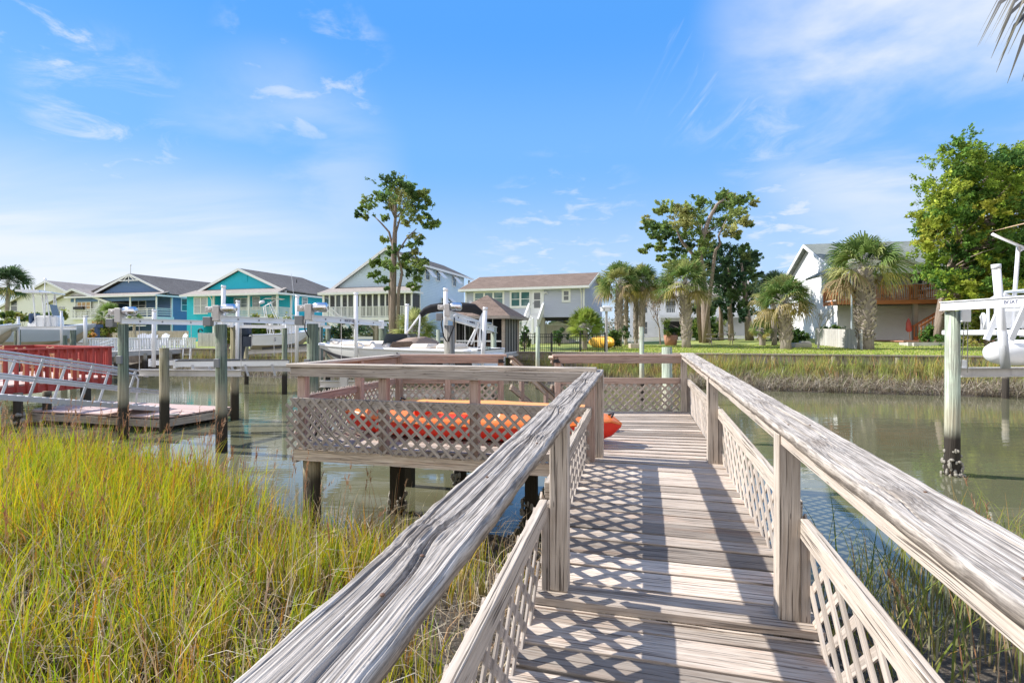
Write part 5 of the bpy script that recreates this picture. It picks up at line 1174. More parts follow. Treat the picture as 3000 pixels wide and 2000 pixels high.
b = MB(); b.sphere((x0 + .1, -.1, z0 + .95), .04); b.build('handle', M['black_metal'], dr_, True)
boxpart(t, 'door_frame', 'white_paint', ((x0 - .16, -.05, z0), (x0 - .003, -.001, z1 + .17)), ((x1 + .003, -.05, z0), (x1 + .17, -.001, z1 + .17)), ((x0, -.05, z1 + .003), (x1, -.001, z1 + .17)))
xl, zl = h.fr(1600, 858); b = MB()
for dx in (-.1, .1): b.tube([(xl, -.05, zl + .1), (xl + dx, -.15, zl), (xl + dx * 1.4, -.2, zl - .1)], .05, 6)
b.sphere((xl, -.05, zl + .05), .08); b.build('flood_light', M['white_paint'], t, True)
boxpart(t, 'corner_board', 'white_paint', ((Wd - .12, -.03, zb), (Wd + .02, -.002, ze - .2)), ((-.02, -.03, zb), (.1, -.002, ze - .2)))
downpipe(t, Wd - .25, 0, zb - 1.6, ze - .55)
# stairs and landing
sx0, sx1 = x0 - .15, x1 + .12; zs = z0
b = MB(); n = 6
for i in range(n): wb(b, (sx0, -.3 - .3 * (i + 1), 1.0 + (zs - 1.0) * (1 - (i + 1) / n) - .05), (sx1, -.3 - .3 * i, 1.0 + (zs - 1.0) * (1 - (i + 1) / n))); wb(b, (sx0 + .02, -.3 - .3 * i - .02, 1.0 + (zs - 1.0) * (1 - (i + 1) / n)), (sx1 - .02, -.3 - .3 * i, 1.0 + (zs - 1.0) * (1 - i / n) - .055))
wb(b, (sx0, -.3, zs - .1), (sx1, -.07, zs - .02)); st = b.build('stairs', M['white_paint'], t)
for x in (sx0 - .06, sx1 + .06):
    b = MB(); b.prism([(x, -.3, zs + .05), (x, -2.15, 1.05), (x, -2.15, 1.95), (x, -1.8, 1.95), (x, -.3, zs + .95)], (.05, 0, 0)); b.beam((x + .025, -.28, zs + 1.0), (x + .025, -1.85, 2.02), .14, .05); b.beam((x + .025, -1.85, 2.0), (x + .025, -2.25, 2.0), .14, .05); b.build('stair_railing', M['white_paint'], st)
boxpart(t, 'landing', 'white_paint', ((sx0 - 1.1, -3.3, .72), (sx1 + .2, -2.16, .84)), ((sx0 - 1.1, -3.32, .45), (sx1 + .2, -3.28, .715)))
for x in (sx0 - 1.0, sx1 + .1): 
    b = MB(); b.beam((x, -3.25, 0), (x, -3.25, 1.95), .16, .16); b.sphere((x, -3.25, 2.0), .09); b.build('newel_post', M['white_paint'], t)
railing(t, (sx0 - .9, -3.25, .85), (sx1 + .02, -3.25, .85), .95, 'white_paint', .12, .022, posts=9)
for x in (.3, 3.6, 7.1, Wd - .3):
    for y in (.3, D - .3): boxpart(t, 'stilt', 'concrete', ((x - .18, y - .18, -.1), (x + .18, y + .18, zb)))
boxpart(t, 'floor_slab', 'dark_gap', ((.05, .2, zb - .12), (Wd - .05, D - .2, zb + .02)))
xa, _ = h.fr(1603, 950, 2.2); xb, _ = h.fr(1668, 950, 2.2); b = MB(); wb(b, (xa, 2.2, 0), (xb, 4.8, 1.55)); b.build('store_wall', M['cream_siding'], t); b = MB(); wprism(b, [(xa - .1, 2.1, 1.55), (xb + .1, 2.1, 1.55), ((xa + xb) / 2, 2.1, 1.95)], (0, 2.8, 0)); b.build('store_roof', M['white_paint'], t)
boxpart(t, 'store_wall', 'white_paint', ((.3, 3, 0), (6.8, 3.1, 1.7)))

# ---------- light blue two-storey house with a screened porch
c = Vector((-8.82, 45, land(-9, 45))); a_ = R(16); Wp = 9.0
h = House('house', 'pale blue two-storey house with a long screened porch and white awning shutters', 'house', (c.x - Wp * math.cos(a_), c.y + Wp * math.sin(a_), c.z), 16); t = h.t
zfl, zep, PD, D = 2.33, 4.62, 1.6, 12.6; zev = 7.25 - .1; zpk = 8.62
b = MB(); prof = [(0, PD, 0), (Wp, PD, 0), (Wp, PD, zev), (Wp - 3.3, PD, zpk), (0, PD, 5.1)]
prof[0] = (0, PD, zfl - .2); prof[1] = (Wp, PD, zfl - .2)
wprism(b, prof, (0, .15, 0)); wb(b, (Wp - .15, PD + .151, zfl - 1.9), (Wp, D, zev)); wb(b, (0, PD + .151, zfl - .2), (.15, D - 2, 5.0)); wb(b, (.15, D - 2, zfl - .2), (Wp - .151, D - 1.85, 5.0)); b.build('wall', M['pale_blue_siding'], t)
b = MB(); slab(b, (Wp + .35, PD - .35, zev - .02), (Wp + .35, D + 1.9, zev - .02), (Wp - 3.3, D + 1.9, zpk + .18), (Wp - 3.3, PD - .35, zpk + .18)); slab(b, (-.35, D - 1, 5.0), (-.35, PD - .35, 5.0), (Wp - 3.302, PD - .35, zpk + .18), (Wp - 3.302, D - 1, zpk + .18)); rf = b.build('roof', M['grey_shingle'], t)
b = MB(); b.b2((Wp + .36, PD - .35, zev - .2), (Wp + .42, D + 1.95, zev - .0)); b.beam((-.37, PD - .37, 4.86), (Wp - 3.3, PD - .37, zpk + .03), .04, .24); b.beam((Wp + .37, PD - .37, zev - .16), (Wp - 3.3, PD - .37, zpk + .03), .04, .24); b.build('fascia', M['white_paint'], rf)
b = MB(); b.tube([(Wp - 2.4, D - 5, zpk - .2), (Wp - 2.4, D - 5, zpk + .2)], .06, 8); b.tube([(Wp - 2.9, D - 7, zpk), (Wp - 2.9, D - 7, zpk + .35)], .05, 6); b.box((Wp - 2.2, D - 8.5, zpk + .0), (.4, .5, .25)); b.build('roof_vents', M['dark_stripe'], rf)
b = MB(); slab(b, (-.3, -.35, zep), (Wp + .3, -.35, zep), (Wp + .3, PD - .01, 5.22), (-.3, PD - .01, 5.22), .10); pr_ = b.build('porch_roof', M['tan_shingle'], t)
b = MB(); b.b2((-.35, -.42, zep - .22), (Wp + .35, -.36, zep - .01)); b.b2((-.3, -.355, zep - .25), (Wp + .28, -.05, zep - .22)); b.b2((Wp + .302, -.36, zep - .21), (Wp + .36, PD, zep - .02)); b.build('gutter', M['white_paint'], pr_)
boxpart(t, 'porch_floor', 'white_paint', ((-.05, -.1, zfl - .28), (Wp + .05, PD - .002, zfl)))
n = 14
for i in range(n + 1):
    x = Wp * i / n; w_ = .07 if i % 3 else .11
    boxpart(t, 'porch_post', 'white_paint', ((x - w_, -.04, zfl), (x + w_, .06, zep - .23)))
boxpart(t, 'porch_screen', 'screen_mesh', ((.1, .8, zfl + 1.0), (.11, PD - .01, zep - .3)), ((Wp - .02, .1, zfl + .9), (Wp - .01, PD - .01, zep - .3)))
b = MB(); wb(b, (.08, .0, zfl + .05), (Wp - .08, .01, zep - .26)); b.build('porch_screen', M['screen_see'], t)
railing(t, (.05, -.06, zfl), (Wp - .05, -.06, zfl), .95, 'white_paint', .14, .05, posts=9)
b = MB(); b.b2((Wp - .3, .2, zfl), (Wp - .12, PD - .3, zfl + .82)); b.build('porch_cupboard', M['grey_plastic'], t)
for px0, px1, y0, y1, g_, nm in ((1004, 1024, 872, 905, 'glass', 'window'), (1046, 1054, 872, 905, 'glass', 'window'), (1063, 1084, 868, 922, 'glass', 'door'), (1128, 1142, 865, 895, 'blind_glass', 'window'), (1158, 1172, 868, 895, 'blind_glass', 'window'), (1186, 1198, 862, 893, 'blind_glass', 'window')):
    (xa, za), (xb, zb_) = h.fr(px0, y0, PD), h.fr(px1, y1, PD); window(t, ((xa + xb) / 2, PD, (za + zb_) / 2), xb - xa, za - zb_, glass=g_, name=nm, cols=2 if nm == 'door' else 1, rail=nm != 'door')
for px0, px1, y0, y1 in ((1247, 1256, 788, 820), (1280, 1286, 793, 822), (1326.5, 1334, 810, 838), (1297, 1303, 876, 900), (1316, 1322, 878, 900)):
    (ya_, za), (yb_, zb_) = h.sd(px0, y0, Wp), h.sd(px1, y1, Wp); window(t, (Wp, (ya_ + yb_) / 2, (za + zb_) / 2), .8, za - zb_, EY, EX)
    b = MB(); yc = (ya_ + yb_) / 2 - .1; b.prism([(Wp + .06, yc - .5, za + .12), (Wp + .06, yc + .5, za + .12), (Wp + .85, yc + .5, zb_ + .15), (Wp + .85, yc - .5, zb_ + .15)], (.03, 0, .03)); b.build('awning_shutter', M['white_paint'], t)
boxpart(t, 'corner_board', 'white_paint', ((Wp + .002, PD - .05, zfl), (Wp + .03, PD + .12, zev - .2)))
for y in (D + .7,): boxpart(t, 'rear_porch_post', 'white_paint', ((Wp - .15, y + .9, 4.4), (Wp + .05, y + 1.1, zev - .2)), ((Wp - 3, y + .9, 3.9), (Wp + .05, y + 1.15, 4.1)))
for x in (.4, 2.8, 5.4, 8.4): boxpart(t, 'stilt', 'dark_grey_wood', ((x - .13, .1, -.1), (x + .13, .36, zfl - .28)), ((x - .13, 4.1, -.1), (x + .13, 4.36, zfl - .2)))
b = MB(); b.beam((2.9, .22, 1.0), (4.2, .22, 2.0), .08, .15); b.beam((5.3, .22, 1.0), (4.4, .22, 2.0), .08, .15); b.build('knee_brace', M['dark_grey_wood'], t)
boxpart(t, 'lower_wall', 'pale_blue_siding', ((6.4, 2.2, 0), (Wp - .16, 2.35, zfl - .21)))
b = MB(); n = 9                                          # porch stairs going down to the right
for i in range(n): wb(b, (.9 + .27 * i, -1.1, zfl - .2 * (i + 1)), (.9 + .27 * i + .3, -.12, zfl - .2 * (i + 1) + .05))
st = b.build('stairs', M['white_paint'], t)
for y in (-1.1, -.15):
    b = MB(); b.beam((.9, y, zfl + .85), (.9 + .27 * n, y, zfl + .85 - .2 * n), .08, .06); b.beam((.9, y, zfl - .12), (.9 + .27 * n, y, zfl - .12 - .2 * n), .05, .25)
    for i in range(22): f = i / 21; x = .9 + .27 * n * f; b.beam((x, y, zfl - .2 * n * f), (x, y, zfl + .84 - .2 * n * f), .04, .04, up=(1, 0, 0))
    b.build('stair_railing', M['white_paint'], st)

# ---------- turquoise house
c = Vector((-23.85, 52, land(-24, 52))); a_ = R(17); Wd = 11.9
h = House('house', 'bright turquoise house with a front gable, grey roof and white-railed porch', 'house', (c.x - Wd * math.cos(a_), c.y + Wd * math.sin(a_), c.z), 17); t = h.t
zfl, ze, PD, D = 2.62, 4.98, 2.1, 14.0; xp = h.fr(627, 900)[0]; zgb, zpk = 5.75, 7.62
b = MB(); wb(b, (0, 0, 0), (xp * .62, .15, ze - .1)); wb(b, (xp * .62 + .001, 0, zfl - .35), (xp, .15, ze - .1)); wb(b, (xp - .15, .151, zfl - .3), (xp, PD, ze - .1)); wb(b, (xp + .001, PD, zfl - .3), (Wd, PD + .15, ze - .1)); wb(b, (Wd - .15, PD + .151, .3), (Wd, D, ze - .1)); wb(b, (0, .151, .3), (.15, D, ze - .1)); wb(b, (xp + .3, PD + 1.2, 0), (Wd - .2, PD + 1.3, zfl - .3)); wb(b, (xp * .62 - .1, .151, 0), (xp * .62, 3.2, zfl - .36))
wprism(b, [(.9, 1.3, zgb - .3), (Wd - .9, 1.3, zgb - .3), (Wd / 2, 1.3, zpk)], (0, .12, 0)); b.build('wall', M['teal_siding'], t)
b = MB(); yf = 1.0
slab(b, (-.45, yf, 5.28), (Wd / 2, yf, zpk + .2), (Wd / 2, D - 3, zpk + .2), (-.45, D + .4, 5.02)); slab(b, (Wd + .45, D + .4, 5.02), (Wd / 2 + .002, D - 3, zpk + .2), (Wd / 2 + .002, yf, zpk + .2), (Wd + .45, yf, 5.28))
b.poly([(Wd + .45, D + .4, 5.02), (-.45, D + .4, 5.02), (Wd / 2, D - 3, zpk + .2)]); rf = b.build('roof', M['grey_shingle'], t)
b = MB(); slab(b, (-.45, -.45, ze), (Wd + .45, -.45, ze), (Wd + .1, 1.29, 5.62), (-.1, 1.29, 5.62), .10); b.build('porch_roof', M['tan_shingle'], t)
b = MB(); b.b2((-.5, -.52, ze - .2), (Wd + .5, -.46, ze)); b.b2((Wd + .46, -.45, ze - .18), (Wd + .52, D + .4, ze + .02)); b.build('gutter', M['white_paint'], t)
boxpart(t, 'soffit', 'soffit', ((-.4, -.45, ze - .12), (Wd + .4, PD, ze - .11)))
b = MB(); b.beam((-.3, yf - .03, 5.12), (Wd / 2, yf - .03, zpk + .08), .05, .26); b.beam((Wd + .3, yf - .03, 5.12), (Wd / 2, yf - .03, zpk + .08), .05, .26); b.build('rake_board', M['white_paint'], rf)
x_, z_ = h.fr(719, 812, 1.3); boxpart(t, 'gable_vent', 'teal_siding', ((x_ - .28, 1.24, z_ - .5), (x_ + .28, 1.299, z_ + .5)))
boxpart(t, 'porch_floor', 'white_paint', ((xp + .005, -.1, zfl - .28), (Wd + .02, PD - .002, zfl)))
for px_ in (626, 729, 812.5): x_ = h.fr(px_, 900)[0]; boxpart(t, 'porch_post', 'white_paint', ((x_ - .08, -.08, zfl), (x_ + .08, .08, ze - .13)))
boxpart(t, 'porch_post', 'white_paint', ((Wd - .08, PD - .16, .2), (Wd + .08, PD - .003, ze - .13)))
railing(t, (xp + .1, -.04, zfl), (Wd - .1, -.04, zfl), .92, 'white_paint', .16, .05, posts=9); railing(t, (Wd - .02, .05, zfl), (Wd - .02, PD - .2, zfl), .92, 'white_paint', .16, .05, posts=9)
for px0, px1, y0, y1, yy, cols, g_ in ((570.5, 607, 872.5, 917, 0, 2, 'blind_glass'), (645, 662, 872, 905, PD, 1, 'glass'), (688, 724, 875, 906, PD, 2, 'blind_glass'), (742, 760, 872, 905, PD, 1, 'blind_glass'), (799, 815, 871, 904, PD, 1, 'blind_glass')):
    (xa, za), (xb, zb_) = h.fr(px0, y0, yy), h.fr(px1, y1, yy); window(t, ((xa + xb) / 2, yy, (za + zb_) / 2), xb - xa, za - zb_, cols=cols, glass=g_)
(ya_, za), (yb_, zb_) = h.sd(886, 873, Wd), h.sd(899, 893, Wd); window(t, (Wd, (ya_ + yb_) / 2, (za + zb_) / 2), max(.7, yb_ - ya_), za - zb_, EY, EX, glass='blind_glass')
downpipe(t, xp - .25, 0, zfl - .3, ze - .5); b = MB(); b.beam((xp * .62, .08, 1.6), (xp - .1, .08, zfl - .4), .1, .12); b.build('knee_brace', M['white_paint'], t)
boxpart(t, 'stilt', 'white_paint', ((xp - .15, -.05, 0), (xp + .05, .12, zfl - .29)), ((Wd * .7, -.05, 0), (Wd * .7 + .2, .12, zfl - .29)), ((Wd - .2, -.05, 0), (Wd, .12, zfl - .29)))
b = MB(); q = [(xp * .62 - .35 + .28 * math.cos(a), -.1, 1.05 + .28 * math.sin(a)) for a in np.linspace(0, 5.6, 14)]; b.tube(q, .06, 6); b.build('hose', M['black_metal'], t, True)
b = MB(); b.tube([(Wd * .78, 6, 6.6), (Wd * .78, 6, 7.0)], .05, 6); b.build('vent_pipe', M['black_metal'], rf)

# ---------- dark blue house
c = Vector((-40.3, 58, land(-40, 58))); a_ = R(16); Wd = 13.2
h = House('house', 'dark blue house with a white-trimmed front gable and a long porch with white rails', 'house', (c.x - Wd * math.cos(a_), c.y + Wd * math.sin(a_), c.z), 16); t = h.t
zfl, ze, PD, D = 2.75, 5.22, 2.4, 15; zpk = 7.85
b = MB(); wb(b, (.2, PD, zfl - .3), (Wd - .4, PD + .15, ze)); wb(b, (Wd - .55, PD + .151, 0), (Wd - .4, D, ze - .15)); wb(b, (.2, PD + .151, 0), (.35, D, ze - .15)); wb(b, (.5, PD + 1, 0), (Wd - .6, PD + 1.15, zfl - .31)); wb(b, (-.2, .0, ze - .62), (Wd - .2, .12, ze - .2))
wprism(b, [(2.6, 1.6, 5.7), (Wd - 1.3, 1.6, 5.7), (Wd * .57, 1.6, zpk - .25)], (0, .12, 0)); b.build('wall', M['blue_siding'], t)
xm = Wd * .57; b = MB(); slab(b, (-.4, 1.2, 5.42), (xm, 1.2, zpk + .1), (xm, D, zpk + .1), (-.4, D, 5.2)); slab(b, (Wd + .3, D, 5.2), (xm + .002, D, zpk + .1), (xm + .002, 1.2, zpk + .1), (Wd + .3, 1.2, 5.42)); rf = b.build('roof', M['grey_shingle'], t)
b = MB(); slab(b, (-.6, -.4, ze), (Wd + .4, -.4, ze), (Wd + .1, 1.59, 5.72), (-.2, 1.59, 5.72), .10); b.build('porch_roof', M['tan_shingle'], t)
b = MB(); b.b2((-.65, -.47, ze - .18), (Wd + .45, -.41, ze)); b.b2((Wd + .41, -.4, ze - .18), (Wd + .46, D, ze)); b.build('gutter', M['white_paint'], t)
b = MB(); yg = 1.17
b.beam((1.4, yg, 5.5), (xm, yg, zpk - .03), .05, .24); b.beam((Wd - .3, yg, 5.62), (xm, yg, zpk - .03), .05, .24); b.beam((xm - 1.5, yg, zpk - .75), (xm + 1.5, yg, zpk - .75), .05, .12); b.beam((xm, yg, zpk - 1.0), (xm, yg, zpk - .1), .05, .1, up=(1, 0, 0)); b.beam((xm - .8, yg, zpk - .7), (xm - .1, yg, zpk - .2), .05, .08); b.beam((xm + .8, yg, zpk - .7), (xm + .1, yg, zpk - .2), .05, .08); b.build('gable_trim', M['white_paint'], rf)
b = MB(); b.tube([(xm, 1.4, zpk), (xm, 1.4, zpk + 1.0)], .03, 5); b.sphere((xm, 1.4, zpk + 1.1), .09); b.build('finial', M['dull_aluminium'], rf)
boxpart(t, 'porch_floor', 'white_paint', ((-.1, -.1, zfl - .28), (Wd - .2, PD - .002, zfl)))
for px_ in (220, 290, 382, 459): x_ = h.fr(px_, 900)[0]; boxpart(t, 'porch_post', 'white_paint', ((x_ - .11, -.05, zfl - (2.7 if px_ > 400 else 0)), (x_ + .11, -.004, ze - .2)))
boxpart(t, 'porch_post', 'white_paint', ((Wd - .55, PD - .17, zfl - 2.7), (Wd - .38, PD - .003, ze - .2)))
b = MB()
for z in (.25, .5, .75, .95): b.b2((-.1, -.09, zfl + z - .045), (Wd - .3, -.06, zfl + z + .045))
for z in (.25, .5, .75, .95): b.b2((Wd - .3, -.06, zfl + z - .045), (Wd - .27, PD - .2, zfl + z + .045))
for i in range(9): b.b2((Wd * i / 9 + .1, -.055, zfl), (Wd * i / 9 + .2, 0, zfl + 1.0))
b.build('railing', M['white_paint'], t)
boxpart(t, 'porch_infill', 'white_paint', ((0, .1, zfl), (2.2, .2, ze - .65)))
for px0, px1, y0, y1, yy, cols, g_ in ((228, 265, 886, 906, .1, 3, 'tan_canvas'), (270, 288, 886, 906, PD, 2, 'tan_canvas'), (386, 427, 882, 908, PD, 2, 'glass'), (320, 340, 886, 898, PD, 1, 'glass')):
    (xa, za), (xb, zb_) = h.fr(px0, y0, yy), h.fr(px1, y1, yy); window(t, ((xa + xb) / 2, yy, (za + zb_) / 2), xb - xa, za - zb_, cols=cols, glass=g_)
(ya_, za), (yb_, zb_) = h.sd(536, 876, Wd - .4), h.sd(550, 910, Wd - .4); window(t, (Wd - .4, (ya_ + yb_) / 2, (za + zb_) / 2), 1.0, za - zb_, EY, EX, glass='teal_glass')
b = MB(); n = 8
for i in range(n): wb(b, (Wd - 4 - .28 * i, -.9, zfl - 1.2 - .19 * i), (Wd - 3.7 - .28 * i, -.15, zfl - 1.14 - .19 * i))
b.beam((Wd - 3.8, -.9, zfl - .3), (Wd - 6.1, -.9, zfl - 1.9), .06, .1); b.beam((Wd - 3.8, -.9, zfl - .75), (Wd - 6.1, -.9, zfl - 2.3), .06, .1)
for z in (.1, .35, .6): b.b2((Wd - 3.7, -.93, zfl - 1.2 + z), (Wd - .4, -.88, zfl - 1.1 + z))
b.build('stairs', M['white_paint'], t)
b = MB(); x_ = h.fr(237, 905)[0]; b.b2((x_ - .8, -.35, zfl + .95), (x_ + .8, -.1, zfl + 1.25)); fb_ = b.build('flower_box', M['black_metal'], t)

# ---------- white houses far left
h = House('house', 'tall plain white sided house with a gable at the far left behind the boats', 'house', (-69.5, 68, land(-60, 68)), 12); t = h.t; xm, zb_ = h.fr(143, 822)
Wd = 16; b = MB(); wprism(b, [(xm - 8, 0, 0), (xm + 6, 0, 0), (xm + 6, 0, zb_ - 2.6), (xm, 0, zb_ - .2), (xm - 8, 0, zb_ - 3.4)], (0, .2, 0)); wb(b, (xm + 5.8, .21, 0), (xm + 6, 12, zb_ - 2.7)); b.build('wall', M['white_siding'], t)
b = MB(); slab(b, (xm + 6.5, -.4, zb_ - 2.7), (xm + 6.5, 12, zb_ - 2.7), (xm, 12, zb_), (xm, -.4, zb_)); slab(b, (xm - 8.4, 12, zb_ - 3.5), (xm - 8.4, -.4, zb_ - 3.5), (xm - .002, -.4, zb_), (xm - .002, 12, zb_)); rf = b.build('roof', M['tan_shingle'], t)
b = MB(); b.beam((xm, -.42, zb_ - .12), (xm + 6.5, -.42, zb_ - 2.85), .05, .25); b.beam((xm, -.42, zb_ - .12), (xm - 8.4, -.42, zb_ - 3.65), .05, .25); b.build('rake_board', M['white_paint'], rf)
(xa, za), (xb, zb2) = h.fr(33, 880), h.fr(51, 911); window(t, ((xa + xb) / 2, 0, (za + zb2) / 2), xb - xa, za - zb2)
h = House('garage', 'low white boarded outbuilding between the tall white house and the dark blue house', 'outbuilding', (-57.5, 63, land(-55, 63)), 14); t = h.t
xl, zl = h.fr(142, 889); xr, _ = h.fr(330, 889); xm, zm = h.fr(226, 846)
b = MB(); wprism(b, [(xl + .3, 0, 0), (xr, 0, 0), (xr, 0, zl), (xm, 0, zm - .25), (xl + .3, 0, zl)], (0, .2, 0)); b.build('wall', M['white_siding'], t)
b = MB(); slab(b, (xl, 8, zl), (xl, -.6, zl), (xm, -.6, zm), (xm, 8, zm)); slab(b, (xr + .4, -.6, zl), (xr + .4, 8, zl), (xm + .002, 8, zm), (xm + .002, -.6, zm)); rf = b.build('roof', M['tan_shingle'], t)
b = MB(); b.beam((xl - .05, -.62, zl - .12), (xm, -.62, zm - .12), .05, .25); b.beam((xr + .4, -.62, zl - .12), (xm, -.62, zm - .12), .05, .25); b.build('rake_board', M['white_paint'], rf)
(xa, za), (xb, zb2) = h.fr(172, 899), h.fr(190, 923); boxpart(t, 'door', 'blind_glass', ((xa, -.05, zb2), (xb, -.001, za)))

# ---------- white house on the right with the cedar deck
c = Vector((24.15, 38, land(24.15, 38))); h = House('house', 'white sided house with a green shingle roof and a red cedar deck over its garage', 'house', c, 11); t = h.t; Wd, D = 17.5, 11.0; ze, zr_ = 5.25, 8.05; zd = h.fr(2600, 878, -2.4)[1]
b = MB(); wb(b, (.001, 0, 0), (Wd, .2, ze)); wprism(b, [(0, .201, 0), (0, D, 0), (0, D, ze), (0, D / 2, zr_ - .1), (0, .201, ze)], (.2, 0, 0)); b.build('wall', M['white_siding'], t)
b = MB(); slab(b, (-.45, -.5, ze - .05), (Wd + .4, -.5, ze - .05), (Wd + .4, D / 2, zr_ + .05), (-.45, D / 2, zr_ + .05)); slab(b, (Wd + .4, D + .5, ze - .05), (-.45, D + .5, ze - .05), (-.45, D / 2 + .002, zr_ + .05), (Wd + .4, D / 2 + .002, zr_ + .05)); rf = b.build('roof', M['green_shingle'], t)
b = MB(); b.beam((-.47, -.5, ze - .18), (-.47, D / 2, zr_ - .09), .05, .25); b.beam((-.47, D + .5, ze - .18), (-.47, D / 2, zr_ - .09), .05, .25); b.b2((-.45, -.56, ze - .24), (Wd + .4, -.51, ze - .03)); b.build('fascia', M['white_paint'], rf)
# porch gable over the deck
xr, zq = h.fr(2710, 785, -2.3); xl = xr - 5.4; xm = (xl + xr) / 2
b = MB(); wprism(b, [(xl, -2.3, zq - .1), (xr, -2.3, zq - .1), (xm, -2.3, zq + 1.35)], (0, .15, 0)); b.build('gable_wall', M['white_siding'], t)
b = MB(); slab(b, (xl - .3, 3, zq - .1), (xl - .3, -2.6, zq - .1), (xm, -2.6, zq + 1.5), (xm, 3, zq + 1.5)); slab(b, (xr + .3, -2.6, zq - .1), (xr + .3, 3, zq - .1), (xm + .002, 3, zq + 1.5), (xm + .002, -2.6, zq + 1.5)); b.build('porch_roof', M['green_shingle'], t)
b = MB(); b.b2((xl, -2.38, zq - .32), (xr, -2.2, zq - .102)); b.beam((xl - .3, -2.62, zq - .2), (xm, -2.62, zq + 1.38), .05, .2); b.beam((xr + .3, -2.62, zq - .2), (xm, -2.62, zq + 1.38), .05, .2); b.build('porch_trim', M['white_paint'], t)
for px_ in (2681, 2540): x_ = h.fr(px_, 850, -2.25)[0]; boxpart(t, 'porch_post', 'dark_grey_wood', ((x_ - .13, -2.35, 0), (x_ + .13, -2.12, zq - .33)))
xd0 = h.fr(2455, 880, -2.4)[0]; b = MB()
for i in range(18): b.b2((xd0, -2.4 + i * .133, zd - .04), (17, -2.4 + i * .133 + .125, zd))
b.build('deck_boards', M['cedar_wood'], t); boxpart(t, 'deck_rim', 'cedar_wood', ((xd0, -2.46, zd - .3), (17, -2.405, zd - .01)), ((xd0 - .06, -2.4, zd - .3), (xd0 - .005, -.01, zd - .01)))
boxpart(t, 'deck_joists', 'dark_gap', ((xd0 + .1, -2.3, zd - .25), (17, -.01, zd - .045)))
railing(t, (xd0, -2.38, zd), (17, -2.38, zd), .98, 'cedar_wood', .135, .04, 'deck_railing', 2.2); railing(t, (xd0 - .02, -2.3, zd), (xd0 - .02, -.05, zd), .98, 'cedar_wood', .135, .04, 'deck_railing', 2.2)
for px0, px1 in ((2556, 2662), (2678, 2740)):
    (xa, za), (xb, zb2) = h.fr(px0, 903), h.fr(px1, 1000); boxpart(t, 'garage_door', 'white_siding', ((xa, -.07, .02), (xb, -.001, za)))
    boxpart(t, 'garage_trim', 'white_paint', ((xa - .14, -.06, 0), (xa - .003, -.002, za + .14)), ((xa, -.06, za + .003), (xb, -.002, za + .14)))
(xa, za), (xb, zb2) = h.fr(2706, 806), h.fr(2722, 848); window(t, ((xa + xb) / 2, 0, (za + zb2) / 2), xb - xa, za - zb2)
for xc in (5.2, 7.2, 10.5, 13): window(t, (xc, 0, 4.1), 1.0, 1.5)
xa = h.fr(2492, 900, -2.3)[0]; b = MB(); b.tube([(xa, -2.45, 0), (xa, -2.45, 4.6)], .06, 8); b.build('downpipe', M['hull_grey'], t)
# deck stairs and lower boardwalk
xs_, zs_ = h.fr(2692, 968, -3.2); xe = xs_ + 4.2; b = MB(); n = 11
for i in range(n): f = i / n; b.b2((xs_ + .2 + (xe - xs_) * f, -3.3, .1 + (zd - .1) * (i + 1) / n - .05), (xs_ + .2 + (xe - xs_) * f + .4, -2.5, .1 + (zd - .1) * (i + 1) / n))
st = b.build('stairs', M['cedar_wood'], t)
for y in (-3.32, -2.5):
    b = MB(); b.beam((xs_, y, 1.0), (xe, y, zd + .95), .07, .12); b.beam((xs_ + .1, y, .12), (xe, y, zd - .1), .05, .25)
    for i in range(20): f = i / 19; x_ = xs_ + .08 + (xe - xs_) * f; b.beam((x_, y, .05 + (zd - .05) * f), (x_, y, 1.0 + (zd - .05) * f), .05, .05, up=(1, 0, 0))
    b.build('stair_railing', M['cedar_wood'], st)
boxpart(t, 'patio', 'terracotta', ((h.fr(2555, 1003, -.1)[0], -4.2, -.02), (17, -.08, .06)))
bx = h.fr(2520, 880, -1.4)[0]
def small(name, label, cat, loc, rz=0, group=None): return thing(name, label, cat, loc, rz, group)
# furniture on the deck
for i, (px_, lab) in enumerate(((2512, 'dark wooden patio chair on the cedar deck behind the balusters beside the tall palm trunk'), (2600, 'dark wooden patio chair on the cedar deck in front of the post'))):
    x_ = h.fr(px_, 880, -1.3)[0]; w_ = h.O + h.ex * x_ + h.ey * -1.3 + Vector((0, 0, zd)); q = thing('patio_chair', lab, 'chair', w_, -R(11), 'chairs on the cedar deck')
    b = MB(); b.box((0, 0, .42), (.55, .5, .06)); b.build('seat', M['chair_teak'], q); b = MB(); b.box((0, .25, .72), (.55, .05, .5)); b.build('backrest', M['chair_teak'], q)
    for sx in (-.24, .24):
        for sy in (-.22, .22): b = MB(); b.box((sx, sy, .19), (.05, .05, .38)); b.build('leg', M['chair_teak'], q)
x_ = h.fr(2710, 880, -1.2)[0]; w_ = h.O + h.ex * x_ + h.ey * -1.2 + Vector((0, 0, zd)); q = thing('patio_table', 'round table with folded white covers on the cedar deck under the window', 'table', w_)
b = MB(); b.cyl((0, 0), .55, .68, .72, 16); b.build('table_top', M['white_paint'], q); b = MB(); b.cyl((0, 0), .05, .0, .68, 8); b.cyl((0, 0), .3, 0, .04, 12); b.build('pedestal', M['dull_aluminium'], q); b = MB(); b.box((.1, 0, .8), (.5, .4, .14)); b.build('folded_cover', M['white_vinyl'], q, bevel=.04)
x_, z_ = h.fr(2664, 960, -2.5); w_ = h.O + h.ex * x_ + h.ey * -2.5; q = thing('parasol', 'closed red parasol leaning against the grey deck post of the white house', 'parasol', w_); ph_ = h.fr(2662, 932, -2.5)[1]
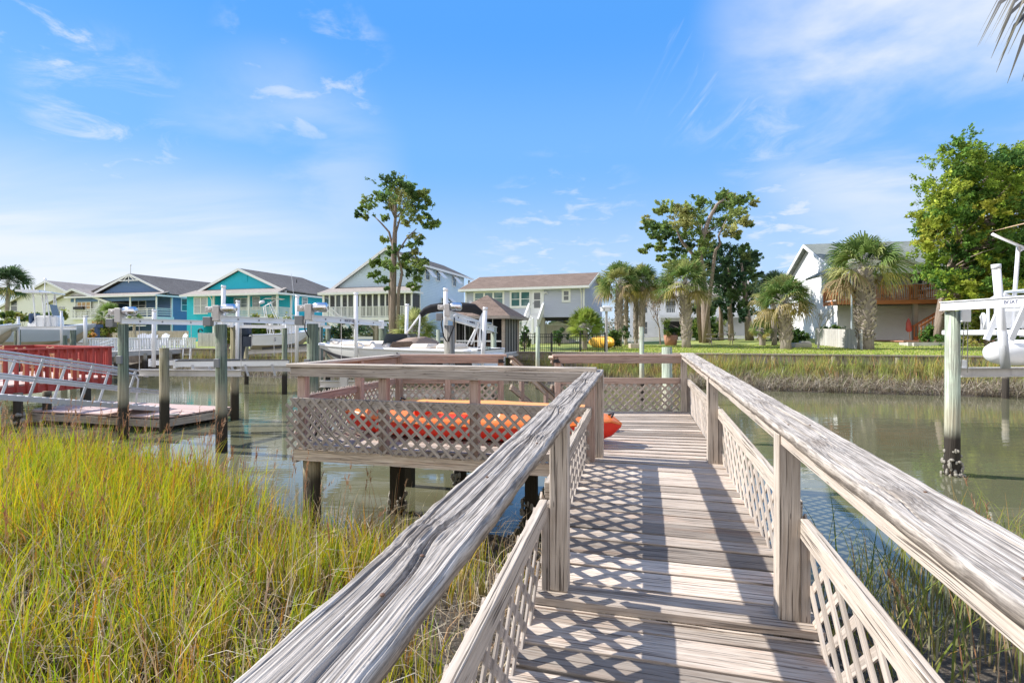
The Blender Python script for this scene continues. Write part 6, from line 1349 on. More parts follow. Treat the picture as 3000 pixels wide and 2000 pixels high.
b = MB(); b.tube([(.05, 0, .02), (-.02, .05, ph_)], .025, 6); b.build('pole', M['chair_teak'], q); b = MB(); b.tube([(.03, 0, ph_ * .42), (.0, .03, ph_ * .5), (-.02, .05, ph_ * .8), (-.02, .05, ph_)], [.12, .19, .14, .04], 8); b.build('folded_canopy', M['red_canvas'], q, True)
x_ = h.fr(2640, 990, -9)[0]

# white house seen behind the right-hand tree
h2 = House('house', 'second white house half hidden behind the big yellow-green tree at the right edge', 'house', (38.5, 43, land(38, 43)), 10); t2 = h2.t
b = MB(); wb(b, (0, 0, 0), (14, .2, 7.2)); wb(b, (0, .21, 0), (.2, 10, 7.2)); b.build('wall', M['white_siding'], t2)
b = MB(); slab(b, (-.5, -.5, 7.1), (14.5, -.5, 7.1), (14.5, 5, 9.4), (-.5, 5, 9.4)); slab(b, (14.5, 10.5, 7.1), (-.5, 10.5, 7.1), (-.5, 5.002, 9.4), (14.5, 5.002, 9.4)); b.build('roof', M['grey_shingle'], t2)
for xc in (1.6, 4.2, 7.0): window(t2, (xc, 0, 4.2), 1.1, 1.6)
# houses seen between the palms
h3 = House('house', 'pale two-storey house glimpsed between the palm trunks beyond the lawn', 'house', (15.2, 66, land(15, 66)), 14); t3 = h3.t
b = MB(); wb(b, (0, 0, 0), (14.5, .2, 5.4)); wb(b, (0, .21, 0), (.2, 9, 5.4)); b.build('wall', M['white_siding'], t3); b = MB(); slab(b, (-.5, -.5, 5.3), (15, -.5, 5.3), (15, 4.5, 7.6), (-.5, 4.5, 7.6)); b.build('roof', M['tan_shingle'], t3)
boxpart(t3, 'porch_floor', 'white_paint', ((3.5, -2.2, 2.5), (14.4, -.01, 2.75))); 
for x_ in (3.6, 7.2, 10.8, 14.2): boxpart(t3, 'porch_post', 'white_paint', ((x_ - .12, -2.2, 0), (x_ + .12, -1.95, 2.49)))
railing(t3, (3.6, -2.1, 2.76), (14.3, -2.1, 2.76), .95, 'white_paint', .2, .06, posts=3)
for xc, zc in ((1.6, 4), (5, 4), (8.5, 4), (12, 4), (1.6, 1.3), (10, 1.2)): window(t3, (xc, 0, zc), 1.1, 1.5)
boxpart(t3, 'garage_door', 'dark_gap', ((4.2, -.05, 0), (6.8, -.001, 2.1)))
h4 = House('shed', 'small white building far behind the cedar trunks', 'building', (36, 72, land(36, 72)), 14); t4 = h4.t
b = MB(); wb(b, (0, 0, 0), (6, .2, 2.6)); wb(b, (0, .21, 0), (.2, 5, 2.6)); b.build('wall', M['cream_siding'], t4); b = MB(); slab(b, (-.3, -.3, 2.55), (6.3, -.3, 2.55), (6.3, 2.6, 3.8), (-.3, 2.6, 3.8)); b.build('roof', M['brown_shingle'], t4); window(t4, (1.5, 0, 1.5), .8, .9); boxpart(t4, 'door', 'brass', ((3.4, -.05, 0), (4.4, -.001, 2.0)))

# ---------- gazebo on its pier
gzO = G(1475, 24, .2); h = House('gazebo', 'screened square gazebo with a brown shingle hip roof standing at the water', 'gazebo', (gzO.x - 2.45 * .964, gzO.y + 2.45 * .266, .2), math.degrees(math.asin(.266)), group=None); t = h.t; S_ = 2.45; hz = 1.78
cs = [(0, 0), (S_, 0), (S_, S_ + .15), (0, S_ + .15)]
for i, (x_, y_) in enumerate(cs): boxpart(t, 'post', 'deck_wood', ((x_ - .07, y_ - .07, 0), (x_ + .07, y_ + .07, hz)))
b = MB(); e = .42; z0, z1 = hz + .02, hz + 1.12; A = [(-e, -e, z0), (S_ + e, -e, z0), (S_ + e, S_ + .15 + e, z0), (-e, S_ + .15 + e, z0)]; ap = Vector((S_ / 2, S_ / 2 + .07, z1))
for i in range(4):
    p, q = Vector(A[i]), Vector(A[(i + 1) % 4]); u_ = (q - p).normalized(); v_ = (ap - (p + q) / 2); vl = v_.length; L_ = (q - p).length
    b.poly([p, q, ap], [(40, 40), (40 + L_, 40), (40 + L_ / 2, 40 + vl)], .5)
b.poly([Vector(p) for p in A][::-1]); rf = b.build('roof', M['brown_shingle'], t)
b = MB()
for i in range(4): p, q = Vector(A[i]), Vector(A[(i + 1) % 4]); b.beam(p + Vector((0, 0, -.07)), q + Vector((0, 0, -.07)), .05, .13)
b.build('fascia', M['dark_grey_wood'], rf)
boxpart(t, 'floor', 'pier_wood', ((-.12, -.12, -.16), (S_ + .12, S_ + .27, -.01)))
for x_, y_ in ((0, 0), (S_, 0), (S_, S_)): b = MB(); b.cyl((x_, y_), .1, -2.4, -.17, 10); b.build('piling', M['grey_piling'], t, True)
for (p, q, o) in (((.07, 0), (S_ - .07, 0), (0, -1)), ((S_, .07), (S_, S_ + .08), (1, 0)), ((0, .07), (0, S_ + .08), (-1, 0))):
    p, q = Vector((*p, 0)), Vector((*q, 0)); b = MB(); n = 5
    for i in range(n + 1): c_ = p.lerp(q, i / n); b.beam(c_ + Vector((0, 0, .02)), c_ + Vector((0, 0, hz - .02)), .03, .03, up=(q - p).normalized())
    for z in (.04, .62 if o == (0, -1) else hz - .06, hz - .05): b.beam(p + Vector((0, 0, z)), q + Vector((0, 0, z)), .045, .07)
    fr_ = b.build('screen_frame', M['white_paint'], t)
    if o != (0, -1): b = MB(); b.beam(p + Vector((0, 0, hz / 2)), q + Vector((0, 0, hz / 2)), .012, hz - .1); b.build('screen', M['screen_mesh'], fr_)
b = MB(); b.b2((.2, S_ - .2, 0), (S_ - .2, S_ - .15, hz)); b.build('back_screen', M['screen_mesh'], t)
for xo, lab in ((.7, 'rocking chair inside the gazebo, nearer its left side'), (1.5, 'rocking chair inside the gazebo, nearer its corner post')):
    w_ = h.O + h.ex * xo + h.ey * 1.0; q = thing('rocking_chair', 'brown ' + lab, 'chair', w_, -.3, 'rocking chairs in the gazebo'); m = M['brass']
    b = MB(); b.box((0, 0, .4), (.5, .48, .05)); b.build('seat', m, q); b = MB(); [b.box((x_, .22, .8), (.04, .04, .75)) for x_ in (-.2, -.1, 0, .1, .2)]; b.box((0, .22, 1.18), (.5, .04, .1)); b.build('backrest', m, q)
    for sx in (-.24, .24): b = MB(); b.beam((sx, -.24, .03), (sx, -.24, .62), .04, .04); b.beam((sx, .24, .03), (sx, .24, .6), .04, .04); b.beam((sx, -.32, .62), (sx, .28, .62), .07, .03); b.build('side_frame', m, q)

# ---------- white pier with railing and chairs, left
wp = thing('pier', 'white railed pier with adirondack chairs in front of the dark blue house', 'pier', (-21, 30, WATER_Z)); pA, pB = G(322, 27.2, .18), G(571, 33.0, .18); pl = Vector((-.97, .24, 0)) * 4.2
b = MB(wp.location)
for i in range(30): f = (i + .5) / 30; q = pA.lerp(pB, f); b.beam(q, q + pl, .19, .05)
b.build('deck_boards', M['pier_wood'], wp); b = MB(wp.location); b.beam(pA + Vector((0, 0, -.14)), pB + Vector((0, 0, -.14)), .05, .22); b.beam(pA + Vector((0, 0, -.14)), pA + pl + Vector((0, 0, -.14)), .05, .22); b.build('rim_board', M['pier_wood'], wp)
def wrail(parent, p, q, hh, sp, bw, m='white_paint'):
    b = MB(parent.location); up = Vector((0, 0, 1)); d = (q - p).normalized(); n = int((q - p).length / sp); b.beam(p + up * hh, q + up * hh, .1, .04); b.beam(p + up * .1, q + up * .1, .04, .05)
    for i in range(n + 1): c_ = p.lerp(q, i / n); b.beam(c_ + up * .06, c_ + up * (hh - .02), bw, bw, up=d)
    return b.build('railing', M[m], parent)
wrail(wp, pA, pB, .72, .17, .055); wrail(wp, pA, pA + pl * .5, .72, .17, .055); wrail(wp, pA + pl, pB + pl, .72, .17, .055)
for f in (.05, .35, .65, .95):
    for g_ in (0, .9): q = pA.lerp(pB, f) + pl * g_ + Vector((.0, .1, 0)); b = MB(wp.location); b.cyl(q, .12, -2, .06, 10); b.build('piling', M['grey_piling'], wp, True)
b = MB(wp.location); q0, q1 = P(537, 1022, 30.9), P(533, 1078, 29.6)
for dx in (0, .42): b.beam(q0 + Vector((dx, 0, 0)), q1 + Vector((dx, 0, 0)), .06, .07)
for f in (.3, .6, .9): c_ = q0.lerp(q1, f); b.beam(c_, c_ + Vector((.42, 0, 0)), .06, .05)
b.build('ladder', M['pier_wood'], wp)
b = MB(wp.location); b.tube([P(268, 1014, 26), P(330, 995, 27)], .03, 6); b.tube([P(275, 1022, 26), P(335, 1004, 27)], .03, 6); b.build('handrail', M['white_paint'], wp)
def adirondack(label, loc, rz, src=[None]):
    if src[0]: return dup(src[0], label, loc, rz)
    c = thing('adirondack_chair', label, 'chair', loc, rz, 'white chairs on the pier'); m = M['white_vinyl']
    b = MB(); [b.beam((-.27, -.3 + i * .1, .36 - i * .03), (.27, -.3 + i * .1, .36 - i * .03), .085, .02) for i in range(6)]; b.build('seat', m, c)
    b = MB(); [b.beam((x_, .22, .2), (x_ * 1.15, .48, 1.0 - abs(x_) * .5), .085, .02, up=(0, -1, .3)) for x_ in (-.24, -.144, -.048, .048, .144, .24)]; b.build('backrest', m, c)
    for sx in (-.33, .33): b = MB(); b.beam((sx, -.32, 0), (sx, -.32, .53), .05, .1); b.beam((sx, .32, 0), (sx, .32, .53), .05, .1); b.beam((sx, -.38, .55), (sx, .4, .55), .13, .025); b.build('arm', m, c)
    src[0] = c; return c
for px_, Z_, rz, lab in ((418, 31.5, .5, 'white adirondack chair first in the row from the left on the pier'), (436, 32, .2, 'white adirondack chair second in the row on the pier, close to the first'), (466, 32.5, -.3, 'white adirondack chair in the middle of the pier, turned slightly away'), (521, 33.4, -.6, 'white adirondack chair nearest the land end of the pier by the ladder')):
    adirondack(lab, G(px_, Z_, .21), rz)
# ---------- picket fences
def picket(name, label, p, q, hh, m, sp=.11, bw=.08, th=.02, point=True, stuffy=False):
    t = thing(name, label, 'fence', (p.x, p.y, p.z)); d = (q - p); L = d.length; n = int(L / sp); b = MB(t.location); up = Vector((0, 0, 1)); dd = d.normalized(); nr = Vector((dd.y, -dd.x, 0))
    for i in range(n + 1):
        c_ = p + d * (i / n); b.beam(c_ + nr * .02, c_ + nr * .02 + up * (hh - .08), bw, th, up=nr)
        if point: b.prism([c_ + nr * .03 + up * (hh - .079) - dd * bw / 2, c_ + nr * .03 + up * (hh - .079) + dd * bw / 2, c_ + nr * .03 + up * hh], -nr * th)
    b.build('pickets', M[m], t); b = MB(t.location)
    for z in (.25, hh - .25): b.beam(p + up * z - nr * .01, q + up * z - nr * .01, .035, .07)
    b.build('fence_rails', M[m], t)
    for i in range(int(L / 2.4) + 1): c_ = p + dd * min(i * 2.4, L - .05) - nr * .06; b = MB(t.location); b.beam(c_, c_ + up * (hh - .02), .09, .09, up=dd); b.build('fence_post', M[m], t)
    return t
def gp(px, Z): v = G(px, Z); v.z = land(v.x, v.y); return v
picket('picket_fence', 'weathered grey picket fence below the dark blue house', gp(296, 44), gp(552, 39), 1.15, 'grey_wood')
picket('picket_fence', 'whitish picket fence in front of the turquoise house', gp(582, 37), gp(690, 35.5), 1.0, 'pier_wood')
picket('board_fence', 'short grey board fence by the tall palm on the right lawn', gp(2390, 33.5), gp(2527, 27.2), 1.15, 'pier_wood', .075, .07, .025, False)
# black metal fence
t = thing('metal_fence', 'black metal picket fence along the bulkhead beside the gazebo', 'fence', (0, 0, 0)); fp, fq = gp(1519, 26.6), gp(1772, 25.6); fp2 = gp(1205, 29.5)
for (p, q) in ((fp, fq),):
    d = (q - p); L = d.length; n = int(L / .105); up = Vector((0, 0, 1)); b = MB(t.location)
    for i in range(n + 1): c_ = p + d * (i / n); b.beam(c_, c_ + up * .94, .016, .016, up=d.normalized())
    b.build('pickets', M['black_metal'], t); b = MB(t.location)
    for z in (.12, .78, .92): b.beam(p + up * z, q + up * z, .025, .03)
    b.build('fence_rails', M['black_metal'], t)
    for px_ in (1519, 1536, 1616, 1700, 1772): k = (px_ - HX) / F; s_ = (k * p.y - p.x) / (d.x - k * d.y); c_ = p + d * s_; b = MB(t.location); b.beam(c_, c_ + up * 1.0, .06, .06, up=d.normalized()); b.build('fence_post', M['black_metal'], t)
t = thing('metal_fence', 'black metal fence behind the spiky dwarf palm and the pale blue house', 'fence', (0, 0, 0)); b = MB(t.location); p, q = gp(1200, 33), gp(1335, 31)
for i in range(40): c_ = p.lerp(q, i / 39); b.beam(c_, c_ + Vector((0, 0, .95)), .02, .02, up=(1, 0, 0))
b.build('pickets', M['black_metal'], t); b = MB(t.location); [b.beam(p + Vector((0, 0, z)), q + Vector((0, 0, z)), .03, .03) for z in (.12, .8, .94)]; b.build('fence_rails', M['black_metal'], t)
# things on the lawns
p = gp(1776.5, 25.7); t = thing('bird_house', 'white box bird house on a grey post at the end of the black fence', 'bird house', p); b = MB(); b.box((0, 0, 1.0), (.11, .11, 2.1)); b.build('post', M['pier_wood'], t); b = MB(); b.box((0, 0, 2.15), (.5, .5, .17)); bh = b.build('box', M['white_paint'], t); b = MB(); b.box((0, 0, 2.255), (.56, .56, .035)); b.box((0, 0, 2.31), (.3, .3, .07)); b.build('lid', M['white_paint'], bh); b = MB(); [b.box((x_, -.251, 2.15), (.05, .01, .06)) for x_ in (-.15, .15)]; b.build('entrance', M['dark_gap'], bh)
for px_, lab, rz in ((1750, 'orange yellow kayak stored on its side on the lawn behind the black fence', 1.9), (1764, 'yellow kayak leaning beside its orange twin on the lawn by the post', 1.75)):
    w_ = gp(px_, 32.5); w_.z += .36; k = kayak('stored_kayak', lab, w_, rz, 2.9, .72, .34, 'kayak_yellow', 'kayak_yellow', 'kayak_yellow'); k['group'] = 'kayaks stored on the lawn'; k.rotation_euler = (R(90), 0, rz)
p = gp(1862, 31.5); t = thing('planter', 'low brown timber planter box at the foot of the slim palm trunk', 'planter', p); b = MB(); b.box((0, 0, .15), (.75, .6, .3)); b.build('box', M['deck_wood'], t, bevel=.02); b = MB(); [b.tube([(x_, 0, .3), (x_ * 1.6, y_, .55)], .02, 4) for x_, y_ in ((-.2, .1), (.0, -.1), (.15, .1), (.25, -.1))]; b.build('dry_stalks', M['pier_wood'], t)
p = gp(1965, 38); t = thing('flower_pot', 'terracotta pot with a low plant under the trees', 'flower pot', p); b = MB(); b.cyl((0, 0), .42, 0, .75, 14, .52); b.build('pot', M['terracotta'], t, True); potp = p
p = gp(2112, 37); t = thing('picnic_table', 'dark picnic table with benches between the cedar trunks', 'table', p, -.27); b = MB(); b.box((0, 0, .74), (1.9, .75, .05)); b.build('table_top', M['dark_grey_wood'], t)
for y_ in (-.7, .7): b = MB(); b.box((0, y_, .44), (1.9, .28, .05)); b.build('bench', M['dark_grey_wood'], t)
for x_ in (-.7, .7): b = MB(); b.beam((x_, -.72, .0), (x_, -.25, .72), .09, .04, up=(1, 0, 0)); b.beam((x_, .72, 0), (x_, .25, .72), .09, .04, up=(1, 0, 0)); b.beam((x_, -.8, .4), (x_, .8, .4), .04, .09); b.build('leg_frame', M['dark_grey_wood'], t)
for px_, y_, Z_, s_, lab in ((2348, 1006, 30.5, (1.0, .5, .28), 'flat grey stone slab on the lawn by the leaning bare sapling'),):
    p = gp(px_, Z_); t = thing('stone_slab', lab, 'stone', p); b = MB(); b.box((0, 0, s_[2] / 2), s_); b.box((.2, 0, s_[2] + .05), (s_[0] * .55, s_[1] * .8, .09)); b.build('slabs', M['concrete'], t, bevel=.04)
p = gp(561, 36); t = thing('urn_planter', 'white stone urn on the yellowish lawn beside the picket fence', 'urn', p); b = MB(); b.tube([(0, 0, 0), (0, 0, .12), (0, 0, .25), (0, 0, .5), (0, 0, .62)], [.22, .2, .12, .3, .36], 12); b.build('bowl', M['white_paint'], t, True)
p = gp(2700, 29.5); t = thing('landscape_timber', 'pale timber edging at the corner of the patio steps on the right lawn', 'edging', p); b = MB(); b.box((.8, .2, .12), (2.6, .16, .22), -.2); b.box((-.1, .9, .1), (.16, 1.6, .2), -.2); b.build('timbers', M['pier_wood'], t)
# small wooden boathouse canopy between grey boat and house (blue beam)
p = gp(245, 34); t = thing('pergola', 'navy blue beam on short posts behind the bow of the grey boat', 'pergola', p); b = MB(); b.box((0, 0, 1.45), (2.4, .25, .22)); b.build('beam', M['navy_paint'], t)
for x_ in (-.4, .9): b = MB(); b.box((x_, 0, .67), (.2, .2, 1.34)); b.build('post', M['navy_paint'], t)
p = gp(258, 36); t = thing('equipment_box', 'dark navy storage box with a pale blue ball beside the white adirondack pier', 'box', p); b = MB(); b.box((.4, .3, .45), (1.5, .8, .9)); b.build('body', M['navy_paint'], t, bevel=.04); b = MB(); b.sphere((-.1, -.3, .45), .26); b.build('round_float', M['hull_grey'], t, True)
# ------------------------------------------------------------------ vegetation
def blades(name, P0, Hh, Wd, lean, C0, C1, m, segs=3, parent=None, droop=1.0, seed=1):
    """tapering grass blades: roots (n,3), heights, widths, lean vectors (n,2), colours at root and tip"""
    rng = np.random.default_rng(seed); n = len(P0); az = rng.random(n) * 2 * np.pi; sx, sy = np.cos(az), np.sin(az)
    t = np.linspace(0, 1, segs + 1); V = np.zeros((n, segs + 1, 2, 3)); C = np.zeros((n, segs + 1, 2, 3))
    for i, tt in enumerate(t):
        k = tt ** 1.8; x = P0[:, 0] + lean[:, 0] * k; y = P0[:, 1] + lean[:, 1] * k; L2 = np.hypot(lean[:, 0], lean[:, 1]); z = P0[:, 2] + Hh * tt - droop * L2 * tt ** 3 * .45
        w = Wd * (1 - tt ** 1.6) * .5 + .0004
        for j, s in ((0, -1), (1, 1)): V[:, i, j, 0] = x + s * sx * w; V[:, i, j, 1] = y + s * sy * w; V[:, i, j, 2] = z; C[:, i, j] = C0 * (1 - tt) ** 1.2 + C1 * (1 - (1 - tt) ** 1.2)
    idx = np.arange(n * (segs + 1) * 2).reshape(n, segs + 1, 2); Q = np.stack([idx[:, :-1, 0], idx[:, :-1, 1], idx[:, 1:, 1], idx[:, 1:, 0]], -1).reshape(-1, 4)
    return np_mesh(name, V.reshape(-1, 3), Q, np.clip(C.reshape(-1, 3), 0, 1), m, parent)
def pick(rng, n, cols, probs): return np.array(cols)[rng.choice(len(cols), n, p=np.array(probs) / sum(probs))]
GREENS = [(.30, .47, .008), (.46, .56, .008), (.64, .60, .01), (.78, .57, .015), (.76, .36, .015), (.45, .19, .03), (.52, .39, .18), (.16, .30, .008)]
GP = [.18, .22, .22, .13, .07, .06, .07, .08]
def near_marsh():
    rng = np.random.default_rng(3); out = []
    def area(n, x0, x1, y0, y1, ok):
        x = rng.uniform(x0, x1, n); y = rng.uniform(y0, y1, n); k = ok(x, y); return x[k], y[k]
    # left of the boardwalk
    def okl(x, y):
        v = x * CS - y * SN; d = shore(x) - y; vis = (x / np.maximum(y, .1) > -1.12)
        edge = rng.random(len(x)) < np.clip((d - .1 - np.clip((x + 3.2) * .4, 0, .35)) / .8, 0, 1) ** .7
        cl = np.sin(x * 2.3 + 1) * np.sin(y * 2.9 + x) + .6 * np.sin(x * 5.1) * np.sin(y * 4.3)
        thin = rng.random(len(x)) < np.clip(1.1 + .35 * cl - np.clip((x + 1.0) * .9, 0, 1.2) - np.clip((x + 3) * .12, 0, .3), .03, 1)
        return (v < -.7) & vis & edge & thin
    tx, ty = area(5600, -11.5, .6, .9, 9.6, okl); nt = len(tx); per = rng.integers(9, 24, nt); k = np.repeat(np.arange(nt), per); n = len(k)
    ang = rng.random(n) * 6.283; rr = np.abs(rng.normal(0, .075, n)); x = tx[k] + rr * np.cos(ang); y = ty[k] + rr * np.sin(ang); z = bank_z(x, y) - .03
    th = rng.uniform(.6, 1.12, nt) * np.clip(1.05 - np.clip(tx + 3.8, 0, 4) * .17, .5, 1.1)
    hh = th[k] * rng.uniform(.45, 1.0, n); wd = rng.uniform(.006, .0165, n) * (.8 + .05 * y)
    tl = rng.normal(0, .12, (nt, 2)); ln = (tl[k] + np.stack([np.cos(ang), np.sin(ang)], 1) * (rr * 1.3)[:, None] + rng.normal(0, .09, (n, 2)) * np.where(rng.random(n) < .2, 3.0, 1.0)[:, None] + np.array([.05, .0])) * hh[:, None]
    tc_ = rng.choice(len(GREENS), nt, p=np.array(GP) / sum(GP)); own = rng.random(n) < .45; ci = np.where(own, tc_[k], rng.choice(len(GREENS), n, p=np.array(GP) / sum(GP)))
    c1 = np.array(GREENS)[ci] * rng.uniform(.75, 1.15, (n, 1)); c0 = pick(rng, n, [(.26, .17, .09), (.34, .27, .08), (.20, .21, .03), (.38, .29, .17)], [.4, .25, .2, .15])
    o = blades('marsh_grass', np.stack([x, y, z], 1), hh, wd, ln, c0, c1, M['blade'], 4, seed=4); tag(o, 'tall yellow-green marsh grass filling the bank left of the boardwalk', 'marsh grass', kind='stuff')
    # dead straw lying and leaning in it
    x, y = area(26000, -11, 0.9, 1.0, 8.6, lambda x, y: (x * CS - y * SN < -.62) & (shore(x) - y > .35) & (rng.random(len(x)) < np.clip(1 - (x + 3.5) * .22, .4, 1))); n = len(x); z = bank_z(x, y) + rng.random(n) * .22; hh = rng.uniform(.05, .62, n)
    ln = rng.normal(0, .26, (n, 2)); c = pick(rng, n, [(.50, .38, .24), (.62, .52, .36), (.40, .25, .14), (.70, .62, .5)], [.35, .25, .25, .15])
    o = blades('straw', np.stack([x, y, z], 1), hh, rng.uniform(.004, .009, n), ln, c, c, M['dry_blade'], 3, seed=5); tag(o, 'brown and tan dead straw lying low between the marsh grass stems', 'straw', kind='stuff')
    # rusty seed stalks
    x, y = area(1700, -10.5, -1.2, 2.0, 8.9, lambda x, y: (x * CS - y * SN < -.9) & (rng.random(len(x)) < np.clip(.25 + (y - 4.5) * .25, .12, 1)) & (shore(x) - y > .1)); n = len(x); z = bank_z(x, y); hh = rng.uniform(.85, 1.32, n) * np.clip(1.05 - np.clip(x + 4.0, 0, 4) * .13, .55, 1.1); ln = rng.normal(0, .13, (n, 2)) + np.array([.06, 0])
    P0 = np.stack([x, y, z], 1); c = pick(rng, n, [(.33, .16, .085), (.42, .24, .14), (.46, .31, .20)], [.4, .35, .25])
    VS = [(P0, hh, np.full(n, .0055), ln, c, c)]
    k = rng.random(n) < .6; 
    o = blades('seed_stalks', P0, hh, np.full(n, .006), ln, c, c, M['dry_blade'], 3, seed=6); tag(o, 'thin rusty seed stalks standing above the marsh grass', 'seed stalks', kind='stuff')
    m_ = 12; tops = []
    for j in range(m_):
        f = rng.uniform(.72, .99, n); q = P0.copy(); kk = f ** 1.8; q[:, 0] += ln[:, 0] * kk; q[:, 1] += ln[:, 1] * kk; q[:, 2] += hh * f - np.hypot(ln[:, 0], ln[:, 1]) * f ** 3 * .45; tops.append(q[k])
    q = np.concatenate(tops); c2 = np.concatenate([c[k]] * m_); o = blades('seed_heads', q, rng.uniform(.03, .075, len(q)), np.full(len(q), .008), rng.normal(.008, .016, (len(q), 2)), c2, c2 * 1.15, M['dry_blade'], 2, seed=7); tag(o, 'rusty brown seed heads at the tops of the marsh stalks', 'seed heads', kind='stuff')
    n = 9000; x = rng.uniform(-3.6, 2.6, n); y = rng.uniform(2.2, 6.6, n); d = shore(x) - y; k = (d > -.25) & (rng.random(n) < np.clip(1.2 - np.abs(d - .5) * .5, .1, 1)); x, y = x[k], y[k]; n = len(x); z = bank_z(x, y) + rng.uniform(-.01, .02, n)
    t_ = rng.normal(0, 1, (n, 3)); t_ /= np.linalg.norm(t_, axis=1)[:, None]; u_ = np.cross(t_, rng.normal(0, 1, (n, 3))); u_ /= np.linalg.norm(u_, axis=1)[:, None]; sz = rng.uniform(.008, .032, n)[:, None]; p = np.stack([x, y, z], 1)
    V = np.stack([p - t_ * sz, p + u_ * sz * .6, p + t_ * sz, p - u_ * sz * .6], 1).reshape(-1, 3); c = pick(rng, n, [(.40, .35, .28), (.24, .2, .15), (.10, .08, .06), (.52, .48, .42)], [.3, .3, .25, .15])
    o = np_mesh('shell_debris', V, np.arange(n * 4).reshape(n, 4), np.repeat(c, 4, 0), M['dry_blade']); tag(o, 'broken oyster shells and bits of dead reed scattered over the dark mud', 'shells', kind='stuff')
    # right of the boardwalk
    def okr(x, y):
        v = x * CS - y * SN; cl = np.sin(x * 3.1 + 2) * np.sin(y * 3.7 + x * 1.2); return (v > 1.12) & (rng.random(len(x)) < np.clip(.35 + .6 * cl + (x - 2.6) * .35, 0, 1)) & (x / y < 1.15) & (y < 4.9)
    x, y = area(3300, 1.5, 6.0, 1.6, 4.9, okr); n = len(x); z = np.maximum(bank_z(x, y), WATER_Z - .3); hh = rng.uniform(.4, 1.05, n) + (z < WATER_Z) * .12; ln = rng.normal(0, .27, (n, 2)) * hh[:, None] + np.array([.03, 0])
    c1 = pick(rng, n, [(.14, .22, .035), (.24, .30, .05), (.40, .40, .05), (.46, .27, .07), (.10, .16, .03), (.42, .34, .2)], [.3, .22, .14, .1, .16, .08]); c0 = pick(rng, n, [(.30, .22, .13), (.18, .2, .05), (.42, .36, .26)], [.4, .35, .25])
    o = blades('marsh_grass', np.stack([x, y, z], 1), hh, rng.uniform(.006, .014, n), ln, c0, c1, M['blade'], 4, seed=8); tag(o, 'sparser darker marsh grass standing in shallow water right of the boardwalk', 'marsh grass', kind='stuff')
    pl = np.array([[2.62, 2.95], [2.75, 3.0], [2.85, 2.85], [2.5, 3.05], [3.1, 3.2], [2.95, 3.1], [2.2, 3.0], [2.45, 3.2]]); n = len(pl); P0 = np.concatenate([pl, np.full((n, 1), -1.1)], 1); hh = np.array([1.25, 1.1, 1.2, .95, 1.45, 1.3, .95, .8]); ln = np.array([[-.25, 0], [-.15, .1], [-.3, 0], [-.3, .05], [-.25, .1], [-.1, 0], [-.35, .1], [-.4, .1]]) * .8; c = pick(rng, n, [(.38, .2, .1), (.46, .29, .17)], [.5, .5])
    o = blades('seed_stalks', P0, hh, np.full(n, .007), ln, c, c, M['dry_blade'], 4, seed=9); tag(o, 'bent orange seed stalks leaning over the water at the right edge', 'seed stalks', kind='stuff')
    tops = []
    for j in range(46):
        f = rng.uniform(.66, .99, n); q = P0.copy(); kk = f ** 1.8; q[:, 0] += ln[:, 0] * kk; q[:, 1] += ln[:, 1] * kk; q[:, 2] += hh * f - np.hypot(ln[:, 0], ln[:, 1]) * f ** 3 * .45; tops.append(q)
    q = np.concatenate(tops); c2 = np.concatenate([c] * 46); o = blades('seed_heads', q, rng.uniform(.03, .07, len(q)), np.full(len(q), .006), rng.normal(-.006, .014, (len(q), 2)), c2, c2 * 1.2, M['dry_blade'], 2, seed=10); tag(o, 'orange brown seed heads on the bent stalks at the right edge', 'seed heads', kind='stuff')
near_marsh()
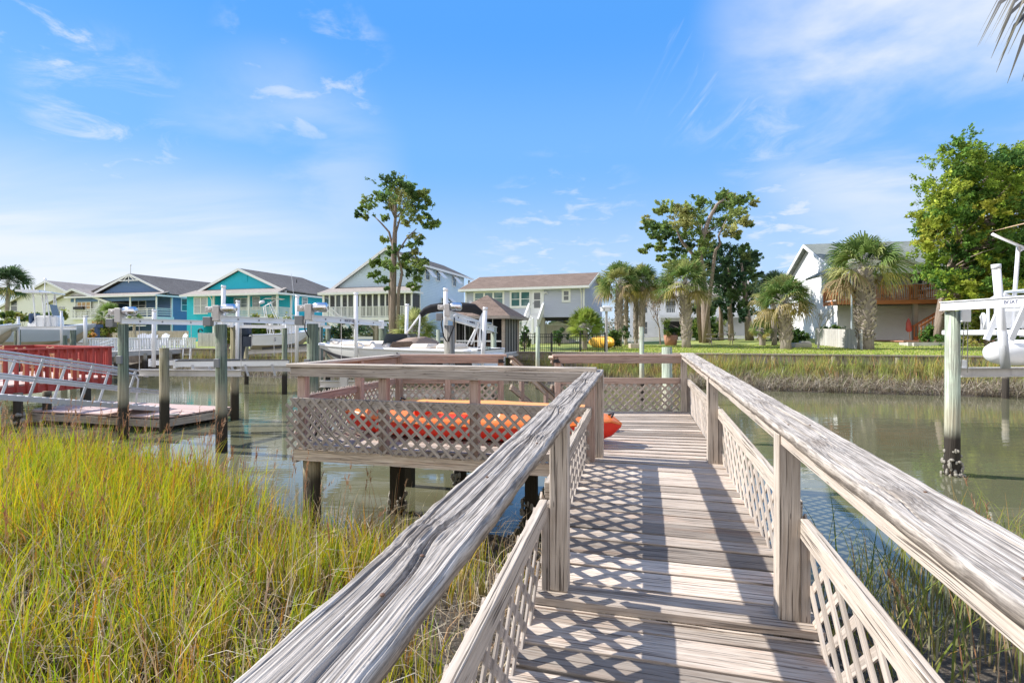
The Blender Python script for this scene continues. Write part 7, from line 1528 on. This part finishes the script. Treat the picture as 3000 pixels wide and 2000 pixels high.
def far_marsh():
    rng = np.random.default_rng(12); n = 52000; s = rng.uniform(-27, 24, n); t = -rng.random(n) ** .8 * 3.15
    dens = np.clip(.7 + .5 * np.sin(s * .8) * np.sin(s * .31 + 1) + .45 * np.sin(s * 4.1 + t * 2) * np.sin(s * 2.3 - t * 3.7), .08, 1)
    px_ok = np.ones(n, bool); pos = np.outer(s, np.array(SD)[:2]) + np.outer(t + T0, np.array(TD)[:2]); X, Y = pos[:, 0], pos[:, 1]
    left = s < -9; gap = (s > -4.6) & (s < 1.3) & (t < -.4)
    k = (rng.random(n) < np.where(left, .45, 1.0) * dens) & ~gap; s, t, X, Y = s[k], t[k], X[k], Y[k]; n = len(s)
    z = WATER_Z + np.clip((t + 3.1) * .16, -.1, .42); grn = (t > -1.25 + .5 * np.sin(s * 1.7)) ; hh = np.where(grn, rng.uniform(.6, 1.3, n), rng.uniform(.25, .75, n)); ln = rng.normal(0, 1, (n, 2)) * np.where(grn, .24, .62)[:, None] * hh[:, None] + np.where(grn, 0, -.1)[:, None] * np.array(TD)[:2]
    cg = pick(rng, n, [(.25, .36, .05), (.38, .44, .08), (.56, .46, .09), (.60, .28, .07), (.44, .34, .17)], [.34, .28, .16, .12, .1]); cd = pick(rng, n, [(.34, .28, .205), (.46, .39, .29), (.20, .15, .105), (.29, .31, .15), (.58, .52, .42)], [.28, .22, .24, .14, .12])
    c1 = np.where(grn[:, None], cg, cd); c0 = np.where(grn[:, None], cd * .9, cd * .85)
    o = blades('far_marsh_grass', np.stack([X, Y, z], 1), hh, rng.uniform(.012, .03, n), ln, c0, c1, M['dry_blade'], 3, seed=13); tag(o, 'dry grey-brown marsh grass with green and rusty tops along the far bank', 'marsh grass', kind='stuff')
    nt = 640; ts = rng.uniform(-3, 24, nt); tt = rng.uniform(-2.0, -.12, nt); per = rng.integers(8, 22, nt); k = np.repeat(np.arange(nt), per); n = len(k); s2 = ts[k] + rng.normal(0, .13, n); t2 = np.minimum(tt[k] + rng.normal(0, .1, n), -.08); pos = np.outer(s2, np.array(SD)[:2]) + np.outer(t2 + T0, np.array(TD)[:2]); z = WATER_Z + np.clip((t2 + 3.1) * .16, 0, .42)
    h2 = (rng.uniform(.55, 1.3, nt) * np.where(tt < -1.2, .7, 1))[k] * rng.uniform(.6, 1.05, n); ln = (rng.normal(0, .16, (nt, 2))[k] + rng.normal(0, .16, (n, 2))) * h2[:, None]; cc = pick(rng, nt, [(.24, .37, .05), (.40, .47, .07), (.58, .50, .10), (.62, .30, .08), (.44, .36, .2)], [.34, .26, .18, .1, .12])[k] * rng.uniform(.75, 1.2, (n, 1))
    o = blades('reeds', np.stack([pos[:, 0], pos[:, 1], z], 1), h2, rng.uniform(.014, .03, n), ln, np.tile([.34, .28, .19], (n, 1)), cc, M['blade'], 3, seed=16); tag(o, 'uneven tufts of taller golden and green reeds below the bulkhead', 'reeds', kind='stuff')
    n = 5200; s = rng.uniform(1, 24, n); t = rng.uniform(-3.3, -1.9, n); pos = np.outer(s, np.array(SD)[:2]) + np.outer(t + T0, np.array(TD)[:2]); z = WATER_Z + np.clip((t + 3.1) * .16, -.02, .42) + rng.random(n) * .25
    a = rng.choice([-1, 1], n) * rng.uniform(.25, .9, n); ln = np.outer(a, np.array(SD)[:2]) + rng.normal(0, .12, (n, 2)); c = pick(rng, n, [(.44, .38, .30), (.33, .27, .2), (.55, .5, .42), (.12, .09, .07)], [.35, .3, .15, .2])
    o = blades('bank_straw', np.stack([pos[:, 0], pos[:, 1], z], 1), rng.uniform(.0, .16, n), rng.uniform(.012, .024, n), ln, c, c, M['dry_blade'], 3, droop=.3, seed=14); tag(o, 'tangled pale straw and roots lying along the foot of the far bank', 'straw', kind='stuff')
    # short lawn blades near the bulkhead
    n = 30000; s = rng.uniform(-4, 24, n); t = rng.random(n) ** 1.5 * 13 + .1; pos = np.outer(s, np.array(SD)[:2]) + np.outer(t + T0, np.array(TD)[:2]); z = np.array([land(a, b) for a, b in pos]); c = pick(rng, n, [(.28, .38, .06), (.40, .45, .09), (.20, .28, .045), (.52, .45, .2)], [.35, .3, .2, .15])
    o = blades('lawn_grass', np.stack([pos[:, 0], pos[:, 1], z], 1), rng.uniform(.03, .09, n), np.full(n, .035), rng.normal(0, .03, (n, 2)), c, c, M['dry_blade'], 2, seed=15); tag(o, 'short green and straw-coloured lawn grass behind the bulkhead', 'lawn grass', kind='stuff')
far_marsh()

def leaf_mesh(name, cen, rad, per, size, cols, probs, parent, seed, m='leaf', flat=1.0, ori=None, elong=1.0, shell=.5):
    """leaf sprays: per quads round each clump centre (k,3) with radii (k,3)"""
    rng = np.random.default_rng(seed); k = len(cen); cen = np.repeat(cen, per, 0); rad = np.repeat(rad, per, 0); n = len(cen)
    d = rng.normal(0, 1, (n, 3)); d /= np.linalg.norm(d, axis=1)[:, None]; r = rng.random(n) ** shell * np.where(rng.random(n) < .22, 1.65, 1.0); p = cen + d * rad * r[:, None]
    nr = rng.normal(0, 1, (n, 3)) + d * .8 + np.array([0, 0, .5]); nr /= np.linalg.norm(nr, axis=1)[:, None]
    a = np.cross(nr, rng.normal(0, 1, (n, 3))); a /= np.linalg.norm(a, axis=1)[:, None]; b = np.cross(nr, a)
    if ori is not None: a = a * .4 + d * .9 + np.array(ori); a /= np.linalg.norm(a, axis=1)[:, None]; b = np.cross(nr, a); b /= np.linalg.norm(b, axis=1)[:, None] + 1e-6
    sz = size * rng.uniform(.6, 1.35, n)[:, None]; a = a * sz * elong; b = b * sz * flat
    V = np.stack([p - a, p + b * .55, p + a, p - b * .55], 1).reshape(-1, 3); Q = np.arange(n * 4).reshape(n, 4)
    base = np.repeat(pick(rng, k, cols, probs), per, 0); C = base * rng.uniform(.65, 1.3, (n, 1)) * np.array([1, 1, 1]) + rng.normal(0, .008, (n, 3))
    return np_mesh(name, V, Q, np.repeat(np.clip(C, .01, 1), 4, 0), M[m], parent, None)
def spray_mesh(name, clumps, trunk_xy, leaf, cols, probs, parent, seed, nper=26):
    """ragged cedar foliage: short sprays of scale-leaf tufts running outward from each clump"""
    rng = np.random.default_rng(seed); P_, D_, C_ = [], [], []
    for c, rr in clumps:
        K = int(16 * rr + 7); out = c - np.array([trunk_xy[0], trunk_xy[1], c[2] - .3]); out /= np.linalg.norm(out) + 1e-6; bc = np.array(cols)[rng.choice(len(cols), p=np.array(probs) / sum(probs))]
        for _ in range(K):
            st = c + rng.normal(0, .52, 3) * rr * np.array([1, 1, .75]); d = out * .55 + rng.normal(0, .55, 3) * np.array([1, 1, .7]) + np.array([0, 0, .12]); d /= np.linalg.norm(d); L = rr * rng.uniform(.45, 1.15); t = rng.random(nper)
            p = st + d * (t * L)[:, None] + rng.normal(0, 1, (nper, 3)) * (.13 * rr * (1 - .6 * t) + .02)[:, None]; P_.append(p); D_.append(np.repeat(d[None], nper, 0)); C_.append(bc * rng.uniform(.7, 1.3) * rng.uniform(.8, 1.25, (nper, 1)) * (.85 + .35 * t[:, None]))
    p = np.concatenate(P_); d = np.concatenate(D_); C = np.concatenate(C_); n = len(p); a = d + rng.normal(0, .6, (n, 3)); a /= np.linalg.norm(a, axis=1)[:, None]; b = np.cross(a, rng.normal(0, 1, (n, 3))); b /= np.linalg.norm(b, axis=1)[:, None] + 1e-6
    sz = leaf * rng.uniform(.6, 1.4, n)[:, None]; a = a * sz; b = b * sz * .5
    V = np.stack([p - a, p + b, p + a, p - b], 1).reshape(-1, 3); return np_mesh(name, V, np.arange(n * 4).reshape(n, 4), np.repeat(np.clip(C, .01, 1), 4, 0), M['leaf'], parent, None)
def limb_pts(p, q, bend, rng, n=5):
    p, q = Vector(p), Vector(q); L = (q - p).length; o = Vector((rng.uniform(-1, 1), rng.uniform(-1, 1), rng.uniform(-.2, .6))) * L * bend
    return [p.lerp(q, i / n) + o * math.sin(math.pi * i / n) for i in range(n + 1)]
def tree(name, label, base, trunk, clumps, Z, depth, leaf, cols, probs, per, seed, group=None, r0=.3, r1=.08, limbs=True, bark='bark', cat='tree', squash=.8, **kw):
    """trunk: pixel polyline at depth Z; clumps: (px, py, rpx) placed in depth at random within +-depth"""
    rng = random.Random(seed); t = thing(name, label, cat, (base.x, base.y, base.z), 0, group); off = Vector(base)
    for tk in trunk:
        b = MB(off); pts = [P(x, y, Z + (tk[2] if len(tk) > 2 else 0)) for x, y in tk[0]]; pts[0].z = min(pts[0].z, base.z - .1); n = len(pts)
        b.tube(pts, [tk[1][0] + (tk[1][1] - tk[1][0]) * i / (n - 1) for i in range(n)], 9, True); b.build('trunk', M[bark], t, True)
    cl2 = []; cen, rad = [], []; tp = [P(x, y, Z) for x, y in trunk[0][0]]
    lb = MB(off)
    for (x, y, r) in clumps:
        zz_ = Z + rng.uniform(-depth, depth); c = P(x, y, zz_); rr = r / F * Z
        cl2.append((np.array(list(c - off)), rr))
        if limbs and r > 25:
            j = min(range(len(tp)), key=lambda i: (tp[i] - c).length + (3 if tp[i].z > c.z - .3 else 0)); pts = limb_pts(tp[j], c, .12, rng)
            lb.tube(pts, [max(.02, .055 * rr + .03) * (1 - .75 * i / 5) for i in range(6)], 6)
    if limbs and lb.v: lb.build('limbs', M[bark], t, True)
    spray_mesh('crown', cl2, (0, 0), leaf, cols, probs, t, seed, per); return t
CED = [(.12, .20, .06), (.19, .27, .075), (.28, .34, .10), (.36, .36, .13), (.08, .14, .05)]
def mp(lst, sc, ox, oy): return [(ox + x * sc, oy + y * sc, r * sc) for x, y, r in lst]
T1U = [(550, 130, 110), (640, 170, 90), (700, 200, 130), (790, 200, 80), (520, 260, 130), (430, 310, 80), (620, 300, 110), (680, 330, 150), (800, 300, 90), (900, 300, 80), (930, 250, 60), (900, 390, 110), (980, 350, 60), (290, 350, 80), (330, 440, 70), (240, 430, 40), (195, 500, 32), (280, 530, 35), (500, 550, 55), (740, 480, 90), (820, 440, 80), (870, 560, 70), (1000, 530, 60), (1060, 610, 55), (1100, 600, 40), (950, 640, 50), (740, 600, 65), (850, 760, 70), (890, 820, 45), (500, 810, 48), (800, 860, 55), (610, 920, 60), (560, 900, 40), (860, 930, 55), (540, 390, 80), (620, 420, 60)]
T1L = [(700, 1000, 85), (850, 1060, 100), (450, 1060, 60), (370, 1075, 38), (530, 1060, 50), (390, 1190, 55), (480, 1260, 65), (560, 1110, 70), (540, 960, 45), (780, 1150, 95), (900, 1150, 60), (720, 1080, 70), (850, 1240, 65), (800, 1320, 55), (530, 1350, 25), (345, 1195, 28), (920, 1060, 55), (840, 1350, 40)]
b1 = G(1153, 34.5); b1.z = land(b1.x, b1.y)
tree('cedar_tree', 'tall thin cedar with a bare forked trunk and tufted crown before the pale blue house', b1, [([(1153, 1000), (1150, 925), (1152, 860), (1151, 790), (1153, 740), (1155, 690), (1158, 640), (1160, 590), (1163, 545)], (.25, .05)), ([(1146, 925), (1143, 850), (1148, 790), (1153, 730), (1140, 680), (1118, 655), (1098, 635)], (.15, .035), .2), ([(1162, 900), (1168, 850), (1178, 800), (1165, 740), (1190, 700), (1220, 670)], (.13, .03), -.2), ([(1154, 720), (1160, 680), (1172, 640), (1185, 600), (1198, 580)], (.10, .02), .1)],
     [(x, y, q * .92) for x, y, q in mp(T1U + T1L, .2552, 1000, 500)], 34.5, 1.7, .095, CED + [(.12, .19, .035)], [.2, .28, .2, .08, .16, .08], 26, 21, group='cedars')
T2A = [(300, 210, 60), (270, 245, 45), (160, 340, 55), (130, 390, 40), (230, 390, 70), (330, 400, 80), (440, 230, 70), (500, 260, 60), (560, 270, 90), (630, 170, 60), (480, 360, 90), (640, 360, 100), (820, 100, 60), (760, 230, 90), (890, 150, 80), (960, 170, 70), (1030, 140, 50), (1110, 170, 32), (950, 270, 80), (1040, 350, 45), (1080, 370, 30), (830, 360, 100), (900, 440, 70), (960, 480, 35), (540, 450, 80), (420, 470, 80), (300, 490, 60), (230, 470, 40), (160, 575, 28), (100, 620, 24), (250, 590, 40), (300, 560, 45), (440, 600, 60), (400, 650, 40), (290, 680, 30), (260, 700, 22), (700, 560, 90), (620, 640, 80), (700, 480, 60), (560, 560, 60), (380, 730, 50), (330, 760, 40), (600, 720, 60), (680, 740, 60)]
b2 = G(2068, 41); b2.z = land(b2.x, b2.y)
tree('cedar_tree', 'large wind-swept cedar with a wide ragged crown rising over the palms', b2, [([(2072, 1010), (2067, 930), (2064, 880), (2056, 800), (2050, 740), (2060, 690), (2078, 640), (2100, 600), (2120, 585)], (.38, .08)), ([(2055, 780), (2030, 745), (2000, 710), (1985, 680), (1975, 640)], (.2, .05), .5), ([(2062, 720), (2095, 735), (2110, 715), (2105, 690), (2130, 640)], (.17, .04), -.4)],
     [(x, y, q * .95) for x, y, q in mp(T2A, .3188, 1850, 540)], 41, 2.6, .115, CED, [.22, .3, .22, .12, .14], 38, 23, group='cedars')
T2B = [(850, 620, 80), (780, 600, 60), (960, 640, 80), (1030, 600, 45), (1040, 660, 60), (1090, 640, 40), (1140, 660, 25), (1090, 700, 55), (1145, 745, 28), (1000, 740, 90), (860, 740, 90), (750, 700, 80), (1060, 820, 55), (1120, 850, 40), (1190, 830, 24), (900, 850, 100), (1000, 890, 80), (1120, 930, 45), (820, 880, 90), (760, 800, 70), (860, 1000, 90), (960, 1010, 90), (1050, 980, 70), (1100, 1010, 50), (740, 1090, 70), (820, 1110, 65), (930, 1150, 75), (1040, 1120, 70), (1000, 1210, 50), (650, 1110, 45), (700, 1180, 45), (600, 1150, 40), (1090, 1180, 50), (880, 1220, 40)]
b3 = G(2145, 43.5); b3.z = land(b3.x, b3.y)
tree('cedar_tree', 'dark dense cedar with several red-brown trunks right of the wind-swept one', b3, [([(2142, 1005), (2140, 940), (2136, 870), (2135, 800), (2140, 730)], (.26, .08)), ([(2113, 990), (2112, 930), (2108, 860), (2100, 780)], (.22, .07), 1.2), ([(2196, 1000), (2192, 950), (2186, 900), (2180, 830), (2172, 770)], (.37, .08), -.6)],
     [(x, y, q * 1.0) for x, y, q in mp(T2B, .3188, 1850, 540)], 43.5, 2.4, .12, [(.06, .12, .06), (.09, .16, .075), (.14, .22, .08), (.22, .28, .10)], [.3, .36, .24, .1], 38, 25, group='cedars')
# big yellow-green tree on the right
def inpoly(x, y, poly):
    c = False; j = len(poly) - 1
    for i in range(len(poly)):
        xi, yi = poly[i]; xj, yj = poly[j]
        if (yi > y) != (yj > y) and x < (xj - xi) * (y - yi) / (yj - yi) + xi: c = not c
        j = i
    return c
PG = [(2722, 570), (2732, 510), (2755, 470), (2790, 432), (2850, 418), (2900, 440), (2960, 445), (3060, 430), (3120, 600), (3100, 860), (2990, 870), (2930, 900), (2880, 870), (2860, 915), (2810, 900), (2785, 880), (2756, 890), (2744, 860), (2728, 800), (2716, 740), (2690, 712), (2688, 685), (2715, 645), (2704, 610)]
rg = random.Random(8); cl = []
while len(cl) < 235:
    x, y = rg.uniform(2660, 3120), rg.uniform(415, 915)
    if inpoly(x, y, PG): cl.append((x, y, rg.uniform(16, 40)))
b4 = G(2757, 31); b4.z = land(b4.x, b4.y)
tree('cedar_tree', 'broad yellow-green cedar filling the right edge above the pontoon boat', b4, [([(2750, 1005), (2755, 930), (2764, 870), (2770, 820), (2800, 740), (2830, 660), (2850, 580), (2860, 500)], (.3, .07)), ([(2775, 800), (2840, 720), (2900, 650), (2960, 560)], (.16, .04), .6)], cl, 31, 3.0, .095, [(.24, .33, .045), (.36, .41, .06), (.46, .46, .08), (.14, .25, .05), (.08, .17, .04)], [.26, .18, .08, .26, .22], 30, 27, group='cedars')

# ---- palms
def palm(label, base, crown, cr, tr, seed, nf=40, group='palms on the lawn', droop=.55, name='palm_tree', cols=None, boots=True, dead=.15, parent=None, trunk=True):
    rng = random.Random(seed); nr = np.random.default_rng(seed); t = thing(name, label, 'palm', base, 0, group); off = Vector(base); hgt = (crown - off)
    if trunk:
        b = MB(off); n = 8; pts = [off.lerp(crown, i / n) + Vector((math.sin(i * .9 + seed) * .03, 0, 0)) for i in range(n + 1)]; pts[0].z -= .15
        b.tube(pts, [tr * (1.12 if i == 0 else .86 + .22 * math.sin(math.pi * min(i / n * 1.1, 1))) for i in range(n + 1)], 12); tk = b.build('trunk', M['palm_trunk'], t, True)
        if boots:
            b = MB(off); L = hgt.length; k = int(L / .13)
            for i in range(int(k * .12), k):
                for j in range(6):
                    a = 2 * math.pi * (j + .5 * (i % 2)) / 6 + rng.uniform(-.15, .15); f = (i + rng.uniform(-.3, .3)) / k; c = off.lerp(crown, f); r_ = tr * (.86 + .22 * math.sin(math.pi * min(f * 1.1, 1))); o = Vector((math.cos(a), math.sin(a), 0)); sdv = Vector((-o.y, o.x, 0)) * rng.choice((-1, 1))
                    b.beam(c + o * r_ * .8, c + o * (r_ * 1.25) + sdv * r_ * .35 + Vector((0, 0, .24)), .12 * tr / .3, .035, up=o)
            b.build('leaf_bases', M['palm_trunk'], tk)
    V, C = [], []; cols = cols or [(.11, .19, .05), (.18, .26, .07), (.28, .33, .10), (.38, .38, .14)]
    st = MB(off)
    for i in range(nf):
        f = (i + .5) / nf; el = math.radians(86 - 112 * f ** 1.15 + rng.uniform(-10, 10)); az = i * 2.39996 + rng.uniform(-.3, .3)
        isd = f > 1 - dead; d = Vector((math.cos(az) * math.cos(el), math.sin(az) * math.cos(el), math.sin(el))); pl = cr * rng.uniform(.42, .58); c0 = crown + Vector((0, 0, .05)); hub = c0 + d * pl + Vector((0, 0, -droop * .18 * pl * math.cos(el)))
        st.tube([c0, c0.lerp(hub, .5) + Vector((0, 0, .04)), hub], [.022, .016, .01], 4)
        sdv = d.cross(Vector((0, 0, 1))); sdv = sdv.normalized() if sdv.length > .1 else Vector((1, 0, 0)); sdv = Matrix.Rotation(rng.uniform(-.8, .8), 3, d) @ sdv; upv = sdv.cross(d).normalized(); bl = cr * rng.uniform(.5, .66)
        base_c = np.array(rng.choice(cols)) if not isd else np.array(rng.choice([(.42, .34, .17), (.50, .42, .12), (.36, .27, .16)])); m_ = 25
        for j in range(m_):
            a = math.radians(-96 + 192 * j / (m_ - 1)); fold = .46 * abs(math.sin(a)) + rng.uniform(-.1, .1); ld = (d * math.cos(a) + sdv * math.sin(a) - upv * fold).normalized(); ln_ = bl * (1 - .28 * abs(a) / 2.1) * rng.uniform(.88, 1.06); w = .013 * cr / .9 + .005
            wv = ld.cross(upv).normalized() * w; p0 = hub; p1 = hub + ld * ln_ * .5; p2 = hub + ld * ln_ * .82 + Vector((0, 0, -droop * ln_ * .2)); p3 = hub + ld * ln_ + Vector((0, 0, -droop * ln_ * .55 * (1 + .5 * isd)))
            col = np.clip(base_c * rng.uniform(.75, 1.3), 0, 1); tipc = col * .6 + np.array([.52, .46, .24]) * .4
            for (u_, v_, wa, wb_, ca, cb) in ((p0, p1, .25, 1, col, col), (p1, p2, 1, .75, col, col), (p2, p3, .75, .08, col, tipc)):
                V += [u_ - wv * wa, u_ + wv * wa, v_ + wv * wb_, v_ - wv * wb_]; C += [ca, ca, cb, cb]
    Va = np.array([list(v - off) for v in V]); np_mesh('fronds', Va, np.arange(len(Va)).reshape(-1, 4), np.array(C), M['leaf'], t)
    st.build('stalks', M['kayak_yellow'] if False else M['pier_wood'], t, True); return t
def palm_px(label, bx, Z, cx, cy, rpx, tpx, seed, **k):
    tpx *= .78; bs = gp(bx, Z); cr = P(cx, cy, Z); return palm(label, bs, cr, rpx / F * Z, tpx / 2 / F * Z, seed, **k)
palm_px('palm with a grey criss-cross trunk nearest the grey house and the bird house', 1812, 35, 1816, 838, 78, 25, 31)
palm_px('palm with a slim reddish trunk just right of the one by the grey house', 1832, 37.5, 1836, 860, 52, 14, 32, nf=18)
palm_px('palm with a leaning trunk behind the slim green piling', 1862, 36.5, 1864, 836, 58, 15, 33, nf=24)
palm_px('palm with a dark trunk third from the grey house, its crown touching its neighbours', 1878, 35.5, 1884, 832, 66, 18, 34)
palm_px('stout palm in the middle of the lawn with a pale brown trunk and wide crown', 2012, 32.5, 2006, 836, 92, 33, 35, nf=46)
palm_px('bushy palm with yellow lower fronds left of the white house', 2304, 29, 2296, 890, 92, 38, 36, nf=46, dead=.26)
palm_px('tallest palm, its stout criss-cross trunk in front of the cedar deck', 2537, 27.5, 2530, 790, 118, 52, 37, nf=44)
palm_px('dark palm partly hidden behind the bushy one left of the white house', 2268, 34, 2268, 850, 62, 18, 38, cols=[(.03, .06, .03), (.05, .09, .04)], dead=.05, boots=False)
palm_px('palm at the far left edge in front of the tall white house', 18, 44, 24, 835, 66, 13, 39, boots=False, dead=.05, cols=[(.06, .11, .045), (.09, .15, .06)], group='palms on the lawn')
palm_px('dwarf spiky palm with a bright green round head behind the black fence', 1713, 29.5, 1714, 962, 62, 20, 40, nf=46, droop=.25, boots=False, dead=0, cols=[(.14, .22, .03), (.24, .32, .05), (.34, .40, .08)])
palm_px('dwarf spiky palm with pale tips beside the tall thin cedar', 1215, 30.5, 1216, 968, 66, 16, 41, nf=44, droop=.25, boots=False, dead=.05, cols=[(.16, .22, .05), (.26, .31, .09), (.40, .42, .17)])
palm_px('low pale palm on a stump right of the dark cedars', 2236, 34, 2228, 968, 36, 22, 42, nf=24, droop=.4, boots=False, dead=.1)
palm_px('feathery small palm under the boat beam in front of the dark blue house', 322, 36, 320, 928, 46, 10, 43, nf=18, boots=False, dead=.1, cols=[(.16, .24, .06), (.26, .34, .09)])
palm_px('small palm by the white stair of the dark blue house', 395, 41, 394, 938, 26, 9, 44, nf=16, boots=False)
palm('palm overhead at the right, only its drooping grey frond tips in the photo', Vector((8.2, 5.2, -.9)), Vector((7.6, 4.9, 5.35)), 2.3, .2, 45, nf=12, droop=1.2, dead=.0, cols=[(.13, .13, .12), (.2, .19, .18)], boots=False, group=None)

# ---- shrubs and small bare trees
def shrub(label, px, Z, cy, rx, ry, seed, cols, n=26, leaf=.09, name='shrub', group='shrubs', per=70):
    b0 = gp(px, Z); rg = random.Random(seed); t = thing(name, label, 'shrub', b0, 0, group); c = P(px, cy, Z); cen, rad = [], []; b = MB(b0)
    for i in range(n):
        q = c + Vector((rg.gauss(0, .45) * rx, rg.gauss(0, .4) * rx, rg.gauss(0, .42) * ry)); cen.append(list(q - b0)); s = rg.uniform(.25, .42) * min(rx, ry); rad.append((s, s, s))
        if i % 3 == 0: b.tube([b0, b0.lerp(q, .5) + Vector((rg.uniform(-.1, .1), 0, .05)), q], [.03, .02, .01], 4)
    b.build('stems', M['bark'], t); leaf_mesh('foliage', np.array(cen), np.array(rad), per, leaf, cols, [1] * len(cols), t, seed); return t
GR = [(.05, .10, .03), (.08, .15, .04), (.13, .20, .05)]; YG = [(.16, .21, .04), (.26, .29, .06), (.34, .32, .09)]
shrub('round clipped bright green bush beside the cedar stairs of the white house', 2738, 31.5, 985, .78, .62, 51, [(.06, .13, .03), (.10, .20, .04), (.16, .27, .06)], 34)
shrub('dark green shrub behind the short grey board fence', 2435, 35, 968, .9, .4, 52, GR)
shrub('dark green shrub at the foot of the white house gable wall', 2330, 36, 985, .8, .55, 53, GR)
shrub('dark green shrub under the porch stairs of the pale blue house', 985, 38, 978, 1.3, .8, 54, [(.025, .05, .025), (.045, .08, .035)], 30)
shrub('leafy yellow-green shrub behind the cream fishing boat', 765, 38, 955, 1.6, 1.1, 55, GR + YG, 40, .13)
shrub('yellow-green flowering shrub right of the grey boat bow', 290, 36, 965, 1.3, .7, 56, YG + [(.4, .26, .1)], 30)
shrub('orange and yellow croton by the navy storage box', 235, 33, 990, .8, .5, 57, YG + [(.5, .26, .07)], 20)
shrub('leafy shrub behind the boat canopies at the left edge', 60, 40, 930, 2.6, .6, 58, GR + YG, 34, .14)
shrub('vine with yellow leaves hanging on the olive piling by the motor', 668, 30, 978, .45, .8, 59, YG, 16)
shrub('low shrub with dry stems under the stair landing of the grey house', 1535, 30, 985, .35, .7, 60, GR, 16, .07)
shrub('leafy plant climbing at the store wall below the grey house', 1640, 36, 985, .5, .6, 61, GR, 18, .09)
shrub('dark bush beside the orange yellow kayaks', 1800, 33, 985, .6, .55, 62, GR, 18)
shrub('plant in the terracotta pot under the trees', 1968, 38, 975, .6, .5, 63, YG + GR, 16)
shrub('olive bush between the cedar trunks and the low pale palm', 2265, 41, 955, 1.4, 1.1, 64, YG + GR + [(.32, .2, .08)], 34, .13)
shrub('scrubby green bush behind the picnic table', 2060, 47, 965, 2.6, 1.0, 65, YG + GR, 40, .15)
shrub('leafy green tangle right of the pontoon boat bow under the cedar', 2890, 29, 965, 1.6, 1.2, 66, GR + YG, 40, .12)
def bare(label, px, Z, pts_h, spread, seed, m='pier_wood', leaves=None):
    b0 = gp(px, Z); rg = random.Random(seed); t = thing('bare_tree', label, 'tree', b0, 0, 'bare little trees'); b = MB(b0); ends = []
    def grow(p, d, L, r, k):
        q = p + d * L; b.tube([p, p.lerp(q, .5) + Vector((rg.uniform(-.05, .05), rg.uniform(-.05, .05), 0)) * L, q], [r, r * .85, r * .7], 5); ends.append(q)
        if k: [grow(q, (d + Vector((rg.uniform(-1, 1), rg.uniform(-1, 1), rg.uniform(-.1, .6))) * spread).normalized(), L * rg.uniform(.6, .85), r * .6, k - 1) for _ in range(3)]
    grow(b0 - Vector((0, 0, .05)), Vector((rg.uniform(-.08, .08), 0, 1)), pts_h * .32, .06, 4); b.build('branches', M[m], t)
    if leaves: e = np.array([list(x - b0) for x in ends]); leaf_mesh('leaves', e, np.full((len(e), 3), .22), 7, .06, leaves, [1] * len(leaves), t, seed)
    return t
bare('leafless sapling with a pale trunk in front of the short board fence', 2397, 29, 2.6, .7, 71)
bare('small rust-leaved tree in front of the white house between the palms', 1935, 39, 4.2, .75, 72, 'bark', [(.34, .22, .12), (.26, .24, .10), (.42, .30, .18)])
bare('dry grey bush of bare twigs between the dwarf palm and the first lawn palm', 1798, 34, 2.4, .9, 73)
bare('thin leafless tree behind the low pale palm', 2258, 44, 4.0, .6, 74, 'bark', [(.3, .26, .1)])
# distant trees behind the houses
def far_trees():
    rng = np.random.default_rng(77); cen, rad = [], []
    for i in range(420):
        a = rng.uniform(-1.15, 1.15); Y = rng.uniform(105, 150); X = a * Y; z = rng.uniform(.4, 3.6) + .8 * math.sin(a * 9); cen.append((X, Y, z)); r = rng.uniform(1.3, 3.0); rad.append((r * 1.6, r, r * .8))
    o = leaf_mesh('far_treeline', np.array(cen), np.array(rad), 60, .5, [(.06, .10, .045), (.09, .13, .055), (.13, .16, .08)], [1, 1, 1], None, 78); tag(o, 'low line of hazy green trees far behind the houses', 'trees', kind='stuff')
far_trees()
